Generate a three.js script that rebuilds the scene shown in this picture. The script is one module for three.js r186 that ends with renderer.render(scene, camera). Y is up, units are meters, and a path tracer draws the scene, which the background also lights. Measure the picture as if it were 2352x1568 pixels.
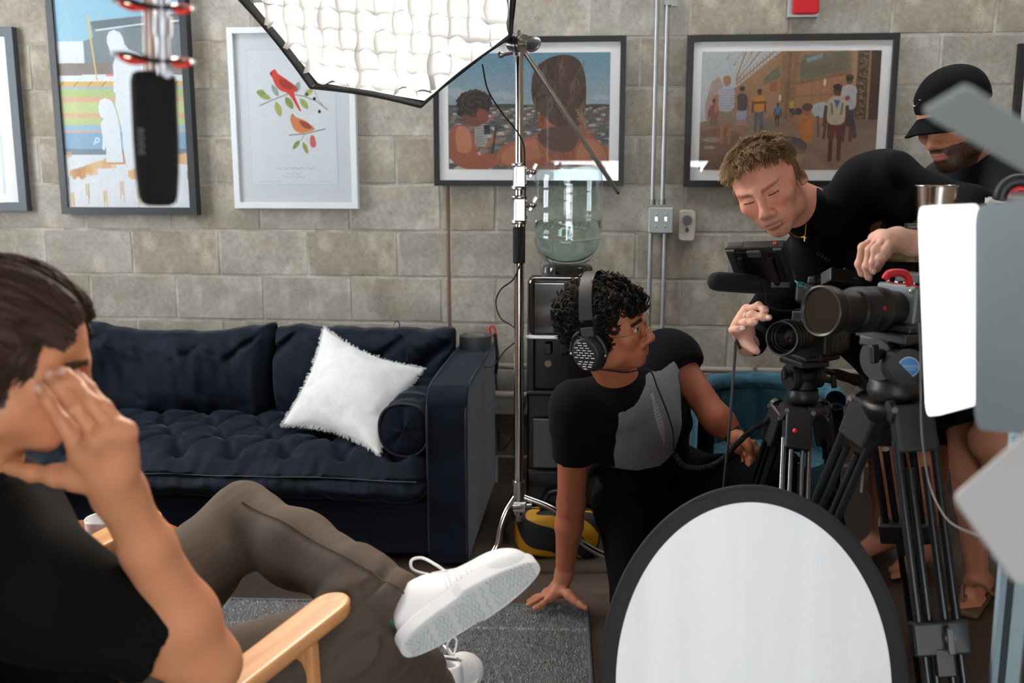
import * as THREE from 'three';
import { mergeGeometries, mergeVertices, toCreasedNormals } from 'three/addons/utils/BufferGeometryUtils.js';
import { RoundedBoxGeometry } from 'three/addons/geometries/RoundedBoxGeometry.js';
import { RectAreaLightUniformsLib } from 'three/addons/lights/RectAreaLightUniformsLib.js';

// ---------------------------------------------------------------- camera, sky, light
const scene = new THREE.Scene();
const FOCAL = 2300, EYE = new THREE.Vector3(0, 1.45, 4.37);           // focal length in pixels of the 2352 x 1568 frame; wall_back is the plane z = 0
const PITCH = 10.25 * Math.PI / 180, YAW = 5.07 * Math.PI / 180;
const camera = new THREE.PerspectiveCamera(2 * Math.atan(784 / FOCAL) * 180 / Math.PI, 1.5, 0.05, 60);
camera.filmGauge = 36;
camera.position.copy(EYE);
camera.rotation.set(-PITCH, YAW, 0, 'YXZ');
camera.focus = 2.75;
camera.userData.fStop = 3.2;
camera.updateProjectionMatrix();
scene.background = new THREE.Color().setRGB(0.925 * 15.5, 0.98 * 15.5, 1.035 * 15.5);   // bright overcast sky beyond the windows
const renderer = new THREE.WebGLRenderer();
renderer.toneMapping = THREE.LinearToneMapping;
renderer.toneMappingExposure = 1.14;
renderer.shadowMap.enabled = true;
RectAreaLightUniformsLib.init();

// ---------------------------------------------------------------- helpers
const V = (x, y, z) => new THREE.Vector3(x, y, z);
const lerp = (a, b, t) => a + (b - a) * t, clamp = (x, a = 0, b = 1) => Math.min(b, Math.max(a, x)), sstep = (a, b, x) => { const t = clamp((x - a) / (b - a)); return t * t * (3 - 2 * t); };
// point of the place seen at a pixel, at a distance Z from the camera measured towards the back wall
function ray(px, py) {
  const u = (px - 1176) / FOCAL, d = (py - 784) / FOCAL;
  const f = Math.cos(PITCH) - d * Math.sin(PITCH), dn = Math.sin(PITCH) + d * Math.cos(PITCH);
  return V(-Math.sin(YAW) * f + Math.cos(YAW) * u, -dn, -Math.cos(YAW) * f - Math.sin(YAW) * u);
}
function at(px, py, Z) { const r = ray(px, py); return r.multiplyScalar(Z / -r.z).add(EYE); }
function onHeight(px, py, y) { const r = ray(px, py); return r.multiplyScalar((y - EYE.y) / r.y).add(EYE); }
let seed = 7;
const rnd = () => { seed = (seed * 1664525 + 1013904223) >>> 0; return seed / 4294967296; };
const rr = (a, b) => a + (b - a) * rnd();
function hash3(x, y, z) { let h = (x * 374761393 + y * 668265263 + z * 2147483647) | 0; h = Math.imul(h ^ (h >>> 13), 1274126177); h = Math.imul(h ^ (h >>> 15), 2246822519); return ((h ^ (h >>> 16)) >>> 0) / 4294967296; }
function noise(x, y, z = 0) {
  const i = Math.floor(x), j = Math.floor(y), k = Math.floor(z); let a = x - i, b = y - j, c = z - k;
  a = a * a * (3 - 2 * a); b = b * b * (3 - 2 * b); c = c * c * (3 - 2 * c);
  const l = (p, q, t) => p + (q - p) * t;
  return l(l(l(hash3(i, j, k), hash3(i + 1, j, k), a), l(hash3(i, j + 1, k), hash3(i + 1, j + 1, k), a), b),
    l(l(hash3(i, j, k + 1), hash3(i + 1, j, k + 1), a), l(hash3(i, j + 1, k + 1), hash3(i + 1, j + 1, k + 1), a), b), c) * 2 - 1;
}
const fbm = (x, y, z, o = 4) => { let s = 0, a = 0.5; for (let i = 0; i < o; i++) { s += a * noise(x, y, z); x = x * 2.03 + 11.3; y = y * 2.03 + 5.1; z = z * 2.03 + 3.7; a *= 0.5; } return s; };
const names = {};
function numbered(n) { const c = names[n] = (names[n] ?? -1) + 1; return c ? n + '_' + String(c).padStart(3, '0') : n; }
function tag(o, label, category, group, kind) { if (label) o.userData.label = label; if (category) o.userData.category = category; if (group) o.userData.group = group; if (kind) o.userData.kind = kind; return o; }
function thing(name, label, category, base = V(0, 0, 0), group) {     // a Group at the thing's base; its parts are given in room coordinates
  const g = new THREE.Group(); g.name = numbered(name); g.position.copy(base); scene.add(g); return tag(g, label, category, group);
}
function baseOf(o) { const b = V(0, 0, 0); while (o && o !== scene) { b.add(o.position); o = o.parent; } return b; }
function part(parent, name, geo, mat, label) {                        // geometry in room coordinates
  const b = baseOf(parent); geo.translate(-b.x, -b.y, -b.z);
  const m = new THREE.Mesh(geo, mat); m.name = name; m.castShadow = m.receiveShadow = true; if (label) m.userData.label = label; parent.add(m); return m;
}
function single(name, geo, mat, label, category, group) {             // a thing that is one mesh
  geo.computeBoundingBox(); const b = geo.boundingBox, c = V((b.min.x + b.max.x) / 2, b.min.y, (b.min.z + b.max.z) / 2); geo.translate(-c.x, -c.y, -c.z);
  const m = new THREE.Mesh(geo, mat); m.name = numbered(name); m.position.copy(c); m.castShadow = m.receiveShadow = true; scene.add(m); return tag(m, label, category, group);
}
function struct(name, geo, mat) { const m = new THREE.Mesh(geo, mat); m.name = name; m.castShadow = m.receiveShadow = true; m.userData.kind = 'structure'; scene.add(m); return m; }
const mat = (color, roughness = 0.8, metalness = 0, more = {}) => { const c = Array.isArray(color) ? new THREE.Color().setRGB(...color) : new THREE.Color(color); return new THREE.MeshPhysicalMaterial({ color: c, roughness, metalness, ...more }); };
const merge = (gs) => { const a = gs.filter(Boolean).map((g) => { const n = g.index ? g.toNonIndexed() : g; for (const k of Object.keys(n.attributes)) if (!['position', 'normal', 'uv'].includes(k)) n.deleteAttribute(k); if (!n.attributes.uv) n.setAttribute('uv', new THREE.BufferAttribute(new Float32Array(n.attributes.position.count * 2), 2)); return n; }); return mergeGeometries(a); };
const box = (x0, x1, y0, y1, z0, z1) => new THREE.BoxGeometry(x1 - x0, y1 - y0, z1 - z0).translate((x0 + x1) / 2, (y0 + y1) / 2, (z0 + z1) / 2);
const rbox = (w, h, d, r = 0.005, s = 3) => new RoundedBoxGeometry(w, h, d, s, Math.min(r, w / 2.01, h / 2.01, d / 2.01));
function frameOf(a, b, up = V(0, 1, 0)) { const y = b.clone().sub(a).normalize(); let x = up.clone().cross(y); if (x.lengthSq() < 1e-6) x = V(1, 0, 0).cross(y).lengthSq() > 1e-6 ? V(1, 0, 0).cross(y) : V(0, 0, 1).cross(y); x.normalize(); const z = x.clone().cross(y); return new THREE.Matrix4().makeBasis(x, y, z); }
function rod(a, b, r0, r1 = r0, seg = 14, caps = true) {               // tapered bar between two points
  const L = a.distanceTo(b), g = new THREE.CylinderGeometry(r1, r0, L, seg, 1, !caps).translate(0, L / 2, 0); g.applyMatrix4(frameOf(a, b)); return g.translate(a.x, a.y, a.z);
}
function bar(a, b, w, d, up, r = 0.002) { const L = a.distanceTo(b), g = rbox(w, L, d, r, 2).translate(0, L / 2, 0); g.applyMatrix4(frameOf(a, b, up)); return g.translate(a.x, a.y, a.z); }
const tube = (pts, r, seg = pts.length * 8, rad = 8, closed = false) => new THREE.TubeGeometry(new THREE.CatmullRomCurve3(pts, closed), seg, r, rad, closed);
function latheAt(pts, a, b, seg = 32) { const L = a.distanceTo(b), g = new THREE.LatheGeometry(pts.map(([r, t]) => new THREE.Vector2(r, t * L)), seg); g.applyMatrix4(frameOf(a, b)); return g.translate(a.x, a.y, a.z); }
function basis(x, y, z, o) { return new THREE.Matrix4().makeBasis(x, y, z).setPosition(o); }
function grid(nu, nv, f) {                                            // surface from f(u, v) -> Vector3
  const p = [], uv = [], ix = [];
  for (let j = 0; j <= nv; j++) for (let i = 0; i <= nu; i++) { const q = f(i / nu, j / nv); p.push(q.x, q.y, q.z); uv.push(i / nu, j / nv); }
  for (let j = 0; j < nv; j++) for (let i = 0; i < nu; i++) { const a = j * (nu + 1) + i, b = a + 1, c = a + nu + 1, d = c + 1; ix.push(a, b, d, a, d, c); }
  const g = new THREE.BufferGeometry(); g.setAttribute('position', new THREE.Float32BufferAttribute(p, 3)); g.setAttribute('uv', new THREE.Float32BufferAttribute(uv, 2)); g.setIndex(ix); g.computeVertexNormals(); return g;
}
function dataTex(w, h, f, srgb = true) {
  const d = new Uint8Array(w * h * 4);
  for (let y = 0; y < h; y++) for (let x = 0; x < w; x++) { const c = f(x / w, y / h, x, y), o = (y * w + x) * 4; d[o] = clamp(c[0], 0, 255); d[o + 1] = clamp(c[1], 0, 255); d[o + 2] = clamp(c[2], 0, 255); d[o + 3] = 255; }
  const t = new THREE.DataTexture(d, w, h); t.magFilter = t.minFilter = THREE.LinearFilter; t.wrapS = t.wrapT = THREE.RepeatWrapping; if (srgb) t.colorSpace = THREE.SRGBColorSpace; t.needsUpdate = true; return t;
}
function canvasTex(w, h, draw) { const c = document.createElement('canvas'); c.width = w; c.height = h; draw(c.getContext('2d'), w, h); const t = new THREE.CanvasTexture(c); t.colorSpace = THREE.SRGBColorSpace; return t; }
const cloth = { specularIntensity: 0.25 };                            // woven surfaces mirror little
const black = mat('#0f0f11', 0.5), rubber = mat('#0c0c0d', 0.85), darkPlastic = mat('#1d1e20', 0.45), greyMetal = mat('#8a8c8e', 0.35, 0.9), chrome = mat('#c9c6c0', 0.16, 1), steel = mat('#b6b4b0', 0.28, 1);
const white = mat('#e9e9e7', 0.6), alu = mat('#b9bcbf', 0.35, 0.85);
// ---------------------------------------------------------------- the room
{
  const conc = mat('#6d6257', 0.95);
  const X0 = -3.4, X1 = 3.2, Z1 = 7.6, H = 3.4;
  const floorTex = dataTex(1024, 1024, (u, v, x, y) => { const n = fbm(u * 6, v * 6, 1, 5) * 46 + noise(x * 0.45, y * 0.45, 3) * 7, c = fbm(u * 14, v * 14, 9, 4) > 0.27 ? -10 : 0; return [58 + n * 0.8 + c, 45 + n * 0.7 + c, 35 + n * 0.6 + c]; });
  floorTex.repeat.set(2, 2);
  struct('floor', box(X0 - 0.2, X1 + 0.2, -0.2, 0, -0.3, Z1 + 0.2), mat('#ffffff', 0.55, 0, { map: floorTex }));
  // left wall with two windows, rear wall with an unseen window added for fill
  const wallPaint = mat('#a08a70', 0.9), dark = mat('#2a2a2c', 0.5, 0.3), pane = mat('#ffffff', 0, 0, { transmission: 1, thickness: 0, ior: 1.45 });
  const openings = (u0, u1, holes) => { const r = []; let u = u0; for (const [a, b, y0, y1] of holes) { r.push([u, a, 0, H], [a, b, 0, y0], [a, b, y1, H]); u = b; } r.push([u, u1, 0, H]); return r; };
  const left = [[0.75, 2.1, 1.0, 3.1]], skies = [[-2.0, 2.5, 0.55, 1.1], [-0.9, 0.5, 4.5, 5.2]], rear = [-0.7, 2.5, 0.25, 1.5];
  struct('wall_left', merge(openings(-0.3, Z1, left).map(([a, b, c, d]) => box(X0 - 0.2, X0, c, d, a, b))), wallPaint);
  struct('wall_rear', merge(openings(X0, X1, [rear]).map(([a, b, c, d]) => box(a, b, c, d, Z1, Z1 + 0.2))), wallPaint);
  struct('ceiling', merge([box(X0 - 0.2, X1 + 0.2, H, H + 0.2, -0.3, skies[0][2]), box(X0 - 0.2, X1 + 0.2, H, H + 0.2, skies[0][3], skies[1][2]), box(X0 - 0.2, X1 + 0.2, H, H + 0.2, skies[1][3], Z1 + 0.2), ...skies.flatMap(([a, b, c, d]) => [box(X0 - 0.2, a, H, H + 0.2, c, d), box(b, X1 + 0.2, H, H + 0.2, c, d)])]), mat('#9c8a74', 0.9));   // two unseen roof lights, placed and sized to brighten the set
  struct('wall_right', box(X1, X1 + 0.2, 0, H, -0.3, Z1 + 0.2), wallPaint);
  let wn = 0;
  const windowIn = ([a, b, y0, y1], n, place) => {
    const bars = [], t = 0.03; for (let i = 0; i <= n; i++) { const u = lerp(a + t, b - t, i / n); bars.push([u - t, u + t, y0, y1]); } for (const k of [0, 0.62, 1]) { const y = lerp(y0 + t, y1 - t, k); bars.push([a, b, y - t, y + t]); }
    const w = struct('window_' + ++wn, merge(bars.map((q) => place(...q, 0.06))), dark); part(w, 'pane', place(a, b, y0, y1, 0.004), pane);
  };
  left.forEach((h, i) => windowIn(h, i ? 3 : 2, (a, b, c, d, w) => box(X0 - 0.1 - w / 2, X0 - 0.1 + w / 2, c, d, a, b)));
  windowIn(rear, 3, (a, b, c, d, w) => box(a, b, c, d, Z1 + 0.1 - w / 2, Z1 + 0.1 + w / 2));
  for (const q of skies) windowIn(q, 3, (a, b, c, d, w) => box(a, b, H + 0.1 - w / 2, H + 0.1 + w / 2, c, d));

  // the block wall: a mortar core with every block a piece of its own
  const mortarTex = dataTex(512, 512, (u, v, x, y) => { const n = fbm(u * 12, v * 12, 4, 4) * 40 + noise(x * 0.7, y * 0.7) * 12; return [160 + n, 154 + n, 142 + n]; });
  mortarTex.repeat.set(6, 3);
  const core = struct('wall_back', box(X0 - 0.2, X1 + 0.2, 0, H, -0.3, -0.0022), mat('#ffffff', 0.95, 0, { map: mortarTex }));
  const tones = [[158, 152, 139], [153, 146, 132], [159, 154, 143], [150, 142, 127], [155, 148, 135], [155, 150, 139], [148, 140, 125]];
  const variants = [...tones, [74, 63, 54], [68, 57, 48], [80, 68, 58]].map((t, s) => {                   // the last three: darker brown base courses
    const map = dataTex(384, 192, (u, v, x, y) => {
      let n = fbm(u * 3, v * 1.6, s * 9.1, 4) * 26 + fbm(u * 26, v * 13, s * 3.7, 3) * 16 + noise(x * 0.8, y * 0.8, s) * 9;
      const smear = Math.max(0, fbm(u * 5 + 9, v * 1.3, s * 5.3 + 2, 3) - 0.12) * 75;                     // lime smears
      const pit = noise(x * 0.33, y * 0.33, s + 40) > 0.83 ? -50 : 0, rust = Math.max(0, fbm(u * 2.2, v * 4, s * 7 + 70, 3) - 0.25) * 34;
      return [t[0] + n + smear + pit + rust * 0.4, t[1] + n + smear + pit - rust * 0.2, t[2] + n + smear * 1.02 + pit - rust * 0.8];
    });
    const bump = dataTex(384, 192, (u, v, x, y) => { const n = 128 + noise(x * 0.55, y * 0.55, s) * 40 + fbm(u * 30, v * 15, s, 3) * 60 + (noise(x * 0.33, y * 0.33, s + 40) > 0.86 ? -70 : 0); return [n, n, n]; }, false);
    return mat('#ffffff', 0.93, 0, { map, bumpMap: bump, bumpScale: 0.0022 });
  });
  const BW = 0.4064, BH = 0.2032, J = 0.010;
  const geo = {};
  const blockGeo = (w) => geo[w.toFixed(3)] ??= (() => { const g = rbox(w, BH - J, 0.03, 0.004, 1); const p = g.attributes.position, uv = g.attributes.uv; for (let i = 0; i < p.count; i++) uv.setXY(i, p.getX(i) / (BW - J) + 0.5, p.getY(i) / (BH - J) + 0.5); return g; })();
  const y630 = at(505, 632, EYE.z).y, xa = at(505, 580, EYE.z).x, xb = at(407, 690, EYE.z).x, xJoint = at(1032, 600, EYE.z).x;
  const nRow = Math.floor(y630 / BH), yBase = y630 - nRow * BH - BH;
  const yBrown = at(1176, 912, EYE.z).y;  // blocks below this height get the darker brown tones
  const put = (xc, w, row) => {
    if (w < 0.03) return; const y = yBase + row * BH + BH / 2; if (y + BH / 2 < 0 || y - BH / 2 > H) return;
    const m = new THREE.Mesh(blockGeo(w - J), variants[y < yBrown ? tones.length + Math.floor(rnd() * 3) : Math.floor(rnd() * tones.length)]); m.name = 'block'; m.position.set(xc, y, -0.015 + rr(-0.0006, 0.0006)); m.rotation.z = rr(-0.002, 0.002); m.castShadow = m.receiveShadow = true; core.add(m);
  };
  for (let row = 0; row < 13; row++) {
    const odd = (row - nRow) & 1, ph = odd ? xa : xb;                   // left of the control joint
    for (let i = -6; i < 6; i++) { let l = ph + i * BW, r = l + BW; if (r < -3.0) continue; r = Math.min(r, xJoint - 0.004); if (r - l > 0.03) put((l + r) / 2, r - l, row); }
    const q = xJoint + 0.004 + (odd ? 0 : BW / 2);                      // right of it
    if (!odd) put(xJoint + 0.004 + BW / 4, BW / 2, row);
    for (let i = 0; i < 6; i++) put(q + i * BW + BW / 2, BW, row);
  }
  part(core, 'joint_sealant', box(xJoint - 0.007, xJoint + 0.005, 0, H, -0.006, -0.001), mat('#6b5138', 0.9), 'brown vertical sealant line in the wall joint');
}
// conduits and small fittings on the back wall
{
  const galv = mat('#a9abaa', 0.38, 0.75), paintPipe = mat('#8d8377', 0.7);
  const pipes = [[1498, 1505, 'left-hand'], [1521, 1529, 'right-hand']];
  pipes.forEach(([xb, xt, side], i) => {
    const g = thing('conduit_pipe', i ? 'thin galvanized vertical conduit, the one nearer the street photograph' : 'thin galvanized vertical conduit, the one nearer the rooftop photograph', 'conduit', at(xb, 730, 4.33), 'vertical conduits on the block wall');
    const box0 = at(xb, 500, 4.33), top = V(box0.x, 3.39, 0.03), bot = V(box0.x, 0.4, 0.03); box0.z = 0.03;
    part(g, 'pipe', rod(V(box0.x, box0.y + 0.055, 0.03), top, 0.0092, 0.0092, 18), galv);
    part(g, 'pipe', rod(V(bot.x + (i ? 0.014 : -0.004), bot.y, bot.z), V(box0.x + (i ? 0.014 : -0.004), box0.y - 0.055, 0.03), 0.0092, 0.0092, 18), galv);
    for (const [s, w] of [[1, 0.013]]) part(g, 'connector', rod(V(box0.x, box0.y + s * 0.055, 0.03), V(box0.x, box0.y + s * 0.078, 0.03), w, w, 6), greyMetal);
    if (i) part(g, 'strap', merge([box(box0.x - 0.013, box0.x + 0.04, at(1530, 8, 4.35).y - 0.008, at(1530, 8, 4.35).y + 0.008, 0.0, 0.004), box(box0.x - 0.014, box0.x + 0.014, at(1530, 8, 4.35).y - 0.008, at(1530, 8, 4.35).y + 0.008, 0.004, 0.044)]), galv);
  });
  const jc = at(1518, 506, 4.32), g = thing('junction_box', 'grey steel junction box joining the two vertical conduits', 'junction box', V(jc.x, jc.y - 0.056, 0.0));
  part(g, 'body', rbox(0.105, 0.11, 0.05, 0.006).translate(jc.x, jc.y, 0.025), galv);
  part(g, 'cover', rbox(0.1, 0.105, 0.004, 0.002).translate(jc.x, jc.y, 0.053), mat('#9fa1a1', 0.45, 0.6));
  for (const [a, b] of [[-1, 1], [1, 1], [-1, -1], [1, -1]]) part(g, 'screw', new THREE.SphereGeometry(0.0045, 8, 6).scale(1, 1, 0.5).translate(jc.x + a * 0.02, jc.y + b * 0.026, 0.055), chrome);
  for (const a of [-1, 1]) part(g, 'clip', rbox(0.01, 0.018, 0.004, 0.001).translate(jc.x + a * 0.02, jc.y + 0.006, 0.056), chrome);
  const dc = at(1578, 518, 4.35), d = thing('wall_button', 'small beige wall button with grey round top beside junction box', 'wall button', V(dc.x, dc.y - 0.06, 0));
  part(d, 'body', new THREE.ExtrudeGeometry(roundRect(0.062, 0.124, 0.018), { depth: 0.018, bevelEnabled: true, bevelSize: 0.004, bevelThickness: 0.004, bevelSegments: 3 }).translate(dc.x, dc.y, 0.002), mat('#b9b0a2', 0.5));
  part(d, 'sensor', new THREE.CylinderGeometry(0.02, 0.02, 0.004, 28).rotateX(Math.PI / 2).translate(dc.x, dc.y + 0.024, 0.026), mat('#57565a', 0.4));
  part(d, 'button', new THREE.CylinderGeometry(0.008, 0.008, 0.004, 20).rotateX(Math.PI / 2).scale(1, 1.4, 1).translate(dc.x, dc.y - 0.018, 0.026), mat('#3b3a3c', 0.4));
  const ac = at(1846, 2, 4.33), a = thing('fire_alarm', 'red fire alarm sounder on grey back box above street photograph', 'fire alarm', V(ac.x, ac.y - 0.07, 0));
  part(a, 'back_box', rbox(0.125, 0.14, 0.045, 0.004).translate(ac.x, ac.y + 0.005, 0.0225), galv);
  part(a, 'housing', new THREE.ExtrudeGeometry(roundRect(0.088, 0.11, 0.006), { depth: 0.03, bevelEnabled: true, bevelSize: 0.006, bevelThickness: 0.008, bevelSegments: 3 }).translate(ac.x + 0.004, ac.y + 0.004, 0.046), mat('#c0101c', 0.3));
  // horizontal conduits low on the wall
  for (const [py, r, lab] of [[842, 0.014, 'upper horizontal painted pipe low on the block wall'], [908, 0.017, 'lower horizontal painted pipe low on the block wall']]) {
    const y = at(1176, py, 4.33).y, x0 = at(1000, py, 4.33).x;
    const q = thing('wall_pipe', lab, 'pipe', V(x0, y, 0.03), 'horizontal pipes low on the wall');
    part(q, 'pipe', rod(V(x0, y, 0.03), V(2.6, y, 0.03), r, r, 18), paintPipe);
    for (const x of [x0 + 0.5, x0 + 1.4, x0 + 2.2]) part(q, 'clamp', merge([box(x - 0.008, x + 0.008, y - r - 0.03, y + r + 0.003, 0, 0.004), box(x - 0.008, x + 0.008, y - r - 0.004, y + r + 0.004, 0, 0.032 + r)]), galv);
  }
}
function roundRect(w, h, r) { const s = new THREE.Shape(), x = -w / 2, y = -h / 2; s.moveTo(x + r, y); s.lineTo(x + w - r, y); s.quadraticCurveTo(x + w, y, x + w, y + r); s.lineTo(x + w, y + h - r); s.quadraticCurveTo(x + w, y + h, x + w - r, y + h); s.lineTo(x + r, y + h); s.quadraticCurveTo(x, y + h, x, y + h - r); s.lineTo(x, y + r); s.quadraticCurveTo(x, y, x + r, y); return s; }
// ---------------------------------------------------------------- framed pictures on the back wall
{
  const glass = mat('#ffffff', 0.0, 0, { transmission: 1, thickness: 0, ior: 1.45 });
  const poly = (c, pts, col) => { c.fillStyle = col; c.beginPath(); pts.forEach(([x, y], i) => i ? c.lineTo(x, y) : c.moveTo(x, y)); c.closePath(); c.fill(); };
  const blob = (c, pts, col) => { c.fillStyle = col; c.beginPath(); const n = pts.length; for (let i = 0; i < n; i++) { const a = pts[i], b = pts[(i + 1) % n], m = [(a[0] + b[0]) / 2, (a[1] + b[1]) / 2]; i ? c.quadraticCurveTo(a[0], a[1], m[0], m[1]) : (c.moveTo(...[(pts[n - 1][0] + a[0]) / 2, (pts[n - 1][1] + a[1]) / 2]), c.quadraticCurveTo(a[0], a[1], m[0], m[1])); } c.closePath(); c.fill(); };
  const line = (c, pts, col, w) => { c.strokeStyle = col; c.lineWidth = w; c.lineCap = c.lineJoin = 'round'; c.beginPath(); pts.forEach(([x, y], i) => i ? c.lineTo(x, y) : c.moveTo(x, y)); c.stroke(); };
  const circ = (c, x, y, rx, ry, col) => { c.fillStyle = col; c.beginPath(); c.ellipse(x, y, rx, ry, 0, 0, 7); c.fill(); };
  // draws in the coordinates of a window x0..x1, y0..y1
  const print = (W, x0, y0, x1, y1, draw, wash) => canvasTex(W, Math.round(W * (y1 - y0) / (x1 - x0)), (c, w, h) => { c.setTransform(w / (x1 - x0), 0, 0, h / (y1 - y0), -x0 * w / (x1 - x0), -y0 * h / (y1 - y0)); draw(c); if (wash) { c.globalAlpha = wash[1]; c.fillStyle = wash[0]; c.fillRect(x0, y0, x1 - x0, y1 - y0); } c.globalAlpha = 0.10; for (let i = 0; i < 9000; i++) { c.fillStyle = i & 1 ? '#000000' : '#ffffff'; const k = (x1 - x0) / 300; c.fillRect(x0 + hash3(i, 1, 2) * (x1 - x0), y0 + hash3(i, 3, 4) * (y1 - y0), k * (0.6 + 2 * hash3(i, 5, 6)), k * (0.6 + hash3(i, 7, 8))); } c.globalAlpha = 1; });

  function picture(name, label, P, o) {                               // P: pixel box of the outer edge, o: rail width, depth, mat and print boxes
    const d = o.depth, Z = EYE.z - d, a = at(P[0], P[1], Z), b = at(P[2], P[3], Z), X0 = a.x, X1 = b.x, Y1 = a.y, Y0 = b.y, w = o.rail;
    const g = thing(name, label, 'picture', V((X0 + X1) / 2, Y0, 0.001), 'framed pictures on the block wall');
    const rails = [['x', Y1 - w / 2], ['x', Y0 + w / 2], ['y', X0 + w / 2], ['y', X1 - w / 2]];
    const fm = o.frame;
    rails.forEach(([ax, c], i) => {                                    // four mitred rails
      const L = ax === 'x' ? X1 - X0 : Y1 - Y0, s = new THREE.Shape(); s.moveTo(-L / 2, w / 2); s.lineTo(L / 2, w / 2); s.lineTo(L / 2 - w, -w / 2); s.lineTo(-L / 2 + w, -w / 2); s.closePath();
      const r = new THREE.ExtrudeGeometry(s, { depth: d - 0.003, bevelEnabled: true, bevelSize: 0.0012, bevelThickness: 0.0012, bevelSegments: 1 }); r.rotateZ([0, Math.PI, Math.PI / 2, -Math.PI / 2][i]);
      part(g, 'frame_rail', r.translate(ax === 'x' ? (X0 + X1) / 2 : c, ax === 'x' ? c : (Y0 + Y1) / 2, 0.0015), fm);
    });
    const zi = d - 0.012;
    part(g, 'mount', box(X0 + w * 0.5, X1 - w * 0.5, Y0 + w * 0.5, Y1 - w * 0.5, zi - 0.006, zi), o.mount ?? mat('#e6e6e4', 0.8));
    if (o.tex) { const p = at(o.print[0], o.print[1], EYE.z - zi), q = at(o.print[2], o.print[3], EYE.z - zi); part(g, 'print', box(Math.max(p.x, X0 + w * 0.6), Math.min(q.x, X1 - w * 0.6), q.y, p.y, zi + 0.0003, zi + 0.0012), [0, 1, 2, 3].map(() => white).concat([mat('#ffffff', 0.55, 0, { map: o.tex }), white])); }
    part(g, 'glass', box(X0 + w * 0.6, X1 - w * 0.6, Y0 + w * 0.6, Y1 - w * 0.6, d - 0.006, d - 0.004), glass);
    return g;
  }
  const blackWood = mat('#151314', 0.45), blueGrey = mat('#3d474f', 0.45), whiteWood = mat('#d6dadb', 0.45);
  // far left picture, mostly outside the frame
  picture('framed_picture', 'dark framed pale print cut off at the far left edge', [-330, 66, 62, 484], { rail: 0.036, depth: 0.04, frame: blueGrey, print: [-260, 120, 14, 445], tex: print(512, -260, 120, 14, 445, (c) => { c.fillStyle = '#c9d8e4'; c.fillRect(-260, 120, 280, 330); c.fillStyle = '#dfe8ee'; c.fillRect(-260, 120, 252, 330); }) });
  // stadium print
  picture('framed_picture', 'tall dark framed stadium print with two white silhouettes behind the microphone', [93, -120, 452, 493], { rail: 0.03, depth: 0.052, frame: mat('#272a2c', 0.45), print: [105, -105, 440, 481], tex: print(768, 100, -105, 442, 481, (c) => {
    c.fillStyle = '#dfe5e8'; c.fillRect(0, -200, 800, 800);
    c.fillStyle = '#7fb9d2'; c.fillRect(100, -110, 350, 200); 
    poly(c, [[202, 46], [330, 35], [442, 30], [442, 165], [180, 165], [180, 90], [208, 82]], '#5c6a70'); poly(c, [[202, 46], [442, 30], [442, 54], [215, 66]], '#444f55');
    line(c, [[216, 66], [330, 54], [442, 46]], '#cfe0e8', 4); for (let i = 0; i < 9; i++) line(c, [[330 + i * 14, 60 + i], [300 + i * 16, 110]], '#4a565c', 1.4);
    c.fillStyle = '#6b5a50'; c.fillRect(100, 140, 342, 28); c.fillStyle = '#d9534b'; c.fillRect(235, 165, 25, 5); c.fillStyle = '#dde7ee'; c.fillRect(170, 166, 65, 6);
    poly(c, [[100, 182], [442, 182], [442, 205], [100, 196]], '#d6a545'); for (let i = 0; i < 9; i++) line(c, [[105 + i * 38, 196], [120 + i * 38, 182]], '#6f5c3a', 2);
    c.fillStyle = '#8cb0bd'; c.fillRect(100, 194, 342, 6);
    [['#a9bd62', 200, 20], ['#d99a72', 219, 12], ['#b9c877', 230, 26], ['#dd9d73', 255, 12], ['#b4c574', 266, 18], ['#7fb1cf', 283, 12], ['#d6a07e', 295, 5], ['#6e9cbd', 300, 44], ['#5b6d7b', 338, 14]].forEach(([k, y, h]) => { c.fillStyle = k; c.fillRect(100, y, 342, h); });
    poly(c, [[192, 28], [199, 40], [212, 180], [208, 180]], '#d8b04c');
    c.strokeStyle = '#d8e6ec'; c.lineWidth = 3.5; c.beginPath(); c.moveTo(190, 328); c.lineTo(196, 313); c.quadraticCurveTo(206, 312, 203, 320); c.quadraticCurveTo(198, 325, 192, 322); c.stroke();
    for (let i = 0; i < 46; i++) { const x = 112 + (i * 53) % 326, y = 345 + (i * 31) % 46, w = 14 + (i * 7) % 16; c.globalAlpha = 0.75; c.fillStyle = ['#d99a4e', '#c9873a', '#e4b377', '#b8632a'][i % 4]; c.fillRect(x, y, w, 13 + (i * 5) % 16); c.globalAlpha = 1; }
    c.globalAlpha = 0.85; c.fillStyle = '#e6e9ea'; for (let i = 0; i < 30; i++) { const x = 105 + (i * 71) % 330; blob(c, [[x, 395 + (i * 13) % 40], [x + 14, 405], [x + 10, 440], [x - 4, 470], [x - 8, 430]], '#e6e9ea'); } c.globalAlpha = 1;
    for (let i = 0; i < 22; i++) { const x = 112 + (i * 47) % 325, y = 405 + (i * 17) % 40; line(c, [[x, y], [x + (i % 3) - 1, y + 20 + (i * 7) % 30]], i % 5 ? '#d9a44a' : '#3b4550', i % 5 ? 2.6 : 1.4); }
    const wc = '#e2e9ee';
    poly(c, [[244, 81], [243, 93], [247, 105], [254, 124], [262, 128], [255, 144], [255, 166], [252, 204], [257, 211], [255, 236], [262, 265], [268, 300], [267, 330], [272, 376], [334, 376], [336, 250], [335, 125], [322, 117], [300, 110], [290, 98], [287, 84], [280, 72], [264, 65], [250, 70]], wc);
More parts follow.
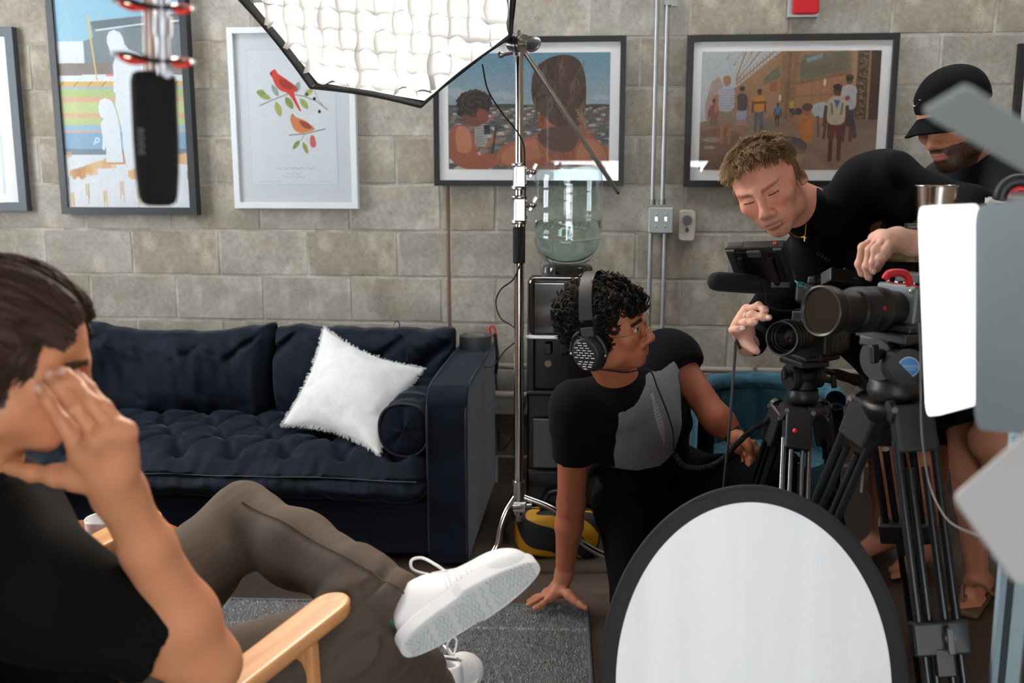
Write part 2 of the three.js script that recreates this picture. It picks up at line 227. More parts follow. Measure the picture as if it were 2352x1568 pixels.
    poly(c, [[208, 240], [214, 225], [230, 220], [245, 227], [252, 243], [258, 262], [262, 290], [263, 320], [264, 345], [266, 370], [219, 370], [222, 330], [216, 343], [211, 338], [214, 310], [211, 278], [220, 268], [212, 262], [208, 250]], wc);
  }, ['#8f9aa0', 0.3]) });
  // bird print
  picture('framed_picture', 'white framed print of two red birds on twigs', [519, 63, 822, 479], { rail: 0.024, depth: 0.034, frame: whiteWood, mount: mat('#c9ced1', 0.8), print: [565, 113, 778, 425], tex: print(768, 565, 113, 778, 425, (c) => {
    c.fillStyle = '#cdd3d7'; c.fillRect(500, 0, 400, 500); c.strokeStyle = '#b3b9bd'; c.lineWidth = 1; c.strokeRect(566, 114, 211, 310);
    const leaf = (x, y, a, L, w, col) => { c.save(); c.translate(x, y); c.rotate(a); blob(c, [[0, 0], [L * 0.35, -w], [L * 0.75, -w * 0.8], [L, 0], [L * 0.75, w * 0.8], [L * 0.35, w]], col); line(c, [[0, 0], [L * 0.9, 0]], '#5d6d3c', 0.7); c.restore(); };
    line(c, [[593, 241], [625, 228], [665, 214], [700, 220], [728, 230], [757, 251]], '#8d8173', 2.6); line(c, [[727, 208], [735, 228], [745, 240]], '#8d8173', 1.5);
    [[622, 226, 3.5, 36, 8], [640, 222, 4.2, 34, 7], [632, 230, 1.3, 40, 9], [655, 220, 1.0, 36, 9], [690, 224, 0.9, 34, 8], [680, 214, -1.2, 30, 8], [700, 220, -0.6, 30, 7], [610, 214, 3.3, 26, 8]].forEach(([x, y, a, L, w], i) => leaf(x, y, a, L, w, ['#9aa35a', '#86a3a0', '#a9a860', '#7f9350'][i % 4]));
    [[726, 226], [737, 255], [708, 216]].forEach(([x, y]) => circ(c, x, y, 3.4, 4.2, '#3b3440'));
    blob(c, [[617, 168], [634, 156], [638, 168], [655, 178], [684, 198], [688, 208], [674, 210], [690, 246], [694, 256], [688, 254], [664, 212], [644, 208], [632, 196], [627, 178]], '#c8382f'); blob(c, [[640, 178], [662, 184], [682, 202], [660, 206], [644, 196]], '#9e2d28'); circ(c, 624, 168, 3, 2.4, '#2f2326');
    line(c, [[662, 309], [700, 306], [750, 295]], '#7d7468', 2.6);
    blob(c, [[664, 272], [671, 256], [678, 268], [700, 274], [722, 290], [726, 297], [708, 302], [688, 306], [672, 296]], '#c77a45'); blob(c, [[682, 274], [704, 278], [722, 294], [700, 296]], '#8e3d33'); blob(c, [[712, 308], [724, 310], [728, 338], [711, 338]], '#c05a50');
    line(c, [[700, 306], [690, 322]], '#7d7468', 1.4); leaf(688, 320, 2.3, 30, 6, '#7f9350'); leaf(694, 324, 1.2, 32, 6, '#93984e');
    c.globalAlpha = 0.55; [[624, 386, 70], [668, 386, 60], [650, 398, 40], [646, 406, 52]].forEach(([x, y, w]) => { const p = []; for (let i = 0; i <= w; i += 3) p.push([x + i, y + Math.sin(i * 1.7) * 2]); line(c, p, '#70757a', 0.9); }); line(c, [[580, 417], [640, 417]], '#70757a', 0.6); line(c, [[708, 417], [760, 417]], '#70757a', 0.6); c.globalAlpha = 1;
  }) });
  // rooftop photograph
  picture('framed_picture', 'black framed photograph of two bare-backed people above rooftops, behind the light stand', [993, 86, 1432, 427], { rail: 0.022, depth: 0.035, frame: blackWood, print: [1028, 123, 1398, 389], tex: print(1024, 1027, 123, 1399, 389, (c) => {
    const s = c.createLinearGradient(0, 123, 0, 245); s.addColorStop(0, '#6fa0b8'); s.addColorStop(1, '#a9b9c0'); c.fillStyle = s; c.fillRect(1000, 100, 420, 150);
    c.globalAlpha = 0.5; for (const [x, y, r] of [[1040, 210, 26], [1150, 216, 20], [1170, 222, 16], [1280, 228, 30], [1060, 220, 22], [1380, 225, 18]]) circ(c, x, y, r, r * 0.35, '#c9d0d3'); c.globalAlpha = 1;
    c.fillStyle = '#59605f'; c.fillRect(1000, 240, 420, 160); circ(c, 1160, 243, 50, 5, '#3f4a45'); circ(c, 1370, 246, 50, 7, '#3f4a45'); circ(c, 1050, 244, 40, 4, '#3f4a45');
    for (let i = 0; i < 620; i++) { const t = ((i * 7919) % 1000) / 1000, y = 246 + t * t * 140, k = 0.5 + t * 1.8, x = 1027 + (i * 127.3) % 372; c.fillStyle = ['#8d9394', '#c7c8c4', '#6a5a50', '#a9745c', '#3c4448', '#7f8a90', '#ded9d0', '#4c4f4a'][(i * 5) % 8]; c.fillRect(x, y, (5 + (i * 3) % 8) * k, (2.5 + (i % 4)) * k); }
    c.fillStyle = '#a9aba6'; c.fillRect(1088, 284, 30, 50); c.fillStyle = '#26282b'; c.fillRect(1110, 286, 14, 22); for (let i = 0; i < 8; i++) line(c, [[1092, 288 + i * 6], [1110, 288 + i * 6]], '#6d6f6c', 1.4);
    blob(c, [[1027, 292], [1048, 284], [1070, 286], [1082, 302], [1090, 330], [1097, 360], [1110, 352], [1140, 352], [1150, 389], [1027, 389]], '#a85a3e'); blob(c, [[1044, 288], [1068, 288], [1080, 306], [1082, 350], [1050, 352], [1044, 330]], '#cf8460'); blob(c, [[1062, 282], [1058, 262], [1100, 250], [1112, 270], [1100, 292], [1080, 288]], '#7e4432');
    blob(c, [[1112, 338], [1124, 318], [1136, 300], [1142, 300], [1138, 316], [1128, 330], [1104, 348], [1098, 340]], '#b5694a'); line(c, [[1138, 290], [1130, 350]], '#202226', 4);
    for (let i = 0; i < 150; i++) { const a = (i * 2.39996), r = Math.sqrt(i / 150); circ(c, 1088 + Math.cos(a) * r * 38, 236 + Math.sin(a) * r * 28, 5.5, 5, ['#241b1a', '#33261f', '#4a3526', '#2a1f1c'][i % 4]); } circ(c, 1056, 258, 9, 7, '#1f1817'); blob(c, [[1094, 246], [1120, 252], [1122, 276], [1104, 286], [1094, 270]], '#8c4632');
    blob(c, [[1133, 389], [1138, 350], [1160, 328], [1215, 316], [1240, 300], [1262, 284], [1330, 284], [1352, 308], [1390, 336], [1420, 352], [1420, 389]], '#b06446'); blob(c, [[1150, 345], [1210, 322], [1262, 322], [1262, 360], [1200, 372], [1150, 380]], '#c57a58'); blob(c, [[1346, 310], [1390, 338], [1398, 389], [1330, 389], [1320, 350]], '#c98260'); blob(c, [[1228, 318], [1246, 290], [1340, 290], [1322, 336], [1312, 350], [1260, 346]], '#5e4038');
    blob(c, [[1232, 286], [1246, 230], [1270, 250], [1262, 290], [1245, 300]], '#a65536');
    blob(c, [[1218, 200], [1226, 160], [1256, 134], [1296, 126], [1328, 136], [1344, 172], [1346, 230], [1340, 268], [1330, 292], [1306, 288], [1276, 292], [1252, 270], [1232, 250], [1222, 232]], '#46301f');
    for (let i = 0; i < 130; i++) { const x = 1226 + (i * 37) % 116, y = 138 + (i * 53) % 120; line(c, [[x, y], [x + 5 - (i % 3) * 5, y + 14 + (i % 5) * 4]], ['#6e5136', '#33231a', '#8f7050', '#4e3625', '#2a1d17'][i % 5], 1.6); } for (let i = 0; i < 26; i++) line(c, [[1322 + (i * 5) % 18, 250 + (i % 6) * 5], [1336 + (i * 7) % 16, 280 + (i % 7) * 4]], ['#b08a5c', '#7f5e3d'][i % 2], 1.6);
    for (let i = 0; i < 24; i++) line(c, [[1236 + (i * 7) % 80, 325 + (i * 5) % 22], [1244 + (i * 7) % 80, 345 + (i * 5) % 24]], '#5b3a31', 0.9);
  }, ['#2a2422', 0.22]) });
  // street photograph
  const person = (c, x, y, h, top, bottom, skin, hair) => {            // standing figure of the printed photograph
    const w = h * 0.13; circ(c, x, y - h * 0.92, h * 0.055, h * 0.075, skin); circ(c, x, y - h * 0.955, h * 0.058, h * 0.05, hair);
    poly(c, [[x - w * 0.8, y - h * 0.5], [x + w * 0.8, y - h * 0.5], [x + w * 0.75, y - h * 0.28], [x + w * 0.1, y - h * 0.28], [x, y - h * 0.42], [x - w * 0.1, y - h * 0.28], [x - w * 0.8, y - h * 0.28]], bottom);
    line(c, [[x - w * 0.42, y - h * 0.28], [x - w * 0.4, y]], skin, h * 0.055); line(c, [[x + w * 0.42, y - h * 0.28], [x + w * 0.45, y]], skin, h * 0.055);
    blob(c, [[x - w, y - h * 0.8], [x, y - h * 0.86], [x + w, y - h * 0.8], [x + w * 0.95, y - h * 0.62], [x + w * 0.85, y - h * 0.46], [x - w * 0.85, y - h * 0.46], [x - w * 0.95, y - h * 0.62]], top);
    line(c, [[x - w * 1.05, y - h * 0.7], [x - w * 1.15, y - h * 0.46]], skin, h * 0.045); line(c, [[x + w * 1.05, y - h * 0.7], [x + w * 1.15, y - h * 0.46]], skin, h * 0.045);
  };
  picture('framed_picture', 'wide black framed street photograph with a group of people, behind the bending man', [1581, 81, 2045, 429], { rail: 0.024, depth: 0.035, frame: blackWood, print: [1613, 119, 2008, 390], tex: print(1280, 1612, 119, 2009, 390, (c) => {
    c.fillStyle = '#c2ccd0'; c.fillRect(1600, 100, 420, 300);
    poly(c, [[1612, 280], [1690, 262], [2009, 300], [2009, 390], [1612, 390]], '#8d7462'); poly(c, [[1612, 300], [1670, 290], [1760, 340], [1700, 390], [1612, 390]], '#7a5d48'); circ(c, 1640, 320, 22, 6, '#9a938c'); circ(c, 1636, 338, 14, 4, '#a59e98'); poly(c, [[1740, 300], [1880, 292], [2009, 330], [2009, 390], [1800, 390]], '#957a66');
    poly(c, [[1630, 208], [1636, 186], [1652, 176], [1662, 196], [1672, 270], [1624, 276], [1622, 240]], '#b59a92'); poly(c, [[1640, 220], [1690, 200], [1690, 262], [1636, 270]], '#9c7d66');
    poly(c, [[1686, 204], [1790, 119], [1990, 119], [2009, 119], [2009, 300], [1800, 276], [1688, 262]], '#a37a56'); 
    for (let i = 0; i < 7; i++) line(c, [[1690, 196 - i * 3], [1790 - i * 16, 119]], ['#c89f74', '#7b5738', '#d8b58c', '#8f6743'][i % 4], 2); for (let i = 0; i < 13; i++) line(c, [[1700 + i * 7, 190 - i * 6], [1700 + i * 7, 176 - i * 6]], '#a57c55', 1.6); 
    for (const [x, y, l] of [[1668, 140, 14], [1684, 150, 12], [1700, 130, 18], [1720, 126, 10]]) line(c, [[x, y], [x + l * 0.4, y - l]], '#a08464', 1.6);
    poly(c, [[1790, 130], [1800, 119], [1830, 119], [1820, 276], [1792, 274]], '#8f6a4a'); poly(c, [[1806, 119], [1812, 119], [1808, 272], [1802, 272]], '#7a573b');
    poly(c, [[1752, 180], [1786, 150], [1788, 178], [1752, 196]], '#6d6a52'); poly(c, [[1736, 200], [1786, 184], [1786, 262], [1738, 256]], '#a9805d'); poly(c, [[1766, 192], [1782, 186], [1782, 210], [1766, 212]], '#b0563e');
    poly(c, [[1830, 150], [1840, 128], [1940, 119], [1944, 162], [1832, 186]], '#6b6a52'); poly(c, [[1846, 136], [1880, 124], [1880, 134], [1846, 146]], '#8aa6ac'); line(c, [[1832, 164], [1944, 138]], '#7f5a3b', 4); line(c, [[1904, 122], [1904, 170]], '#8d6a48', 2);
    poly(c, [[1826, 192], [1946, 170], [1946, 268], [1828, 262]], '#b07c54'); for (const x of [1860, 1880, 1904, 1926]) line(c, [[x, 184], [x, 262]], '#855b3c', 1.3); line(c, [[1828, 222], [1946, 214]], '#7d5638', 2); poly(c, [[1824, 188], [1946, 164], [1946, 172], [1824, 196]], '#8a6242');
    poly(c, [[1946, 119], [1956, 119], [1956, 290], [1946, 288]], '#b58d66'); c.fillStyle = '#4a3728'; c.fillRect(1958, 119, 24, 160); for (let i = 0; i < 60; i++) line(c, [[1960 + (i * 7) % 20, 122 + (i * 11) % 150], [1964 + (i * 7) % 18, 126 + (i * 11) % 150]], ['#8f7556', '#2b2018', '#a58a68'][i % 3], 2); c.fillStyle = '#9d7552'; c.fillRect(1982, 119, 6, 165); c.fillStyle = '#3a2417'; c.fillRect(1988, 119, 22, 170); poly(c, [[1944, 272], [2009, 276], [2009, 300], [1950, 292]], '#7d6552');
    circ(c, 1888, 190, 3, 9, '#f3efe6'); circ(c, 1790, 224, 3, 8, '#e6dccd');
    person(c, 1643, 312, 86, '#8a4a44', '#6d604c', '#8a5a44', '#3b2a22'); person(c, 1705, 304, 106, '#3a3437', '#8ea0b8', '#a86a4c', '#2b2220');
    for (let i = 0; i < 7; i++) line(c, [[1694, 254 + i * 5], [1716, 254 + i * 5]], '#c9d3dd', 1);
    person(c, 1744, 302, 98, '#d68a26', '#48586a', '#5c3a2a', '#231a18'); line(c, [[1739, 268], [1738, 300]], '#48586a', 7); line(c, [[1749, 268], [1754, 302]], '#48586a', 7); line(c, [[1732, 236], [1756, 234]], '#5c3a2a', 5);
    person(c, 1786, 288, 52, '#3d6fa8', '#2a2626', '#3a2a22', '#201817'); person(c, 1817, 270, 46, '#c9a637', '#222', '#8a5a44', '#7b6a5c');
    person(c, 1670, 326, 152, '#b9bfc8', '#8a7a62', '#a9714f', '#a07a50'); for (let i = 0; i < 9; i++) line(c, [[1653, 206 + i * 6], [1687, 206 + i * 6]], '#8d94a6', 1.3);
    blob(c, [[1862, 240], [1890, 232], [1908, 244], [1904, 264], [1876, 272], [1862, 260]], '#b9c4cf'); line(c, [[1876, 268], [1880, 312]], '#7b4a38', 6); line(c, [[1896, 268], [1892, 316]], '#4a2d26', 6);
    person(c, 1942, 322, 150, '#c3c0c2', '#3c414d', '#6b4030', '#1e1616'); line(c, [[1936, 268], [1932, 318]], '#3c414d', 11); line(c, [[1950, 268], [1960, 312]], '#2f333d', 11); circ(c, 1940, 226, 6, 6, '#b04a44');
    blob(c, [[1836, 268], [1850, 262], [1866, 272], [1868, 300], [1862, 330], [1846, 326], [1838, 300]], '#c8742c'); line(c, [[1850, 276], [1828, 292], [1814, 274]], '#b06a44', 7); circ(c, 1850, 254, 10, 12, '#9c5c40'); circ(c, 1852, 246, 12, 9, '#3a241a'); circ(c, 1832, 256, 9, 8, '#25252a'); circ(c, 1822, 258, 6, 6, '#3a3a40');
    blob(c, [[1792, 310], [1830, 314], [1852, 324], [1858, 342], [1836, 352], [1806, 344], [1792, 328]], '#474443'); blob(c, [[1812, 340], [1850, 340], [1858, 352], [1826, 358]], '#5f5650');
    person(c, 1917, 366, 172, '#c6b59c', '#6a2424', '#54301f', '#2c1b15'); line(c, [[1905, 238], [1908, 262]], '#4e7d55', 4); line(c, [[1930, 238], [1928, 262]], '#4e7d55', 4); poly(c, [[1910, 230], [1924, 230], [1918, 250]], '#3a66a8');
  }, ['#4a3a2e', 0.2]) });
  picture('framed_picture', 'black framed picture edge cut off at the far right', [2345, 100, 2560, 420], { rail: 0.024, depth: 0.035, frame: blackWood, print: [2380, 140, 2530, 380] });
}
// ---------------------------------------------------------------- navy sofa and what lies on it
const velvetTex = dataTex(512, 512, (u, v, x, y) => { const n = fbm(u * 9, v * 9, 2, 4) * 70 + noise(x * 0.9, y * 0.9) * 16; return [205 + n, 205 + n, 205 + n]; });
velvetTex.repeat.set(2, 2);
const navy = mat('#1b2230', 0.75, 0, { ...cloth, map: velvetTex, sheen: 0.7, sheenRoughness: 0.4, sheenColor: new THREE.Color('#d3d6d6') });
const piping = mat('#0d1320', 0.6, 0, { sheen: 0.6, sheenColor: new THREE.Color('#6f8398') });
const SOFA = {};
{
  const zf = 0.98, zb = 0.06;                                         // front and back of the sofa
  const aL = at(980, 1000, EYE.z - zf).x, aR = at(1074, 1000, EYE.z - zf).x, topY = at(1020, 900, EYE.z - zf).y;
  const xl = -3.02, seatTop = 0.405, seatBot = 0.235;
  const g = thing('sofa', 'navy velvet sofa with tufted bench seat against the block wall', 'sofa', V((xl + aR) / 2, 0, (zf + zb) / 2));
  Object.assign(SOFA, { zf, zb, aL, aR, topY, g });
  part(g, 'base', rbox(aL - xl, 0.2, zf - zb - 0.03, 0.012).translate((aL + xl) / 2, 0.13, (zf + zb) / 2 - 0.015), navy);
  part(g, 'back', rbox(aL - xl, 0.4, 0.16, 0.05).translate((aL + xl) / 2, 0.42, zb + 0.08), navy);
  for (const s of [0, 1]) {                                            // arms
    const x0 = s ? xl - 0.14 : aL, w = aR - aL;
    const prof = new THREE.Shape(); const L = zf - zb, h0 = 0.03, h = topY; prof.moveTo(0, h0); prof.lineTo(L, h0); prof.lineTo(L, h - 0.05); prof.quadraticCurveTo(L, h, L - 0.06, h + 0.004); prof.quadraticCurveTo(L * 0.5, h + 0.01, 0, h + 0.002); prof.closePath();
    const a = new THREE.ExtrudeGeometry(prof, { depth: w - 0.016, bevelEnabled: true, bevelSize: 0.008, bevelThickness: 0.008, bevelSegments: 4, curveSegments: 10, steps: 1 }).rotateY(-Math.PI / 2).translate(x0 + w - 0.008, 0, zb);
    { const p = a.attributes.position, uv = a.attributes.uv; for (let i = 0; i < p.count; i++) uv.setXY(i, p.getZ(i) + p.getX(i) * 0.7, p.getY(i) + p.getX(i) * 0.3); }
    const arm = part(g, 'arm', a, navy);
    for (const x of [x0 + 0.004, x0 + w - 0.004]) part(arm, 'piping', tube([V(x, 0.06, zf + 0.006), V(x, 0.3, zf + 0.006), V(x, h - 0.07, zf + 0.007), V(x, h - 0.008, zf - 0.02), V(x, h + 0.009, zf - 0.09), V(x, h + 0.014, (zf + zb) / 2), V(x, h + 0.01, zb)], 0.005, 80, 8), piping);
  }
  for (const x of [aL + 0.03, xl + 0.1]) for (const z of [zb + 0.08, zf - 0.1]) part(g, 'foot', rod(V(x, 0, z), V(x, 0.04, z), 0.018, 0.024), mat('#1c1511', 0.5));
  // seat cushion: puffed bench with buttons, pull folds and pleats along the front edge
  const bx = 0.205, bz = 0.17, buttons = [];
  const zc0 = zb + 0.22, zc1 = zf + 0.05, x0 = xl + 0.01, x1 = aL - 0.004;
  for (let r = 0; r < 4; r++) for (let i = 0; i < 14; i++) buttons.push([x1 - 0.12 - i * bx + (r & 1 ? bx / 2 : 0), zc1 - 0.13 - r * bz]);
  const topAt = (x, z) => {
    let y = 0; const q = [];
    for (const [a, b] of buttons) { const d = Math.hypot(x - a, (z - b) * 1.0); if (d < 0.34) q.push([d, a, b]); y -= 0.03 * Math.exp(-(d * d) / 0.0014); }
    q.sort((m, n) => m[0] - n[0]); const s = q.slice(0, 3);           // folds along the lines between neighbouring buttons
    for (let i = 0; i < s.length; i++) for (let j = i + 1; j < s.length; j++) { const [, ax, az] = s[i], [, cx, cz] = s[j]; const L = Math.hypot(cx - ax, cz - az); if (L > 0.26) continue; const t = clamp(((x - ax) * (cx - ax) + (z - az) * (cz - az)) / (L * L)), d = Math.hypot(x - ax - t * (cx - ax), z - az - t * (cz - az)); y -= 0.013 * Math.exp(-(d * d) / 0.00022) * (az === cz ? 0.45 : 1); }
    return y + fbm(x * 7, z * 7, 3, 3) * 0.012 + noise(x * 42, z * 10, 5) * 0.0022;
  };
  const NU = 620, NV = 110;
  part(g, 'seat_cushion', grid(NU, NV, (u, v) => {
    const x = lerp(x0, x1, u), end = Math.min(u, 1 - u) * (x1 - x0), round = Math.sqrt(Math.max(0, 1 - Math.pow(1 - clamp(end / 0.07), 2)));
    const sag = noise(x * 2.1, 3) * 0.008, H = seatTop - seatBot, s = v;
    let y, z;
    if (s < 0.04) { y = seatBot + 0.01; z = lerp(zc1 - 0.2, zc1 - 0.03, s / 0.04); }
    else if (s < 0.36) {                                               // front band with pleats
      const t = (s - 0.04) / 0.32; y = seatBot + 0.01 + t * (H - 0.085); z = zc1 - 0.03 + Math.sin(Math.PI * clamp(t * 1.05)) * 0.034 + t * 0.01;
      z += noise(x * 30 + t * 0.9, t * 1.3, 7) * 0.011 * Math.sin(Math.PI * clamp(t * 0.8 + 0.2)) + noise(x * 62 + t * 2, 3, 1) * 0.004 * t + noise(x * 14 - t * 2, t, 8) * 0.006;
    } else {
      const t = (s - 0.36) / 0.64, e = clamp(t / 0.26); z = zc1 - 0.01 - t * (zc1 - zc0);
      y = seatTop - 0.075 + Math.sin(e * Math.PI / 2) * 0.08 + topAt(x, z) * clamp((zc1 - z) / 0.05) + noise(x * 34, t * 5, 9) * 0.008 * (1 - e);
      z += (1 - e) * e * 0.03;
    }
    y = lerp((seatTop + seatBot) / 2, y, lerp(0.55, 1, round)); z = z - (1 - round) * 0.05;
    return V(x, y + sag, z);
  }), navy);
  part(g.children.find((c) => c.name === 'seat_cushion'), 'seam', tube(Array.from({ length: 60 }, (_, i) => { const x = lerp(x0 + 0.02, x1 - 0.03, i / 59); return V(x, seatTop - 0.076 + noise(x * 2.1, 3) * 0.008 + noise(x * 11, 5) * 0.002, zc1 - 0.012 + noise(x * 14 - 2, 1, 8) * 0.004); }), 0.0022, 300, 5), mat('#3b4148', 0.7));
  for (let i = 0; i < buttons.length; i++) { const [x, z] = buttons[i]; if (x < xl + 0.1 || z < zc0 + 0.02 || x > x1 - 0.05) continue; part(g, 'button', new THREE.SphereGeometry(0.011, 10, 6).scale(1, 0.5, 1).translate(x, seatTop + 0.005 + topAt(x, z) + 0.004, z), navy); }
  // back cushions
  const cushion = (xa, xb, y0, y1, zc, T, sd, topF) => grid(120, 120, (u, v) => {                 // closed pillow: v runs round the section
    const a = v * Math.PI * 2, cu = Math.cos(a), su = Math.sin(a), sq = (c, e) => Math.sign(c) * Math.pow(Math.abs(c), e);
    const ex = clamp(Math.min(u, 1 - u) / 0.07), round = Math.sqrt(Math.max(0, 1 - (1 - ex) * (1 - ex))), x = lerp(xa, xb, u), t = topF(u);
    let z = sq(su, 0.55) * T / 2 * lerp(0.25, 1, round), y = (y0 + t) / 2 + sq(cu, 0.42) * (t - y0) / 2 * lerp(0.93, 1, round);
    const h = (y - y0) / (t - y0), f = su > 0 ? 1 : 0.3;
    z += f * (noise(x * 9 + h * 2.5, h * 2 - x * 3, sd) * 0.022 + noise(x * 26 + h * 9, h * 6 - x * 9, sd + 3) * 0.012 * (0.3 + h) + Math.sin(Math.PI * u) * Math.sin(Math.PI * clamp(h)) * 0.03 + (h > 0.55 ? -Math.pow(Math.max(0, noise(x * 13 - h * 7, sd)), 2) * 0.045 * Math.sin(Math.PI * clamp((h - 0.55) / 0.45)) : 0));
    y += noise(x * 18, sd, 2) * 0.006 * clamp(h); return V(x, y, zc + z - h * 0.05);
  });
  const Zc = EYE.z - (zb + 0.24), mid = at(633, 850, Zc).x, rt = at(1044, 850, Zc).x, tops = at(850, 752, Zc + 0.02).y, tops2 = at(300, 748, Zc).y;
  part(g, 'back_cushion', cushion(mid + 0.004, rt, seatTop - 0.03, tops, zb + 0.25, 0.21, 11, (u) => tops + 0.004 - Math.sin(u * Math.PI) * 0.012 + noise(u * 6, 2) * 0.006), navy);
  part(g, 'back_cushion', cushion(mid - 1.02, mid - 0.004, seatTop - 0.03, tops2, zb + 0.25, 0.21, 31, (u) => tops2 - Math.sin(clamp((u - 0.15) / 0.85) * Math.PI) * 0.05 + 0.012 + noise(u * 7, 5) * 0.008), navy);
  part(g, 'back_cushion', cushion(xl + 0.02, mid - 1.028, seatTop - 0.03, tops2, zb + 0.25, 0.21, 51, (u) => tops2), navy);
  // bolster against the arm
  const bc = at(921, 1000, EYE.z - (zf - 0.08)), br = 0.094; bc.x = aL - br - 0.002; bc.y = seatTop + br - 0.012;
  const bo = thing('bolster', 'navy velvet bolster tucked against the right sofa arm', 'bolster', V(bc.x, bc.y - br, bc.z - 0.2));
  const shape = (a) => { const c = Math.cos(a), s = Math.sin(a), e = (v) => Math.sign(v) * Math.pow(Math.abs(v), 0.85); return [e(c) * br * (1 + 0.05 * s), e(s) * br * 1.06]; };
  part(bo, 'body', grid(64, 60, (u, v) => { const [x, y] = shape(u * Math.PI * 2); const e = Math.min(v, 1 - v) * 0.46, k = e < 0.02 ? Math.sqrt(Math.max(0, 1 - Math.pow(1 - e / 0.02, 2))) * 0.1 + 0.9 : 1; const w = 1 + noise(Math.cos(u * 6.28) * 3, Math.sin(u * 6.28) * 3, v * 9) * 0.05; if (v === 0 || v === 1) return V(bc.x + x * 0.9, bc.y + y * 0.9, bc.z + (v ? 0 : -0.46)); return V(bc.x + x * k * w, bc.y + y * k * w, bc.z - 0.46 + v * 0.46); }), navy);
  part(bo, 'end_cap', grid(48, 10, (u, v) => { const [x, y] = shape(u * Math.PI * 2); return V(bc.x + x * v * 0.95, bc.y + y * v * 0.95, bc.z + 0.014 * Math.sqrt(1 - v * v * 0.99) + noise(x * 30, y * 30) * 0.004); }), navy);
  part(bo, 'piping', tube(Array.from({ length: 40 }, (_, i) => { const [x, y] = shape(i / 40 * Math.PI * 2); return V(bc.x + x * 0.98, bc.y + y * 0.98, bc.z + 0.002); }), 0.0055, 160, 8, true), piping);
}
{ // white fringed pillow leaning on the back cushion
  const c = [at(744, 752, 3.93), at(972, 846, 3.84), at(870, 1042, 3.46), at(648, 975, 3.66)];
  const n = c[1].clone().sub(c[3]).cross(c[0].clone().sub(c[2])).normalize(); if (n.z < 0) n.negate();
  const base = c[0].clone().add(c[1]).add(c[2]).add(c[3]).multiplyScalar(0.25);
  const g = thing('throw_pillow', 'white linen throw pillow with frayed fringe leaning on the navy sofa', 'pillow', V(base.x, 0.42, base.z));
  const linenTex = dataTex(256, 256, (u, v, x, y) => { const n = noise(x * 0.9, y * 0.12) * 7 + noise(x * 0.12, y * 0.9) * 7 + fbm(u * 6, v * 6, 1, 3) * 8; return [214 + n, 214 + n, 211 + n]; }); linenTex.repeat.set(3, 3);
  const linen = mat('#ffffff', 0.9, 0, { map: linenTex, sheen: 0.3, sheenColor: new THREE.Color('#ffffff') });
  const edge = (u, v) => { const q = (p, w) => p.clone().multiplyScalar(w); const P = q(c[0], (1 - u) * (1 - v)).add(q(c[1], u * (1 - v))).add(q(c[2], u * v)).add(q(c[3], (1 - u) * v)); const k = 0.085 * (Math.sin(u * Math.PI) * Math.pow(2 * v - 1, 2) * (v < 0.5 ? 1 : -1)), k2 = 0.06 * (Math.sin(v * Math.PI) * Math.pow(2 * u - 1, 2) * (u < 0.5 ? 1 : -1)); return P.add(q(c[3].clone().sub(c[0]), k)).add(q(c[1].clone().sub(c[0]), k2)); };
  const side = (s) => grid(90, 90, (u, v) => { const p = edge(u, v), b = Math.pow(Math.max(0, Math.sin(u * Math.PI) * Math.sin(v * Math.PI)), 0.55), d = Math.hypot(u - 0.5, v - 0.5); const wr = noise(u * 4 + v * 9, v * 3 - u * 8, s + 4) * 0.011 * sstep(0.12, 0.5, d) + noise(u * 12 - v * 14, v * 13 + u * 6, 8) * 0.004 * sstep(0.2, 0.5, d); return p.addScaledVector(n, s * (b * 0.085 + wr * b)); });
  const b = side(-1); { const ix = b.index.array; for (let i = 0; i < ix.length; i += 3) { const t = ix[i]; ix[i] = ix[i + 1]; ix[i + 1] = t; } b.computeVertexNormals(); }
  part(g, 'cover', merge([side(1), b]), linen);
  const fr = [];
  for (let i = 0; i < 1500; i++) { const s = Math.floor(rnd() * 4), t = rnd(), [u, v, du, dv] = s === 0 ? [t, 0, 0, -1] : s === 1 ? [1, t, 1, 0] : s === 2 ? [t, 1, 0, 1] : [0, t, -1, 0]; const p = edge(u, v), out = edge(u * 0.96 + 0.02, v * 0.96 + 0.02).sub(p).multiplyScalar(-1).normalize(); const L = rr(0.006, 0.015); p.addScaledVector(n, rr(-0.006, 0.006)); const e = p.clone().addScaledVector(out, L).add(V(rr(-1, 1), rr(-1.2, 0.6), rr(-1, 1)).multiplyScalar(0.005)); fr.push(rod(p, e, 0.0015, 0.001, 4, false)); }
  tag(part(g, 'fringe', merge(fr), linen), 'frayed white fringe', null, null, 'stuff');
}
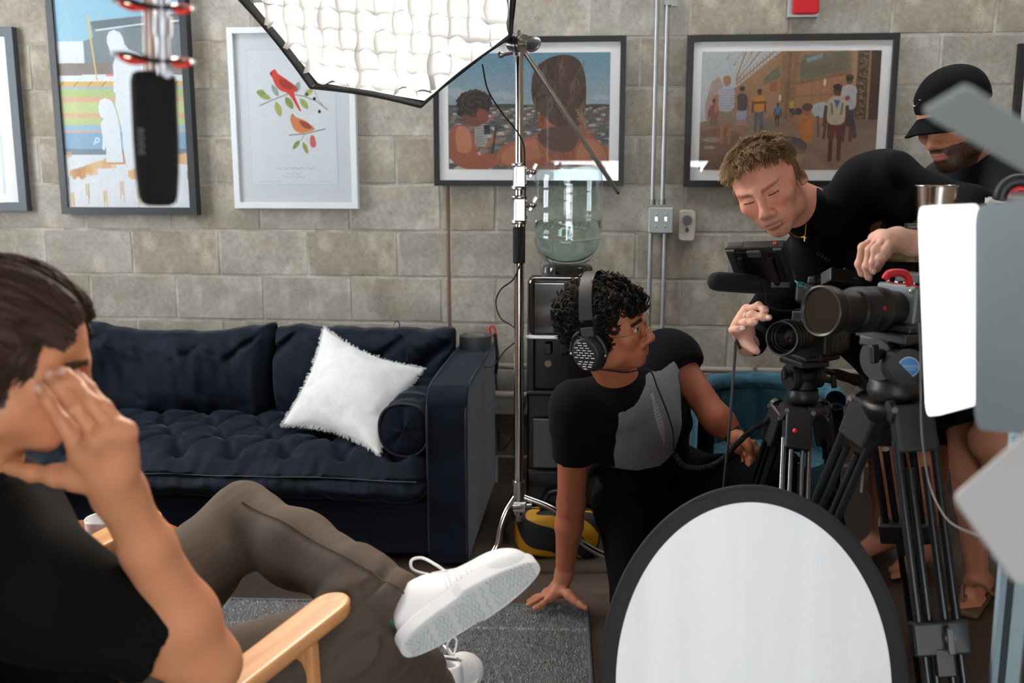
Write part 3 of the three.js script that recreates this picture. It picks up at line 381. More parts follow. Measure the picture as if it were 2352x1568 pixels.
{ // roll of tape with a strap and clip on the sofa arm
  const c = at(1072, 838, EYE.z - 0.22); c.y = SOFA.topY + 0.012; c.x = (SOFA.aL + SOFA.aR) / 2 + 0.008;
  const g = thing('tape_roll', 'roll of dark grey gaffer tape on the sofa arm', 'tape', c);
  part(g, 'tape', new THREE.LatheGeometry([[0.04, 0], [0.068, 0], [0.0685, 0.002], [0.0685, 0.058], [0.068, 0.06], [0.04, 0.06], [0.04, 0]].map(([r, y]) => new THREE.Vector2(r, y)), 48).translate(c.x, c.y, c.z), mat('#3a3d40', 0.55));
  part(g, 'core', new THREE.LatheGeometry([[0.038, 0.0], [0.0405, 0], [0.0405, 0.061], [0.038, 0.061], [0.038, 0]].map(([r, y]) => new THREE.Vector2(r, y)), 40).translate(c.x, c.y, c.z), mat('#9a9087', 0.8));
  const s = V(SOFA.aR + 0.012, c.y + 0.06, c.z - 0.05), st = thing('lanyard_strap', 'black strap with red clip hanging beside tape roll', 'strap', V(s.x, s.y - 0.25, s.z));
  part(st, 'strap', merge([bar(s, s.clone().add(V(0.012, -0.1, 0.01)), 0.02, 0.003), bar(s.clone().add(V(0.012, -0.1, 0.01)), s.clone().add(V(0.005, -0.18, 0.02)), 0.016, 0.006), bar(s.clone().add(V(0.005, -0.17, 0.02)), s.clone().add(V(0.01, -0.245, 0.02)), 0.018, 0.008)]), black);
  part(st, 'clip', tube([s.clone().add(V(-0.02, 0, 0)), s.clone().add(V(-0.022, 0.026, 0)), s.clone().add(V(-0.008, 0.03, 0)), s.clone().add(V(0.002, 0.006, 0)), s.clone().add(V(-0.008, -0.012, 0))], 0.0045, 50, 8, true), mat('#b3202c', 0.4));
}
// ---------------------------------------------------------------- light stand, softbox, other set lights
const STAND = at(1192, 700, 3.38); 
{
  const Z = 3.38, x = STAND.x, z = STAND.z, yAt = (py) => at(1192, py, Z).y;
  const g = thing('light_stand', 'chrome light stand with foam grip between sofa and water cooler', 'light stand', V(x, 0, z));
  part(g, 'column', rod(V(x, yAt(1180), z), V(x, yAt(560), z), 0.0172, 0.0172, 24), chrome, 'polished lower column');
  part(g, 'foam_grip', new THREE.LatheGeometry([[0.01, 0], [0.0205, 0.002], [0.0212, 0.01], [0.0212, 0.115], [0.0205, 0.123], [0.01, 0.125]].map(([a, b]) => new THREE.Vector2(a, b)), 28).translate(x, yAt(605), z), rubber);
  const collar = (p0, p1) => {
    const y0 = yAt(p1), y1 = yAt(p0), L = y1 - y0;
    const c = part(g, 'collar', new THREE.LatheGeometry([[0.012, 0], [0.0255, 0], [0.0265, 0.004], [0.0265, 0.012], [0.021, 0.016], [0.021, L - 0.016], [0.0265, L - 0.012], [0.0265, L - 0.004], [0.0255, L], [0.012, L]].map(([a, b]) => new THREE.Vector2(a, b)), 28).translate(x, y0, z), steel);
    part(c, 'clamp_block', rbox(0.034, L * 0.8, 0.05, 0.004).translate(x + 0.006, y0 + L / 2, z + 0.006), steel);
    for (const t of [0.25, 0.78]) part(c, 'screw', new THREE.SphereGeometry(0.006, 10, 8).translate(x + 0.024, y0 + L * t, z + 0.02), chrome);
    const kb = V(x + 0.026, y0 + L * 0.62, z + 0.012), ke = kb.clone().add(V(0.022, 0.006, 0.008));
    part(c, 'wing_knob', merge([rod(kb, ke, 0.006, 0.006, 10), bar(ke.clone().add(V(-0.012, -0.022, 0)), ke.clone().add(V(0.012, 0.026, 0)), 0.014, 0.008, V(0, 0, 1), 0.003), new THREE.SphereGeometry(0.0125, 12, 10).translate(ke.x, ke.y, ke.z)]), steel);
  };
  collar(374, 436); collar(448, 514);
  part(g, 'riser', rod(V(x, yAt(520), z), V(x, yAt(108), z), 0.0135, 0.0135, 22), chrome);
  // base: hub, hanging pin and three turtle legs
  const hy = yAt(1140);
  part(g, 'hub', merge([rod(V(x, yAt(1150), z), V(x, yAt(1104), z), 0.0225, 0.0225, 20), rbox(0.05, 0.04, 0.05, 0.006).translate(x + 0.004, yAt(1160), z + 0.002), rod(V(x, yAt(1196), z), V(x, yAt(1170), z), 0.0095, 0.0135, 14), rod(V(x - 0.02, yAt(1158), z + 0.03), V(x + 0.045, yAt(1158), z + 0.01), 0.0095, 0.0095, 10)]), steel);
  const legs = [[onHeight(1092, 1325, 0.012), onHeight(1130, 1172, 0.0)], [V(x + 0.44, 0.012, z - 0.02), null], [V(x - 0.1, 0.012, z - 0.42), null]];
  for (const [foot] of legs) { const d = V(foot.x - x, 0, foot.z - z), u = d.clone().normalize(), L = d.length(); const P = (t, y) => V(x + u.x * t, y, z + u.z * t); part(g, 'leg', tube([P(0.015, hy), P(L * 0.28, hy - 0.045), P(L * 0.42, hy - 0.1), P(L * 0.52, hy - 0.17), P(L, 0.012)], 0.0115, 60, 12), chrome); }
  // grip head on top and the long arm through it
  const hc = at(1192, 100, Z), tail = at(1418, 441, Z + 0.18), dir = hc.clone().sub(tail).normalize();
  const arm = part(g, 'grip_arm', rod(tail, hc.clone().addScaledVector(dir, 0.62), 0.0078, 0.0078, 14), steel, 'long thin sloping arm');
  part(arm, 'tip', rod(tail.clone().addScaledVector(dir, -0.008), tail, 0.004, 0.006, 10), darkPlastic);
  const hn = V(0.75, -0.12, 0.65).normalize(), hd = (o, r, t, m, n) => part(n, 'disc', rod(hc.clone().addScaledVector(hn, o), hc.clone().addScaledVector(hn, o + t), r, r, 32), m);
  const head = part(g, 'grip_head', rod(hc.clone().add(V(0, -0.04, 0)), hc.clone().add(V(0, 0.026, 0)), 0.0175, 0.0175, 20), steel, 'round steel grip head');
  for (const [o, r, t] of [[-0.034, 0.026, 0.012], [-0.019, 0.0305, 0.012], [-0.003, 0.0325, 0.014], [0.014, 0.03, 0.01]]) hd(o, r, t, steel, head);
  part(head, 'pin', rod(hc.clone().add(V(0, 0.02, 0)), hc.clone().add(V(0, 0.042, 0)), 0.006, 0.006, 12), chrome);
  part(head, 'handle', merge([rod(hc.clone().addScaledVector(hn, 0.02), hc.clone().addScaledVector(hn, 0.055), 0.01, 0.008, 14), new THREE.SphereGeometry(0.03, 24, 16).scale(1, 0.9, 0.35).applyMatrix4(new THREE.Matrix4().lookAt(V(0, 0, 0), V(0.5, -0.35, -0.75), V(0, 1, 0))).translate(hc.x + hn.x * 0.066, hc.y + hn.y * 0.066, hc.z + hn.z * 0.066)]), mat('#8f8d89', 0.35, 0.8));
  part(head, 'side_knob', merge([rod(hc.clone().add(V(-0.02, -0.03, 0.02)), hc.clone().add(V(-0.055, -0.038, 0.035)), 0.007, 0.007, 12), new THREE.SphereGeometry(0.011, 12, 8).translate(hc.x - 0.056, hc.y - 0.038, hc.z + 0.036)]), steel);
}
{ // octagonal softbox with a fabric grid
  const Z = 3.06, cpx = at(852, -112, Z), rv = 358 / FOCAL * Z, right = V(Math.cos(YAW), 0, -Math.sin(YAW));
  const n = V(-0.12, -0.34, 1).normalize(), ux = V(0, 1, 0).cross(n).normalize(), uy = n.clone().cross(ux).normalize();   // faces into the room and slightly down
  const P = (a, b, c = 0) => cpx.clone().addScaledVector(ux, a).addScaledVector(uy, b).addScaledVector(n, c);
  const g = thing('softbox', 'lit octagonal softbox with fabric grid coloured pale for its glow hanging at the top', 'softbox', P(0, -rv, 0));
  const A0 = -0.28, vert = (k, r) => { const a = A0 + k * Math.PI / 4 - Math.PI * 0.5 + 0.49; return [Math.cos(a) * r, Math.sin(a) * r]; };
  const cloth = mat('#121213', 0.85), silver = mat('#c9c9c9', 0.35, 0.3);
  const shell = []; for (let k = 0; k < 8; k++) { const [a, b] = vert(k, rv), [c, d] = vert(k + 1, rv), [e, f] = vert(k, 0.09), [h, i] = vert(k + 1, 0.09); shell.push(grid(6, 10, (u, v) => { const w = Math.sin(v * Math.PI / 2); return P(lerp(lerp(a, c, u), lerp(e, h, u), v) , lerp(lerp(b, d, u), lerp(f, i, u), v), -0.045 - w * 0.42); })); }
  part(g, 'shell', merge(shell), mat('#1a1a1b', 0.8));
  const oct = new THREE.Shape(); for (let k = 0; k < 8; k++) { const [a, b] = vert(k, rv * 0.985); k ? oct.lineTo(a, b) : oct.moveTo(a, b); } oct.closePath();
  const M = basis(ux, uy, n, cpx);
  part(g, 'diffuser', new THREE.ShapeGeometry(oct).translate(0, 0, -0.05).applyMatrix4(M), mat('#ffffff', 0.9, 0, { emissive: new THREE.Color('#fffdf8'), emissiveIntensity: 1.45 }));
  const rim = []; for (let k = 0; k < 8; k++) { const [a, b] = vert(k, rv), [c, d] = vert(k + 1, rv); rim.push(grid(20, 3, (u, v) => { const s = 1 - 0.02 * Math.sin(u * Math.PI); return P(lerp(a, c, u) * s * (1 + 0.007 * Math.sin(u * 31 + k) * v), lerp(b, d, u) * s * (1 + 0.007 * Math.sin(u * 31 + k) * v), -0.056 + v * 0.056); })); rim.push(tube([0, 0.25, 0.5, 0.75, 1].map((u) => { const s = 1 - 0.02 * Math.sin(u * Math.PI); return P(lerp(a, c, u) * s, lerp(b, d, u) * s, 0.0); }), 0.0045, 24, 6)); }
  part(g, 'rim', merge(rim), mat('#1c1b1a', 0.8));
  // the grid: strips of fabric in two directions, each sagging a little
  const gm = mat('#eae8e4', 0.9, 0, { side: THREE.DoubleSide }), trim = mat('#8f8d8a', 0.9);  // black grid cloth given a pale colour to stand in for its overexposed glow
  const inside = (a, b) => { let m = 0; for (let k = 0; k < 8; k++) { const [c, d] = vert(k, 1), [e, f] = vert(k + 1, 1); const nx = (c + e) / 2, ny = (d + f) / 2, l = Math.hypot(nx, ny); m = Math.max(m, (a * nx + b * ny) / l / (rv * 0.90)); } return m; };
  const N = 8, sp = rv * 2 / 16.3, rot = -0.09;
  for (const dirn of [0, 1]) for (let i = -N; i <= N; i++) {
    const o = i * sp, span = []; for (let t = -rv; t <= rv; t += 0.012) { const [a, b] = dirn ? [o, t] : [t, o]; const c = a * Math.cos(rot) - b * Math.sin(rot), d = a * Math.sin(rot) + b * Math.cos(rot); if (inside(c, d) < 1) span.push(t); }
    if (span.length < 3) continue;
    const t0 = span[0], t1 = span[span.length - 1];
    part(g, 'grid_strip', grid(Math.max(8, Math.round((t1 - t0) / 0.009)), 4, (u, v) => {
      const t = lerp(t0, t1, u), edgeK = Math.pow(Math.abs(2 * u - 1), 6), wob = Math.sin(t / sp * Math.PI + i * Math.PI) * 0.0042 + noise(t * 14, i * 3.3, dirn * 9 + v * 0.8) * (0.007 + 0.018 * edgeK) - (dirn ? 0 : 0.004 * Math.cos(t / sp * Math.PI * 2));
      const w = wob * (0.25 + v), [a, b] = dirn ? [o + w, t] : [t, o + w]; return P(a * Math.cos(rot) - b * Math.sin(rot), a * Math.sin(rot) + b * Math.cos(rot), -0.046 + v * (0.044 - 0.008 * edgeK));
    }), gm);
  }
  const lamp = part(g, 'lamp_body', rod(P(0, 0, -0.46), P(0, 0, -0.66), 0.075, 0.085, 28), black);
  part(lamp, 'bracket', merge([bar(P(0.1, 0, -0.5), P(0.1, -0.16, -0.5), 0.03, 0.01), bar(P(-0.1, 0, -0.5), P(-0.1, -0.16, -0.5), 0.03, 0.01), bar(P(-0.1, -0.16, -0.5), P(0.1, -0.16, -0.5), 0.03, 0.01, V(0, 0, 1))]), black);
  const L = new THREE.RectAreaLight(new THREE.Color('#ffeedb'), 30, rv * 1.25, rv * 1.25); L.position.copy(P(0, 0, 0.012)); L.lookAt(P(0, 0, 1)); L.name = 'softbox_light'; scene.add(L);
  // cable from the softbox along the stand
  const x = STAND.x, z = STAND.z + 0.02, c = thing('power_cable', 'thin black cable running from the softbox down the light stand', 'cable', V(x, 0, z));
  part(c, 'cord', tube([at(1108, 148, 3.1), at(1120, 205, 3.15), at(1150, 255, 3.22), at(1186, 300, 3.34), at(1202, 330, 3.36), at(1205, 376, 3.36), at(1206, 450, 3.355), at(1205, 520, 3.355), at(1196, 600, 3.35), at(1180, 640, 3.36), at(1150, 665, 3.38), at(1139, 695, 3.4), at(1150, 730, 3.4), at(1184, 755, 3.37), at(1188, 775, 3.37), at(1160, 805, 3.45), at(1135, 838, 3.6), at(1112, 843, 3.9)], 0.0026, 220, 6), rubber);
}
{ // black cable loop lying over the back cushion and cable by the sofa side
  single('thin_cable', tube([at(905, 745, 3.9), at(909, 738, 3.93), at(917, 741, 3.9), at(918, 756, 3.86), at(930, 775, 3.84), at(938, 800, 3.83), at(934, 828, 3.83)], 0.0022, 80, 6), rubber, 'thin black cable looped over the sofa back cushion', 'cable');
  single('floor_cable', tube([V(SOFA.aR + 0.03, 0.3, 0.2), at(1150, 1035, 4.25), at(1180, 1000, 4.25), at(1196, 960, 4.27), at(1212, 900, 4.3)], 0.004, 60, 6), rubber, 'black cable hanging against the dark lower wall behind the stand', 'cable');
}
{ // water cooler with bottle
  const Z = 3.78, c = at(1299, 800, Z), w = 0.278, d = 0.30, x = c.x, z = c.z - 0.15 + 0.15, yAt = (py) => at(1299, py, Z - d / 2).y;
  const gloss = mat('#0b0b0d', 0.12, 0, { clearcoat: 1, clearcoatRoughness: 0.06 }), satin = mat('#08080a', 0.45);
  const g = thing('water_cooler', 'glossy black water cooler with chrome band behind the kneeling man', 'water cooler', V(x, 0, z));
  const zf = z + d / 2, top = yAt(640), band = yAt(776), rec = yAt(905), door = yAt(962), doorB = yAt(1075);
  part(g, 'cabinet', merge([rbox(w, doorB - 0.03, d, 0.012).translate(x, (doorB - 0.03) / 2 + 0.02, z), rbox(w, rec - doorB + 0.06, d - 0.03, 0.01).translate(x, (rec + doorB) / 2 - 0.03, z - 0.015)]), satin);
  part(g, 'upper_housing', rbox(w, top - band + 0.02, d, 0.03, 5).translate(x, (top + band) / 2, z), gloss);
  part(g, 'dispenser_recess', merge([rbox(w - 0.02, band - rec + 0.02, 0.2, 0.008).translate(x, (band + rec) / 2, z - 0.0), rbox(0.03, band - rec, d * 0.8, 0.008).translate(x - w / 2 + 0.015, (band + rec) / 2, z + 0.02), rbox(0.03, band - rec, d * 0.8, 0.008).translate(x + w / 2 - 0.015, (band + rec) / 2, z + 0.02), rbox(w, 0.02, d, 0.008).translate(x, rec, z)]), satin);
  part(g, 'chrome_band', rbox(w + 0.006, 0.017, d + 0.006, 0.006).translate(x, band, z), steel);
  part(g, 'lower_panel', rbox(w - 0.03, door - doorB, 0.012, 0.006).translate(x + 0.008, (door + doorB) / 2, zf + 0.002), mat('#55565a', 0.45, 0.4));
  for (const s of [-0.06, 0, 0.06]) part(g, 'tap', rbox(0.03, 0.045, 0.05, 0.008).translate(x + s, band - 0.045, z + 0.115), s > 0 ? mat('#7a1d22', 0.4) : satin);
  part(g, 'sticker', new THREE.CylinderGeometry(0.013, 0.013, 0.001, 24).rotateX(Math.PI / 2).translate(at(1262, 823, Z).x, at(1262, 823, Z).y, z + 0.101), mat('#b8958a', 0.5));
  const lt = canvasTex(256, 64, (q) => { q.fillStyle = '#0b0b0d'; q.fillRect(0, 0, 256, 64); q.fillStyle = '#8d8d8f'; q.font = 'bold 44px serif'; q.textAlign = 'left'; q.fillText('P R I M O', 14, 48); });
  part(g, 'lettering', new THREE.PlaneGeometry(0.12, 0.03).translate(x + 0.05, at(1300, 705, Z - d / 2).y, zf + 0.0012), mat('#ffffff', 0.3, 0, { map: lt }));
  part(g, 'collar', new THREE.LatheGeometry([[0.02, 0], [0.105, 0], [0.108, 0.006], [0.098, 0.012], [0.096, 0.03], [0.086, 0.04], [0.05, 0.04]].map(([a, b]) => new THREE.Vector2(a, b)), 48).translate(x + 0.004, top, z), gloss);
  // bottle
  const by = top + 0.036, b = thing('water_bottle', 'large clear water bottle half full, upside down on the cooler', 'water bottle', V(x + 0.004, by, z));
  const R = 0.128, H = at(1300, 380, Z).y - by;
  const prof = [[0.03, 0], [0.07, 0.004], [0.095, 0.02], [R * 0.93, 0.05], [R, 0.085], [R * 1.0, H * 0.3], [R * 0.985, H * 0.31], [R, H * 0.32], [R, H * 0.52], [R * 0.985, H * 0.535], [R, H * 0.55], [R, H * 0.74], [R * 0.982, H * 0.755], [R, H * 0.77], [R, H * 0.86], [R * 0.97, H * 0.93], [R * 0.85, H * 0.985], [R * 0.6, H], [R * 0.3, H * 0.985], [0.0001, H * 0.96]];
  const clear = mat('#f2fafa', 0.02, 0, { transmission: 1, thickness: 0, ior: 1.5 });
  part(b, 'shell', new THREE.LatheGeometry(prof.map(([r, y]) => new THREE.Vector2(r, y)), 64).translate(x + 0.004, by, z), clear);
  const lv = at(1300, 505, Z).y - by, wp = prof.filter(([, y]) => y < lv - 0.004).map(([r, y]) => [Math.max(0.0001, r - 0.004), y + 0.002]); wp.unshift([0.0001, 0.002]); wp.push([R - 0.004, lv], [0.0001, lv]);
  part(b, 'water', new THREE.LatheGeometry(wp.map(([r, y]) => new THREE.Vector2(r, y)), 64).translate(x + 0.004, by, z), mat('#ffffff', 0.0, 0, { transmission: 1, thickness: 0.2, ior: 1.33, attenuationColor: new THREE.Color('#bfe3e0'), attenuationDistance: 0.8 }));
  part(b, 'embossed_ring', new THREE.TorusGeometry(0.035, 0.0022, 8, 40, Math.PI * 1.3).rotateZ(-1.8).rotateY(-0.45).translate(x - R * 0.5, by + H * 0.5, z + R * 0.86), clear);
}
{ // shotgun microphone hanging on a boom, foam windshield, red shock mount
  const Z = 1.2, s = Z / FOCAL, top = at(352, 165, Z), bot = at(364, 472, Z), ax = bot.clone().sub(top), L = ax.length(), r = 51 * s;
  const g = thing('shotgun_microphone', 'black foam-covered shotgun microphone hanging in front of the stadium print', 'microphone', bot.clone());
  part(g, 'foam_windshield', latheAt([[0.001, 0], [r * 0.72, 0], [r * 0.92, 0.02], [r, 0.07], [r, 0.5], [r * 0.96, 0.75], [r * 0.86, 0.93], [r * 0.74, 0.98], [r * 0.5, 1.0], [0.001, 1.002]], top, bot, 48), mat('#0e0d0d', 0.98, 0, { bumpMap: dataTex(128, 128, (u, v, x, y) => { const q = 128 + noise(x * 0.8, y * 0.8) * 90; return [q, q, q]; }, false), bumpScale: 0.0006 }));
  const tex = canvasTex(512, 128, (q) => { q.fillStyle = '#0e0d0d'; q.fillRect(0, 0, 512, 128); q.fillStyle = '#6a6763'; q.font = 'bold 108px sans-serif'; q.textAlign = 'center'; q.fillText('RODE', 256, 102); });
  const uu = ax.clone().normalize(), toCam = EYE.clone().sub(at(330, 320, Z)).normalize(), sx = uu.clone().cross(toCam).normalize(), fz = sx.clone().cross(uu);
  const ctr = top.clone().addScaledVector(ax, 0.52), ring = (a) => fz.clone().multiplyScalar(Math.cos(a)).addScaledVector(sx, Math.sin(a));
  const sgn = ring(0.5).dot(V(1, 0, 0)) > 0 ? -1 : 1;
  part(g, 'lettering', grid(8, 2, (u, v) => { const a = sgn * lerp(0.42, 0.98, 1 - v), t = lerp(-0.185, 0.185, u); return ctr.clone().addScaledVector(uu, t * L).addScaledVector(ring(a), r * 0.995 + 0.0006); }), mat('#ffffff', 0.95, 0, { map: tex, side: THREE.DoubleSide }));
  part(g, 'tube', rod(at(345, 172, Z), at(339, -60, Z), 12 * s, 12 * s, 24), mat('#b9a79c', 0.3, 0.9));
  const m = thing('shock_mount', 'red and black shock mount with bright bar holding the hanging microphone', 'shock mount', at(376, 178, Z - 0.03));
  const barA = at(376, 172, Z - 0.035), barB = at(370, -60, Z - 0.035);
  part(m, 'support_bar', rod(barA, barB, 13 * s, 13 * s, 20), mat('#c9ccd0', 0.3, 0.6));
  part(m, 'clamp', merge([rod(at(374, 40, Z - 0.035), at(374, 82, Z - 0.035), 19 * s, 19 * s, 24)]), mat('#c9ccd0', 0.3, 0.6));
  part(m, 'bolt', rod(at(384, 170, Z - 0.06), at(386, 172, Z - 0.03), 9 * s, 9 * s, 20), mat('#8f9296', 0.45, 0.6));
  const red = mat('#e2331f', 0.35);
  for (const py of [137, 14]) {
    const P = (px, dy, dz) => at(px, py + dy, Z + dz);
    part(m, 'lyre', tube([P(268, -14, -0.02), P(300, -12, -0.035), P(350, 2, -0.04), P(400, 4, -0.035), P(436, 6, -0.01), P(440, 10, 0.02), P(400, 2, 0.045), P(350, 0, 0.05), P(300, -10, 0.04), P(268, -14, 0.012)], 5.4 * s, 120, 8, true), black);
    for (const q of [[276, 332], [392, 432]]) part(m, 'red_lyre', tube([P(q[0], q[0] < 300 ? -6 : 3, -0.03), P((q[0] + q[1]) / 2, q[0] < 300 ? 6 : 14, -0.035), P(q[1], q[0] < 300 ? 4 : 10, -0.03), P(q[1], q[0] < 300 ? -2 : 2, 0.0), P((q[0] + q[1]) / 2, 0, 0.02)], 6 * s, 60, 8, true), red);
    for (const px of [266, 438]) part(m, 'lyre_end', new THREE.SphereGeometry(10 * s, 12, 10).scale(1.3, 0.8, 1).translate(...P(px, px < 300 ? -12 : 6, -0.004).toArray()), mat('#b9bcc0', 0.4));
  }
  const b = thing('boom_pole', 'silver boom pole above the microphone reaching out of view', 'boom pole', at(372, -60, Z - 0.02));
  part(b, 'pole', rod(at(362, -66, Z - 0.02), V(-1.4, 2.5, 5.2), 0.012, 0.014, 20), mat('#54565a', 0.4, 0.5));
}
// ---------------------------------------------------------------- lamp panel at the right, reflector, rug, tables and chairs
{ // LED panel light with barn doors, close to the camera at the right
  const c = [at(2122, 474, 1.40), at(2243, 470, 1.22), at(2243, 925, 1.22), at(2140, 956, 1.40)];
  const g = thing('panel_light', 'bright white panel light with grey barn doors close at the right edge', 'panel light', at(2300, 960, 1.25));
  const n = c[1].clone().sub(c[0]).cross(c[3].clone().sub(c[0])).normalize().negate(); if (n.dot(EYE.clone().sub(c[0])) < 0) n.negate();
  const sm = (pts, th) => { // rounded slab through four corners
    const ctr = pts.reduce((a, p) => a.clone().add(p), V(0, 0, 0)).multiplyScalar(0.25), nn = pts[1].clone().sub(pts[0]).cross(pts[3].clone().sub(pts[0])).normalize(), ex = pts[1].clone().sub(pts[0]).normalize(), ey = nn.clone().cross(ex), q = pts.map((p) => [p.clone().sub(ctr).dot(ex), p.clone().sub(ctr).dot(ey)]);
    const s = new THREE.Shape(), k = 0.1; q.forEach((p, i) => { const a = q[(i + 3) % 4], b = q[(i + 1) % 4], A = [lerp(p[0], a[0], k), lerp(p[1], a[1], k)], B = [lerp(p[0], b[0], k), lerp(p[1], b[1], k)]; i ? s.lineTo(...A) : s.moveTo(...A); s.quadraticCurveTo(p[0], p[1], B[0], B[1]); }); s.closePath();
    return new THREE.ExtrudeGeometry(s, { depth: th, bevelEnabled: false }).translate(0, 0, -th / 2).applyMatrix4(basis(ex, ey, nn, ctr));
  };
  const glow = mat('#ffffff', 0.8, 0, { emissive: new THREE.Color('#fdfcfa'), emissiveIntensity: 1.6 });
  part(g, 'lamp_diffuser', sm(c, 0.012), glow, 'glowing white front');
  const grey = mat('#6f7a80', 0.55, 0.15), pale = mat('#9aa09e', 0.55, 0.1);
  part(g, 'barn_door', sm([at(2240, 472, 1.22), at(2470, 440, 1.06), at(2470, 1010, 1.06), at(2240, 985, 1.22)], 0.004), grey, 'near grey door');
  part(g, 'barn_door', sm([at(2118, 268, 0.82), at(2226, 205, 0.80), at(2480, 345, 0.95), at(2480, 470, 1.0)], 0.004), pale, 'upper grey door');
  part(g, 'barn_door', sm([at(2188, 1142, 0.92), at(2420, 940, 0.98), at(2480, 1320, 0.95), at(2330, 1340, 0.92)], 0.004), mat('#a9a8a6', 0.55, 0.1), 'lower pale door');
  part(g, 'housing', rbox(0.1, 0.3, 0.2, 0.01).translate(...at(2440, 700, 1.42).toArray()), black);
  part(g, 'stand', rod(V(at(2440, 800, 1.42).x, 0, at(2440, 800, 1.42).z), at(2440, 860, 1.42), 0.016, 0.014), black);
  const ctr = c[0].clone().add(c[1]).add(c[2]).add(c[3]).multiplyScalar(0.25).addScaledVector(n, 0.012);
  const L = new THREE.RectAreaLight(new THREE.Color('#fffdf8'), 6, 0.16, 0.24); L.position.copy(ctr); L.lookAt(ctr.clone().add(n)); L.name = 'panel_light_lamp'; scene.add(L);
}
{ // oval white reflector with black rim standing on the floor
  const Z = 1.92, cx = at(1728, 1500, Z), a = 0.305, b = 0.43, tilt = -0.06;
  const bottom = V(cx.x + 0.01, 0.012, EYE.z - Z + 0.10), up = at(1725, 1114, Z).sub(bottom), H = up.length(), ey = up.clone().normalize(), ex = V(1, 0, -0.06).normalize(), ez = ex.clone().cross(ey).normalize(), c = bottom.clone().addScaledVector(ey, H / 2), M = basis(ex, ey, ez, c), B = H / 2;
  const g = thing('reflector', 'oval white collapsible reflector with black rim standing in the foreground', 'reflector', bottom);
  const wr = dataTex(256, 256, (u, v) => { const n = fbm(u * 22, v * 1.6, 3, 3) * 10; return [247 + n, 248 + n, 248 + n]; });
  part(g, 'white_fabric', grid(72, 24, (u, v) => { const t = u * Math.PI * 2, r = v * 0.985; const x = Math.cos(t) * a * 0.945 * r, y = Math.sin(t) * B * 0.965 * r; return V(x, y, noise(x * 22, y * 3.2, 2) * 0.0022 * (1 - r * 0.5) + 0.002).applyMatrix4(M); }), mat('#ffffff', 0.7, 0, { map: wr }));
  { const f = g.children[0].geometry, p = f.attributes.position, uv = f.attributes.uv; for (let i = 0; i < p.count; i++) uv.setXY(i, p.getX(i) * 0.9 + 0.5, p.getY(i) * 0.9 + 0.1); }
  const el = (k, off) => Array.from({ length: 72 }, (_, i) => { const t = i / 72 * Math.PI * 2; return V(Math.cos(t) * (a - k), Math.sin(t) * (B - k), off).applyMatrix4(M); });
  part(g, 'rim', merge([grid(120, 2, (u, v) => { const t = u * Math.PI * 2, k = v * 0.033; return V(Math.cos(t) * (a - k), Math.sin(t) * (B - k), 0.0045 - v * 0.001).applyMatrix4(M); }), tube(el(0.004, 0.0), 0.0055, 200, 8, true)]), mat('#1b181b', 0.75));
  part(g, 'back_fabric', grid(60, 4, (u, v) => { const t = u * Math.PI * 2; return V(Math.cos(t) * a * 0.99 * v, Math.sin(t) * B * 0.99 * v, -0.004).applyMatrix4(M); }), mat('#2a2a2c', 0.8));
}
{ // grey shaggy rug
  const c0 = onHeight(1348, 1392, 0.02), c1 = onHeight(1360, 1600, 0.02), dir = c1.clone().sub(c0).normalize(), u = V(dir.x, 0, dir.z).normalize(), w = V(-u.z, 0, u.x); if (w.x > 0) w.negate();
  const W = 2.3, L = 2.1, far = c0.clone().addScaledVector(u, -0.02), P = (s, t, y) => V(far.x + w.x * s + u.x * t, y, far.z + w.z * s + u.z * t);
  const g = thing('rug', 'grey shaggy rug on the brown floor beneath the sneakers', 'rug', P(W / 2, L / 2, 0));
  const tex = dataTex(512, 512, (a, b, x, y) => { const n = noise(x * 0.5, y * 0.5) * 26 + fbm(a * 8, b * 8, 1, 3) * 18; return [122 + n, 126 + n, 128 + n]; }); tex.repeat.set(4, 4);
  part(g, 'backing', grid(40, 40, (a, b) => P(a * W, b * L, 0.008)), mat('#ffffff', 0.95, 0, { map: tex }));
  part(g, 'edge', merge([[0, 0, 0, L], [0, 0, W, 0], [W, 0, W, L], [0, L, W, L]].map(([a, b, c, d]) => rod(P(a, b, 0.008), P(c, d, 0.008), 0.008, 0.008, 8))), mat('#4c5157', 0.95));
  const tuft = new THREE.ConeGeometry(0.0034, 0.009, 4, 1, true).translate(0, 0.0045, 0), N = 210000, inst = new THREE.InstancedMesh(tuft, mat('#ffffff', 0.95), N), m4 = new THREE.Matrix4(), q = new THREE.Quaternion(), e = new THREE.Euler(), col = new THREE.Color(), b0 = P(W / 2, L / 2, 0);
  for (let i = 0; i < N; i++) { const s = Math.pow(rnd(), 1.15) * W, t = rnd() * L, p = P(s, t, 0.006); e.set(rr(-0.6, 0.6), rr(0, 6.3), rr(-0.6, 0.6)); q.setFromEuler(e); const k = rr(0.8, 1.35); m4.compose(p.sub(b0), q, V(k, k * rr(0.8, 1.2), k)); inst.setMatrixAt(i, m4); const band = Math.abs(((t + 0.04) % 0.42) - 0.21) < 0.004 ? 0.2 : 0, v = 0.22 + rr(-0.05, 0.06) + fbm(s * 3, t * 3, 2, 2) * 0.05 + band; col.setRGB(v * 0.97, v * 1.0, v * 1.03); inst.setColorAt(i, col); }
  inst.name = 'pile'; inst.userData.kind = 'stuff'; inst.castShadow = inst.receiveShadow = true; g.add(inst);
}
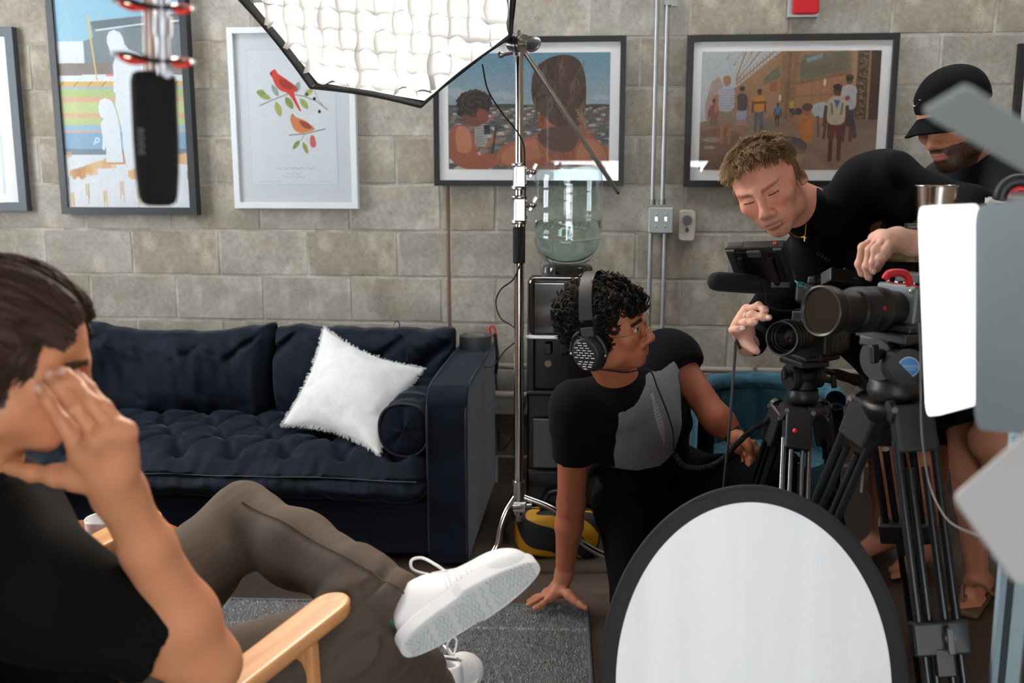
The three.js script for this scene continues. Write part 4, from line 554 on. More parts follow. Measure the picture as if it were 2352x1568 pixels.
{ // round wooden side table with mug
  const c = at(190, 1268, 2.3), y = c.y, g = thing('side_table', 'round wooden side table behind the seated man', 'table', V(c.x, 0, c.z));
  const wood = woodTex('#a4572a', '#6f3415', 3);
  part(g, 'top', new THREE.LatheGeometry([[0.001, -0.022], [0.235, -0.022], [0.256, -0.012], [0.258, -0.003], [0.254, 0], [0.001, 0]].map(([r, h]) => new THREE.Vector2(r, h)), 60).translate(c.x, y, c.z), mat('#ffffff', 0.4, 0, { map: wood }));
  for (let i = 0; i < 3; i++) { const a = i * 2.1 + 0.4; part(g, 'leg', rod(V(c.x + Math.cos(a) * 0.24, 0, c.z + Math.sin(a) * 0.24), V(c.x + Math.cos(a) * 0.15, y - 0.02, c.z + Math.sin(a) * 0.15), 0.011, 0.015), mat('#7c4220', 0.5)); }
  const m = at(246, 1284, 2.25); m.y = y + 0.001;
  const mg = thing('mug', 'white ceramic mug on the round wooden side table', 'mug', m);
  part(mg, 'cup', new THREE.LatheGeometry([[0.001, 0], [0.038, 0], [0.0445, 0.006], [0.0455, 0.108], [0.045, 0.113], [0.0415, 0.111], [0.04, 0.01], [0.001, 0.008]].map(([r, h]) => new THREE.Vector2(r, h)), 48).translate(m.x, m.y, m.z), mat('#e8e9ea', 0.2, 0, { clearcoat: 0.6 }));
  part(mg, 'handle', tube([V(0.03, 0.075, 0.03), V(0.05, 0.078, 0.045), V(0.058, 0.05, 0.05), V(0.048, 0.022, 0.042), V(0.03, 0.02, 0.03)].map((p) => p.add(m)), 0.006, 40, 10), mat('#e8e9ea', 0.2));
}
function woodTex(a, b, sc = 2) { const A = new THREE.Color(a), B = new THREE.Color(b); return dataTex(512, 512, (u, v, x, y) => { const g = Math.pow(0.5 + 0.5 * Math.sin((u * 22 + fbm(u * 3, v * 0.8, sc, 3) * 9) * 2.2), 2) * 0.55 + (noise(x * 0.7, y * 0.03, sc) * 0.5 + 0.5) * 0.4; const c = A.clone().lerp(B, clamp(g)); c.convertLinearToSRGB(); return [c.r * 255, c.g * 255, c.b * 255]; }); }
{ // wooden armchair of the seated man
  const t = woodTex('#d29a63', '#b87a45', 8), wood = mat('#ffffff', 0.38, 0, { map: t, clearcoat: 0.25, clearcoatRoughness: 0.4 });
  const fN = onHeight(760, 1388, 0.615), bN = onHeight(560, 1566, 0.585), dir = bN.clone().sub(fN).setY(0).normalize(), side = V(dir.z, 0, -dir.x); if (side.x > 0) side.negate();
  const g = thing('armchair', 'light wooden armchair with rounded armrests under the seated man', 'armchair', V(fN.x + side.x * 0.32 + dir.x * 0.3, 0, fN.z + side.z * 0.32 + dir.z * 0.3));
  const arm = (off, shift = 0) => {
    const f = fN.clone().addScaledVector(side, off).addScaledVector(dir, -shift).setY(fN.y + shift * 0.15), pr = new THREE.Shape(); // outline seen from above
    pr.moveTo(-0.03, 0.02); pr.quadraticCurveTo(-0.032, -0.03, 0, -0.034); pr.quadraticCurveTo(0.03, -0.03, 0.03, 0.02); pr.lineTo(0.026, 0.35); pr.lineTo(0.014, 0.62); pr.lineTo(-0.014, 0.62); pr.lineTo(-0.026, 0.35); pr.closePath();
    const a = new THREE.ExtrudeGeometry(pr, { depth: 0.014, bevelEnabled: true, bevelSize: 0.008, bevelThickness: 0.008, bevelSegments: 4, curveSegments: 14 }); { const p = a.attributes.position, uv = a.attributes.uv; for (let i = 0; i < p.count; i++) uv.setXY(i, p.getX(i) * 4 + p.getZ(i) * 2, p.getY(i) * 1.2); }
    const drop = 0.05; a.applyMatrix4(basis(side.clone().negate(), dir.clone().setY(-drop).normalize(), V(0, -1, 0), V(f.x, f.y + 0.0, f.z))); part(g, 'armrest', a, wood);
    const lt = f.clone().addScaledVector(dir, 0.09); lt.y -= 0.02; part(g, 'front_leg', bar(V(lt.x - dir.x * 0.03, 0.012, lt.z - dir.z * 0.03), lt, 0.028, 0.052, side, 0.008), wood);
    part(g, 'bolt', rod(lt.clone().add(V(0, -0.075, 0)).addScaledVector(side, -0.012), lt.clone().add(V(0, -0.075, 0)).addScaledVector(side, -0.017), 0.006, 0.006, 12), steel);
    const rl = f.clone().addScaledVector(dir, 0.56); rl.y -= 0.05; part(g, 'rear_leg', bar(V(rl.x + dir.x * 0.1, 0.0, rl.z + dir.z * 0.1), rl, 0.028, 0.045, side, 0.008), wood);
    part(g, 'side_rail', bar(lt.clone().setY(0.34), rl.clone().setY(0.3).addScaledVector(dir, 0.05), 0.025, 0.05, side, 0.006), wood);
  };
  arm(0); arm(0.62, 0.16);
  const s0 = fN.clone().addScaledVector(side, 0.315).addScaledVector(dir, 0.36); const Mx = basis(side, V(0, 1, 0), dir, V(s0.x, 0, s0.z));
  part(g, 'seat', rbox(0.56, 0.1, 0.56, 0.04).translate(0, 0.34, 0.0).applyMatrix4(Mx), mat('#2b2b2d', 0.85));
  part(g, 'backrest', rbox(0.56, 0.42, 0.09, 0.04).translate(0, 0.21, 0).rotateX(0.42).translate(0, 0.38, 0.26).applyMatrix4(Mx), mat('#2b2b2d', 0.85));
}
{ // teal tub chair behind the tripod
  const Z = 3.55, c = at(1752, 900, Z), top = at(1752, 884, Z - 0.1).y, r = 0.215, g = thing('tub_chair', 'teal velvet tub chair behind the camera tripod', 'chair', V(c.x, 0, c.z));
  const teal = mat('#46707e', 0.8, 0, { ...cloth, map: velvetTex, sheen: 0.9, sheenRoughness: 0.4, sheenColor: new THREE.Color('#7fb6c9') });
  const ang = (u) => lerp(-0.35, Math.PI + 0.35, u);
  part(g, 'back_shell', grid(60, 24, (u, v) => { const a = ang(u), s = Math.sin(v * Math.PI * 2), k = Math.cos(v * Math.PI * 2), rr_ = r + Math.sign(s) * Math.pow(Math.abs(s), 0.5) * 0.03; const y = 0.26 + (top - 0.045 - 0.26) * (0.5 - 0.5 * Math.sign(k) * Math.pow(Math.abs(k), 0.4)) ; return V(c.x + Math.cos(a) * rr_ * 1.06, y, c.z - Math.sin(a) * rr_ + 0.1); }), teal);
  part(g, 'rim_roll', tube(Array.from({ length: 30 }, (_, i) => { const a = ang(i / 29); return V(c.x + Math.cos(a) * r * 1.06, top - 0.032, c.z - Math.sin(a) * r + 0.1); }), 0.034, 100, 14), teal);
  for (const a of [0.75, 1.57, 2.4]) part(g, 'seam', tube([0, 0.5, 1].map((t) => V(c.x + Math.cos(a) * (r - 0.03) * 1.06, lerp(0.42, top - 0.06, t), c.z - Math.sin(a) * (r - 0.03) + 0.1)), 0.004, 20, 6), teal);
  part(g, 'seat', new THREE.CylinderGeometry(r - 0.01, r - 0.02, 0.16, 48).translate(c.x, 0.36, c.z + 0.1), teal);
  for (const [a, b] of [[-1, -1], [1, -1], [1, 1], [-1, 1]]) part(g, 'leg', rod(V(c.x + a * 0.2, 0, c.z + 0.1 + b * 0.17), V(c.x + a * 0.16, 0.29, c.z + 0.1 + b * 0.13), 0.01, 0.016), black);
}
{ // black sandbag with yellow stripes by the stand
  const c = onHeight(1275, 1262, 0.0); const g = thing('sandbag', 'black and yellow striped sandbag on the floor by the light stand', 'sandbag', V(c.x, 0, c.z));
  const tex = canvasTex(256, 256, (q) => { q.fillStyle = '#0f0e11'; q.fillRect(0, 0, 256, 256); q.fillStyle = '#c48c12'; for (let i = -3; i < 5; i++) { q.beginPath(); q.moveTo(i * 100, 256); q.lineTo(i * 100 + 46, 256); q.lineTo(i * 100 + 240, 0); q.lineTo(i * 100 + 194, 0); q.fill(); } });
  const yb = mat('#ffffff', 0.7, 0, { map: tex }), bagM = (dx, dz, s, ry) => grid(40, 24, (u, v) => { const a = u * Math.PI * 2, t = v * Math.PI, k = Math.pow(Math.sin(t), 0.5), e = (w) => Math.sign(w) * Math.pow(Math.abs(w), 0.7); return V(e(Math.cos(a)) * 0.1 * k * s, 0.09 + 0.088 * -Math.sign(Math.cos(t)) * Math.pow(Math.abs(Math.cos(t)), 0.75) + noise(u * 6, v * 6, s) * 0.01, e(Math.sin(a)) * 0.055 * k).applyAxisAngle(V(0, 1, 0), ry).add(V(c.x + dx, 0, c.z + dz)); });
  part(g, 'bag', bagM(-0.05, 0.05, 1, 0.25), yb); part(g, 'bag', bagM(0.07, 0.02, 1.05, -0.5), yb);
  part(g, 'handle', tube([V(-0.05, 0.18, 0.05), V(-0.02, 0.235, 0.04), V(0.04, 0.235, 0.03), V(0.07, 0.18, 0.02)].map((p) => p.add(V(c.x, 0, c.z))), 0.011, 30, 6), black);
}
{ // live-edge high table with steel cup
  const Z = 2.3, a = at(2044, 564, Z), y = a.y, th = 0.037, g = thing('live_edge_table', 'thick high tabletop with rough bark edge at the right', 'table', V(a.x + 0.35, 0, a.z - 0.05));
  const bark = dataTex(512, 256, (u, v, x, y2) => { const n = fbm(u * 30, v * 4, 3, 4) * 80 + noise(x * 0.4, y2 * 0.4) * 20, m = fbm(u * 9, v * 3, 7, 3) > 0.1 ? 34 : 0; return [88 + n + m, 74 + n + m * 0.9, 46 + n * 0.8 + m * 0.3]; });
  const edgeF = (u) => 0.008 * noise(u * 9, 1) + 0.005 * noise(u * 24, 5), x0 = a.x, x1 = a.x + 0.75, z0 = a.z - 0.14, z1 = a.z;
  part(g, 'bark_edge', grid(90, 6, (u, v) => { const x = lerp(x0, x1, u); return V(x, y - th * (1 - v) , z1 + 0.002 + edgeF(u * 3) - 0.012 * (1 - v) + noise(u * 120, v * 3) * 0.0016); }), mat('#ffffff', 0.9, 0, { map: bark }));
  part(g, 'slab', merge([grid(60, 4, (u, v) => V(lerp(x0, x1, u), y, lerp(z1 + 0.002 + edgeF(u * 3), z0, v))), grid(60, 4, (u, v) => V(lerp(x1, x0, u), y - th, lerp(z1 - 0.01 + edgeF((1 - u) * 3), z0, v))), grid(4, 4, (u, v) => V(x0, lerp(y - th, y, v), lerp(z0, z1 + edgeF(0) - 0.012 * (1 - v), u))), box(x0 + 0.001, x1, y - th + 0.001, y - 0.001, z0, z1 - 0.03)]), mat('#5a4128', 0.5));
  part(g, 'pedestal', rod(V(a.x + 0.4, 0, a.z - 0.08), V(a.x + 0.4, y - th, a.z - 0.08), 0.03, 0.03), black);
  part(g, 'foot_plate', new THREE.CylinderGeometry(0.22, 0.23, 0.015, 40).translate(a.x + 0.4, 0.0076, a.z - 0.08), black);
  const k = at(2141, 566, Z + 0.05), cu = thing('steel_cup', 'tapered stainless steel tumbler standing on the bark-edged table', 'tumbler', V(k.x, y + 0.0005, k.z));
  part(cu, 'cup', new THREE.LatheGeometry([[0.001, 0], [0.031, 0], [0.0325, 0.002], [0.0455, 0.128], [0.0475, 0.1295], [0.0475, 0.132], [0.0445, 0.132], [0.0318, 0.006], [0.001, 0.004]].map(([r, h]) => new THREE.Vector2(r, h)), 64).translate(k.x, y + 0.0005, k.z), mat('#c4bfb8', 0.2, 1));
  const h = at(2338, 452, Z + 0.1), ho = thing('red_ring_case', 'round black case with red inner ring on the table behind the panel light', 'case', V(h.x, h.y - 0.03, h.z));
  part(ho, 'case', new THREE.TorusGeometry(0.036, 0.017, 16, 40).rotateY(-0.3).translate(h.x, h.y, h.z), mat('#151517', 0.5)); part(ho, 'ring', new THREE.TorusGeometry(0.018, 0.008, 12, 40).rotateY(-0.3).translate(h.x, h.y, h.z + 0.01), mat('#c22a24', 0.4));
  single('crumpled_paper', grid(30, 12, (u, v) => { const p = at(lerp(2262, 2400, u), lerp(468, 452, v), Z + 0.05 + v * 0.1); p.y += noise(u * 14, v * 6, 2) * 0.006; return p; }), mat('#b7b9b8', 0.9, 0, { side: THREE.DoubleSide }), 'crumpled white paper below the red ring case', 'paper');
}
{ // aluminium framed panel at the lower right corner
  const a = at(2322, 985, 1.55), b = onHeight(2262, 1700, 0.3), d = b.clone().sub(a).normalize(), foot = b.clone().addScaledVector(d, b.y / -d.y - 0.001);
  const g = thing('aluminium_panel', 'upright pale panel with aluminium edge at the lower right corner', 'panel', V(foot.x + 0.1, 0, foot.z));
  const up = a.clone().sub(foot), L = up.length(), ey = up.clone().normalize(), ex = V(1, 0, 0.15).addScaledVector(ey, -ey.x).normalize(), ez = ex.clone().cross(ey), M = basis(ex, ey, ez, foot);
  const pc = mat('#9db0b4', 0.45), al = mat('#a9c0cc', 0.4, 0.3);
  part(g, 'edge_profile', rbox(0.011, L, 0.03, 0.002).translate(0.0055, L / 2, 0).applyMatrix4(M), al);
  part(g, 'gasket', rbox(0.012, L, 0.022, 0.002).translate(0.017, L / 2, 0).applyMatrix4(M), mat('#3a4245', 0.6));
  part(g, 'panel', rbox(0.03, L, 0.026, 0.002).translate(0.038, L / 2, 0).applyMatrix4(M), pc);
  part(g, 'groove_strip', rbox(0.008, L, 0.02, 0.002).translate(0.057, L / 2, 0).applyMatrix4(M), mat('#7c8b8f', 0.5));
  part(g, 'panel', rbox(0.25, L, 0.026, 0.002).translate(0.186, L / 2, 0).applyMatrix4(M), pc);
}
// ---------------------------------------------------------------- smooth bodies: distance fields and their surface
class Field {
  constructor() { this.p = []; this.disp = null; }
  cap(a, b, ra, rb = ra, k = 0.02, op = 0) { const d = b.clone().sub(a), L2 = Math.max(1e-9, d.lengthSq()), c = a.clone().add(b).multiplyScalar(0.5); this.p.push({ t: 0, ax: a.x, ay: a.y, az: a.z, dx: d.x, dy: d.y, dz: d.z, L2, ra, rb, k, op, cx: c.x, cy: c.y, cz: c.z, br: Math.sqrt(L2) / 2 + Math.max(ra, rb) }); return this; }
  chain(pts, rs, k = 0.02) { for (let i = 0; i + 1 < pts.length; i++) this.cap(pts[i], pts[i + 1], rs[i], rs[i + 1], k); return this; }
  ell(c, r, q = null, k = 0.02, op = 0) { const m = new THREE.Matrix4(); if (q) m.makeRotationFromQuaternion(q.clone().invert()); this.p.push({ t: 1, cx: c.x, cy: c.y, cz: c.z, rx: r[0], ry: r[1], rz: r[2], e: m.elements.slice(), k, op, br: Math.max(...r) }); return this; }
  cut(pt, n, R, k = 0.002) { const u = n.clone().normalize(); this.p.push({ t: 2, cx: pt.x, cy: pt.y, cz: pt.z, nx: u.x, ny: u.y, nz: u.z, R, k, op: 1, br: 0 }); return this; }   // removes the ball of radius R beyond a plane
  at(x, y, z) {
    let d = 10;
    for (const q of this.p) {
      const ux = x - q.cx, uy = y - q.cy, uz = z - q.cz, cd = Math.sqrt(ux * ux + uy * uy + uz * uz); let v;
      if (q.t === 2) { v = Math.max(-(ux * q.nx + uy * q.ny + uz * q.nz), cd - q.R); }
      else {
        if (cd - q.br > (q.op ? 0.02 : d + q.k)) { if (!q.op || cd - q.br > 0.02 - 0) continue; }
        if (q.t === 0) { const px = x - q.ax, py = y - q.ay, pz = z - q.az; let h = (px * q.dx + py * q.dy + pz * q.dz) / q.L2; h = h < 0 ? 0 : h > 1 ? 1 : h; const ex = px - q.dx * h, ey = py - q.dy * h, ez = pz - q.dz * h; v = Math.sqrt(ex * ex + ey * ey + ez * ez) - (q.ra + (q.rb - q.ra) * h); }
        else { const e = q.e, lx = (e[0] * ux + e[4] * uy + e[8] * uz) / q.rx, ly = (e[1] * ux + e[5] * uy + e[9] * uz) / q.ry, lz = (e[2] * ux + e[6] * uy + e[10] * uz) / q.rz; const k0 = Math.sqrt(lx * lx + ly * ly + lz * lz), k1 = Math.sqrt(lx * lx / (q.rx * q.rx) + ly * ly / (q.ry * q.ry) + lz * lz / (q.rz * q.rz)); v = k1 < 1e-6 ? -Math.min(q.rx, q.ry, q.rz) : k0 * (k0 - 1) / k1; }
      }
      if (q.op) { const w = -v, h = Math.max(q.k - Math.abs(d - w), 0) / q.k; d = Math.max(d, w) + h * h * q.k * 0.25; }
      else { const h = Math.max(q.k - Math.abs(d - v), 0) / q.k; d = Math.min(d, v) - h * h * q.k * 0.25; }
    }
    return this.disp ? d + (Math.abs(d) < 0.05 ? this.disp(x, y, z) : 0) : d;
  }
  bounds(pad = 0.03) { const b = new THREE.Box3(); for (const q of this.p) if (!q.op) { b.expandByPoint(V(q.cx - q.br - pad, q.cy - q.br - pad, q.cz - q.br - pad)); b.expandByPoint(V(q.cx + q.br + pad, q.cy + q.br + pad, q.cz + q.br + pad)); } return b; }
}
function surface(F, h, b = F.bounds(), color) {                         // naive surface nets, empty blocks skipped
  const B = 8, nx = Math.ceil((b.max.x - b.min.x) / h / B) * B + 1, ny = Math.ceil((b.max.y - b.min.y) / h / B) * B + 1, nz = Math.ceil((b.max.z - b.min.z) / h / B) * B + 1;
  const D = new Float32Array(nx * ny * nz).fill(1), id = (i, j, k) => i + nx * (j + ny * k), half = h * B * 0.5 * 1.74 + 0.03;
  const ox = b.min.x, oy = b.min.y, oz = b.min.z, live = [];
  for (let k = 0; k < nz - 1; k += B) for (let j = 0; j < ny - 1; j += B) for (let i = 0; i < nx - 1; i += B) {
    const d = F.at(ox + (i + B / 2) * h, oy + (j + B / 2) * h, oz + (k + B / 2) * h);
    if (Math.abs(d) > half) { const s = d > 0 ? 1 : -1; for (let c = k; c <= k + B; c++) for (let e = j; e <= j + B; e++) for (let a = i; a <= i + B; a++) { const q = id(a, e, c); if (D[q] === 1) D[q] = s; } continue; }
    live.push([i, j, k]);
  }
  for (const [i, j, k] of live) for (let c = k; c <= k + B; c++) for (let e = j; e <= j + B; e++) for (let a = i; a <= i + B; a++) { const q = id(a, e, c); if (D[q] === 1 || D[q] === -1) D[q] = F.at(ox + a * h, oy + e * h, oz + c * h) || 1e-7; }
  const vid = new Map(), pos = [], ix = [];
  const corner = [0, 1, nx, nx + 1, nx * ny, nx * ny + 1, nx * ny + nx, nx * ny + nx + 1], cx = [0, 1, 0, 1, 0, 1, 0, 1], cy = [0, 0, 1, 1, 0, 0, 1, 1], cz = [0, 0, 0, 0, 1, 1, 1, 1];
  const E = [[0, 1], [2, 3], [4, 5], [6, 7], [0, 2], [1, 3], [4, 6], [5, 7], [0, 4], [1, 5], [2, 6], [3, 7]];
  const cells = new Set();
  for (const [i, j, k] of live) for (let c = k; c < k + B; c++) for (let e = j; e < j + B; e++) for (let a = i; a < i + B; a++) {
    const q = id(a, e, c); let m = 0; for (let t = 0; t < 8; t++) if (D[q + corner[t]] < 0) m++; if (m === 0 || m === 8) continue;
    let sx = 0, sy = 0, sz = 0, n = 0; for (const [u, w] of E) { const du = D[q + corner[u]], dw = D[q + corner[w]]; if ((du < 0) === (dw < 0)) continue; const t = du / (du - dw); sx += lerp(cx[u], cx[w], t); sy += lerp(cy[u], cy[w], t); sz += lerp(cz[u], cz[w], t); n++; }
    vid.set(q, pos.length / 3); pos.push(ox + (a + sx / n) * h, oy + (e + sy / n) * h, oz + (c + sz / n) * h);
  }
  for (const [q, v0] of vid) {
    const s = D[q] < 0;
    for (const [o, p1, p2] of [[1, nx, nx * ny], [nx, nx * ny, 1], [nx * ny, 1, nx]]) {
      const s2 = D[q + o] < 0; if (s === s2) continue; const a = vid.get(q - p1 - p2), b1 = vid.get(q - p1), c1 = vid.get(q - p2); if (a === undefined || b1 === undefined || c1 === undefined) continue;
      if (s) ix.push(v0, b1, a, v0, a, c1); else ix.push(v0, a, b1, v0, c1, a);
    }
  }
  const nor = new Float32Array(pos.length), col = color ? new Float32Array(pos.length) : null, e = h * 0.7;
  for (let i = 0; i < pos.length; i += 3) {
    const x = pos[i], y = pos[i + 1], z = pos[i + 2]; let a = F.at(x + e, y, z) - F.at(x - e, y, z), c = F.at(x, y + e, z) - F.at(x, y - e, z), d = F.at(x, y, z + e) - F.at(x, y, z - e); const l = Math.hypot(a, c, d) || 1; nor[i] = a / l; nor[i + 1] = c / l; nor[i + 2] = d / l;
    if (color) { const q = color(x, y, z, nor[i], nor[i + 1], nor[i + 2]); col[i] = q[0]; col[i + 1] = q[1]; col[i + 2] = q[2]; }
  }
  const g = new THREE.BufferGeometry(); g.setAttribute('position', new THREE.Float32BufferAttribute(pos, 3)); g.setAttribute('normal', new THREE.BufferAttribute(nor, 3)); if (color) g.setAttribute('color', new THREE.BufferAttribute(col, 3));
  const uv = new Float32Array(pos.length / 3 * 2); for (let i = 0; i < pos.length / 3; i++) { uv[2 * i] = pos[3 * i] * 1.0 + pos[3 * i + 2] * 0.8; uv[2 * i + 1] = pos[3 * i + 1] * 1.0 + pos[3 * i + 2] * 0.35; } g.setAttribute('uv', new THREE.BufferAttribute(uv, 2));
  g.setIndex(ix); return g;
}
const joinBody = (gs) => mergeGeometries(gs);
// camera-space direction (right, up, towards the camera) to room direction
const CR = V(Math.cos(YAW), 0, -Math.sin(YAW)), CB = V(Math.sin(YAW) * Math.cos(PITCH), Math.sin(PITCH), Math.cos(YAW) * Math.cos(PITCH)), CU = CB.clone().cross(CR);
const view = (r, u, t) => CR.clone().multiplyScalar(r).addScaledVector(CU, u).addScaledVector(CB, t).normalize();
function pose(center, fwd, up, s = 1) { const z = fwd.clone().normalize(), x = up.clone().cross(z).normalize(), y = z.clone().cross(x); const M = basis(x, y, z, center); M.userScale = s; return { c: center, x, y, z, s, q: new THREE.Quaternion().setFromRotationMatrix(basis(x, y, z, V(0, 0, 0))), P: (a, b, c) => center.clone().addScaledVector(x, a * s).addScaledVector(y, b * s).addScaledVector(z, c * s), L: (px, py, pz) => { const d = V(px - center.x, py - center.y, pz - center.z); return [d.dot(x) / s, d.dot(y) / s, d.dot(z) / s]; } }; }
function addHead(F, H, o = {}) {
  const s = H.s, E = (a, b, c, r, k = 0.02, op = 0, rot) => F.ell(H.P(a, b, c), r.map((v) => v * s), rot ? H.q.clone().multiply(new THREE.Quaternion().setFromEuler(new THREE.Euler(...rot))) : H.q, k * s, op), C = (p, q, ra, rb, k = 0.01, op = 0) => F.cap(H.P(...p), H.P(...q), ra * s, rb * s, k * s, op);
  E(0, 0.036, -0.014, [0.075, 0.08, 0.095], 0.01); E(0, 0.005, 0.03, [0.067, 0.078, 0.06], 0.03);
  E(0, -0.06, 0.03, [0.053, 0.048, 0.056], 0.035); E(0, -0.097, 0.068, [0.022, 0.017, 0.019], 0.03);
  for (const t of [-1, 1]) { E(t * 0.052, -0.068, 0.004, [0.012, 0.026, 0.024], 0.03); E(t * 0.043, -0.02, 0.062, [0.022, 0.018, 0.02], 0.025); if (o.frown) C([t * 0.047, 0.02, 0.071], [t * 0.012, 0.0125, 0.0895], 0.0095, 0.0095, 0.014); else C([t * 0.046, 0.021, 0.07], [t * 0.012, 0.019, 0.086], 0.0085, 0.009, 0.016); E(t * 0.032, 0.003, 0.1, [0.0185, 0.0125, 0.016], 0.012, 1); }
  C([0, 0.018, 0.088], [0, -0.03, 0.108], 0.0075, 0.0105, 0.012); E(0, -0.0365, 0.11, [0.0125, 0.0115, 0.012], 0.01); for (const t of [-1, 1]) { E(t * 0.0125, -0.042, 0.099, [0.0085, 0.0075, 0.011], 0.007); E(t * 0.007, -0.05, 0.107, [0.0036, 0.003, 0.005], 0.003, 1); }
  E(0, -0.06, 0.085, [0.024, 0.016, 0.012], 0.02); E(0, -0.0665, 0.0925, [0.0215, 0.0045, 0.0068], 0.006); E(0, -0.0775, 0.0915, [0.018, 0.0054, 0.007], 0.006); C([-0.021, -0.0725, 0.0965], [0, -0.0717, 0.1035], 0.0016, 0.0018, 0.003, 1); C([0, -0.0717, 0.1035], [0.021, -0.0725, 0.0965], 0.0018, 0.0016, 0.003, 1);
  for (const t of [-1, 1]) { // lids round the eyes, ears
    if (o.lids) { E(t * 0.032, 0.0005, 0.0785, [0.0145, 0.0095, 0.0118], 0.008); C([t * 0.021, -0.0045, 0.0905], [t * 0.0435, -0.0035, 0.085], 0.0022, 0.0018, 0.002, 1); } else { E(t * 0.032, 0.0115, 0.0815, [0.0155, 0.0045, 0.012], 0.006); E(t * 0.032, -0.0075, 0.0795, [0.0145, 0.0035, 0.0115], 0.006); }
    if (o.ears !== false) { E(t * 0.081, 0.0, -0.014, [0.0095, 0.034, 0.021], 0.008, 0, [0, t * 0.45, 0]); E(t * 0.076, -0.024, -0.006, [0.007, 0.012, 0.01], 0.008); E(t * 0.0885, 0.002, -0.012, [0.005, 0.02, 0.011], 0.005, 1, [0, t * 0.45, 0]); }
  }
}
function eyes(parent, H, look = [0, 0]) {
  for (const t of [-1, 1]) {
    const g = new THREE.SphereGeometry(0.0123 * H.s, 24, 18), p = g.attributes.position, c = new Float32Array(p.count * 3), d = V(look[0], look[1], 1).normalize();
    for (let i = 0; i < p.count; i++) { const a = V(p.getX(i), p.getY(i), p.getZ(i)).normalize().dot(d), q = a > 0.955 ? [0.01, 0.008, 0.008] : a > 0.83 ? [0.07, 0.04, 0.025] : [0.36, 0.32, 0.29]; c.set(q, i * 3); }
    g.setAttribute('color', new THREE.BufferAttribute(c, 3)); g.applyMatrix4(basis(H.x, H.y, H.z, H.P(t * 0.032, 0.002, 0.0785))); part(parent, 'eye', g, mat('#ffffff', 0.15, 0, { vertexColors: true }));
  }
}
// thin strands of hair joined into one part; each strand is a path of points
function strandMesh(paths, r0, r1, sides = 3) {
  const pos = [], nor = [], ix = [];
  for (const P of paths) {
    const n = P.length, base = pos.length / 3;
    for (let i = 0; i < n; i++) { const a = P[Math.max(0, i - 1)], b = P[Math.min(n - 1, i + 1)], d = b.clone().sub(a).normalize(), x = (Math.abs(d.y) < 0.9 ? V(0, 1, 0) : V(1, 0, 0)).cross(d).normalize(), y = d.clone().cross(x), r = lerp(r0, r1, i / (n - 1)); for (let s = 0; s < sides; s++) { const t = s / sides * 6.2832, c = Math.cos(t), e = Math.sin(t); nor.push(x.x * c + y.x * e, x.y * c + y.y * e, x.z * c + y.z * e); pos.push(P[i].x + (x.x * c + y.x * e) * r, P[i].y + (x.y * c + y.y * e) * r, P[i].z + (x.z * c + y.z * e) * r); } }
    for (let i = 0; i < n - 1; i++) for (let s = 0; s < sides; s++) { const a = base + i * sides + s, b = base + i * sides + (s + 1) % sides; ix.push(a, b, b + sides, a, b + sides, a + sides); }
  }
  const g = new THREE.BufferGeometry(); g.setAttribute('position', new THREE.Float32BufferAttribute(pos, 3)); g.setAttribute('normal', new THREE.Float32BufferAttribute(nor, 3)); g.setIndex(ix); return g;
}
function finger(F, pts, r0, r1, k = 0.006) { F.chain(pts, pts.map((_, i) => lerp(r0, r1, i / (pts.length - 1))), k); }
// hand from pixel picks: each finger [[px, py, Z] ...] from knuckle to tip
function addHand(F, wrist, fingers, thumb, r = 0.0092, palm = 0.015, wr = 0.028) {
  const W = at(...wrist), K = fingers.map((f) => at(...f[0]));
  for (let i = 0; i < K.length; i++) F.cap(W.clone().lerp(K[i], 0.15), K[i], palm * 1.15, palm * 0.86, 0.02);
  for (let i = 0; i + 1 < K.length; i++) F.cap(K[i], K[i + 1], palm * 0.86, palm * 0.86, 0.014);
  const T = thumb.map((p) => at(...p)); F.cap(W.clone().lerp(K[0], 0.2), T[0], palm * 1.1, palm, 0.012); finger(F, T, r * 1.35, r * 1.02, 0.008); F.cap(T[0], T[1], r * 1.7, r * 1.3, 0.012);
  fingers.forEach((f, i) => { const p = f.map((q) => at(...q)); const s = [1, 1.04, 1, 0.88][i]; finger(F, p, r * 1.1 * s, r * 0.86 * s, 0.003); for (let j = 1; j < p.length - 1; j++) F.ell(p[j], [r * 1.06 * s, r * 1.06 * s, r * 1.06 * s], null, 0.006); });
}
function nails(parent, fingers, r = 0.006, toward = CB, m) { for (const f of fingers) { const a = at(...f[f.length - 2]), b = at(...f[f.length - 1]), d = b.clone().sub(a).normalize(), n = toward.clone().addScaledVector(d, -toward.dot(d)).normalize(), x = d.clone().cross(n); part(parent, 'nail', new THREE.SphereGeometry(1, 12, 8).scale(r * 0.78, r * 1.1, r * 0.28).applyMatrix4(basis(x, d, n, b.clone().addScaledVector(d, r * 0.15).addScaledVector(n, r * 1.12))), m); } }
const skinOf = (rgb, o = {}) => (x, y, z) => { const n = 1 + fbm(x * 22, y * 22, z * 22, 3) * 0.10; return [rgb[0] * n, rgb[1] * n * (1 - 0.02), rgb[2] * n]; };
const skinMat = mat('#ffffff', 0.52, 0, { vertexColors: true, specularIntensity: 0.6 });
const folds = (A, f, ax, ay, az, s) => (x, y, z) => { const u = x * ax + y * ay + z * az; return noise(u * f + noise(x * 7, y * 7, z * 7 + s) * 1.3, (x + y) * f * 0.22 + s, z * f * 0.3) * A + fbm(x * 9 + s, y * 9, z * 9, 2) * A * 0.8; };
const clothTex = dataTex(256, 256, (u, v, x, y) => { const n = noise(x * 1.1, y * 0.25) * 12 + noise(x * 0.25, y * 1.1) * 12 + fbm(u * 5, v * 5, 3, 3) * 16; return [222 + n, 222 + n, 222 + n]; }); clothTex.repeat.set(14, 14);
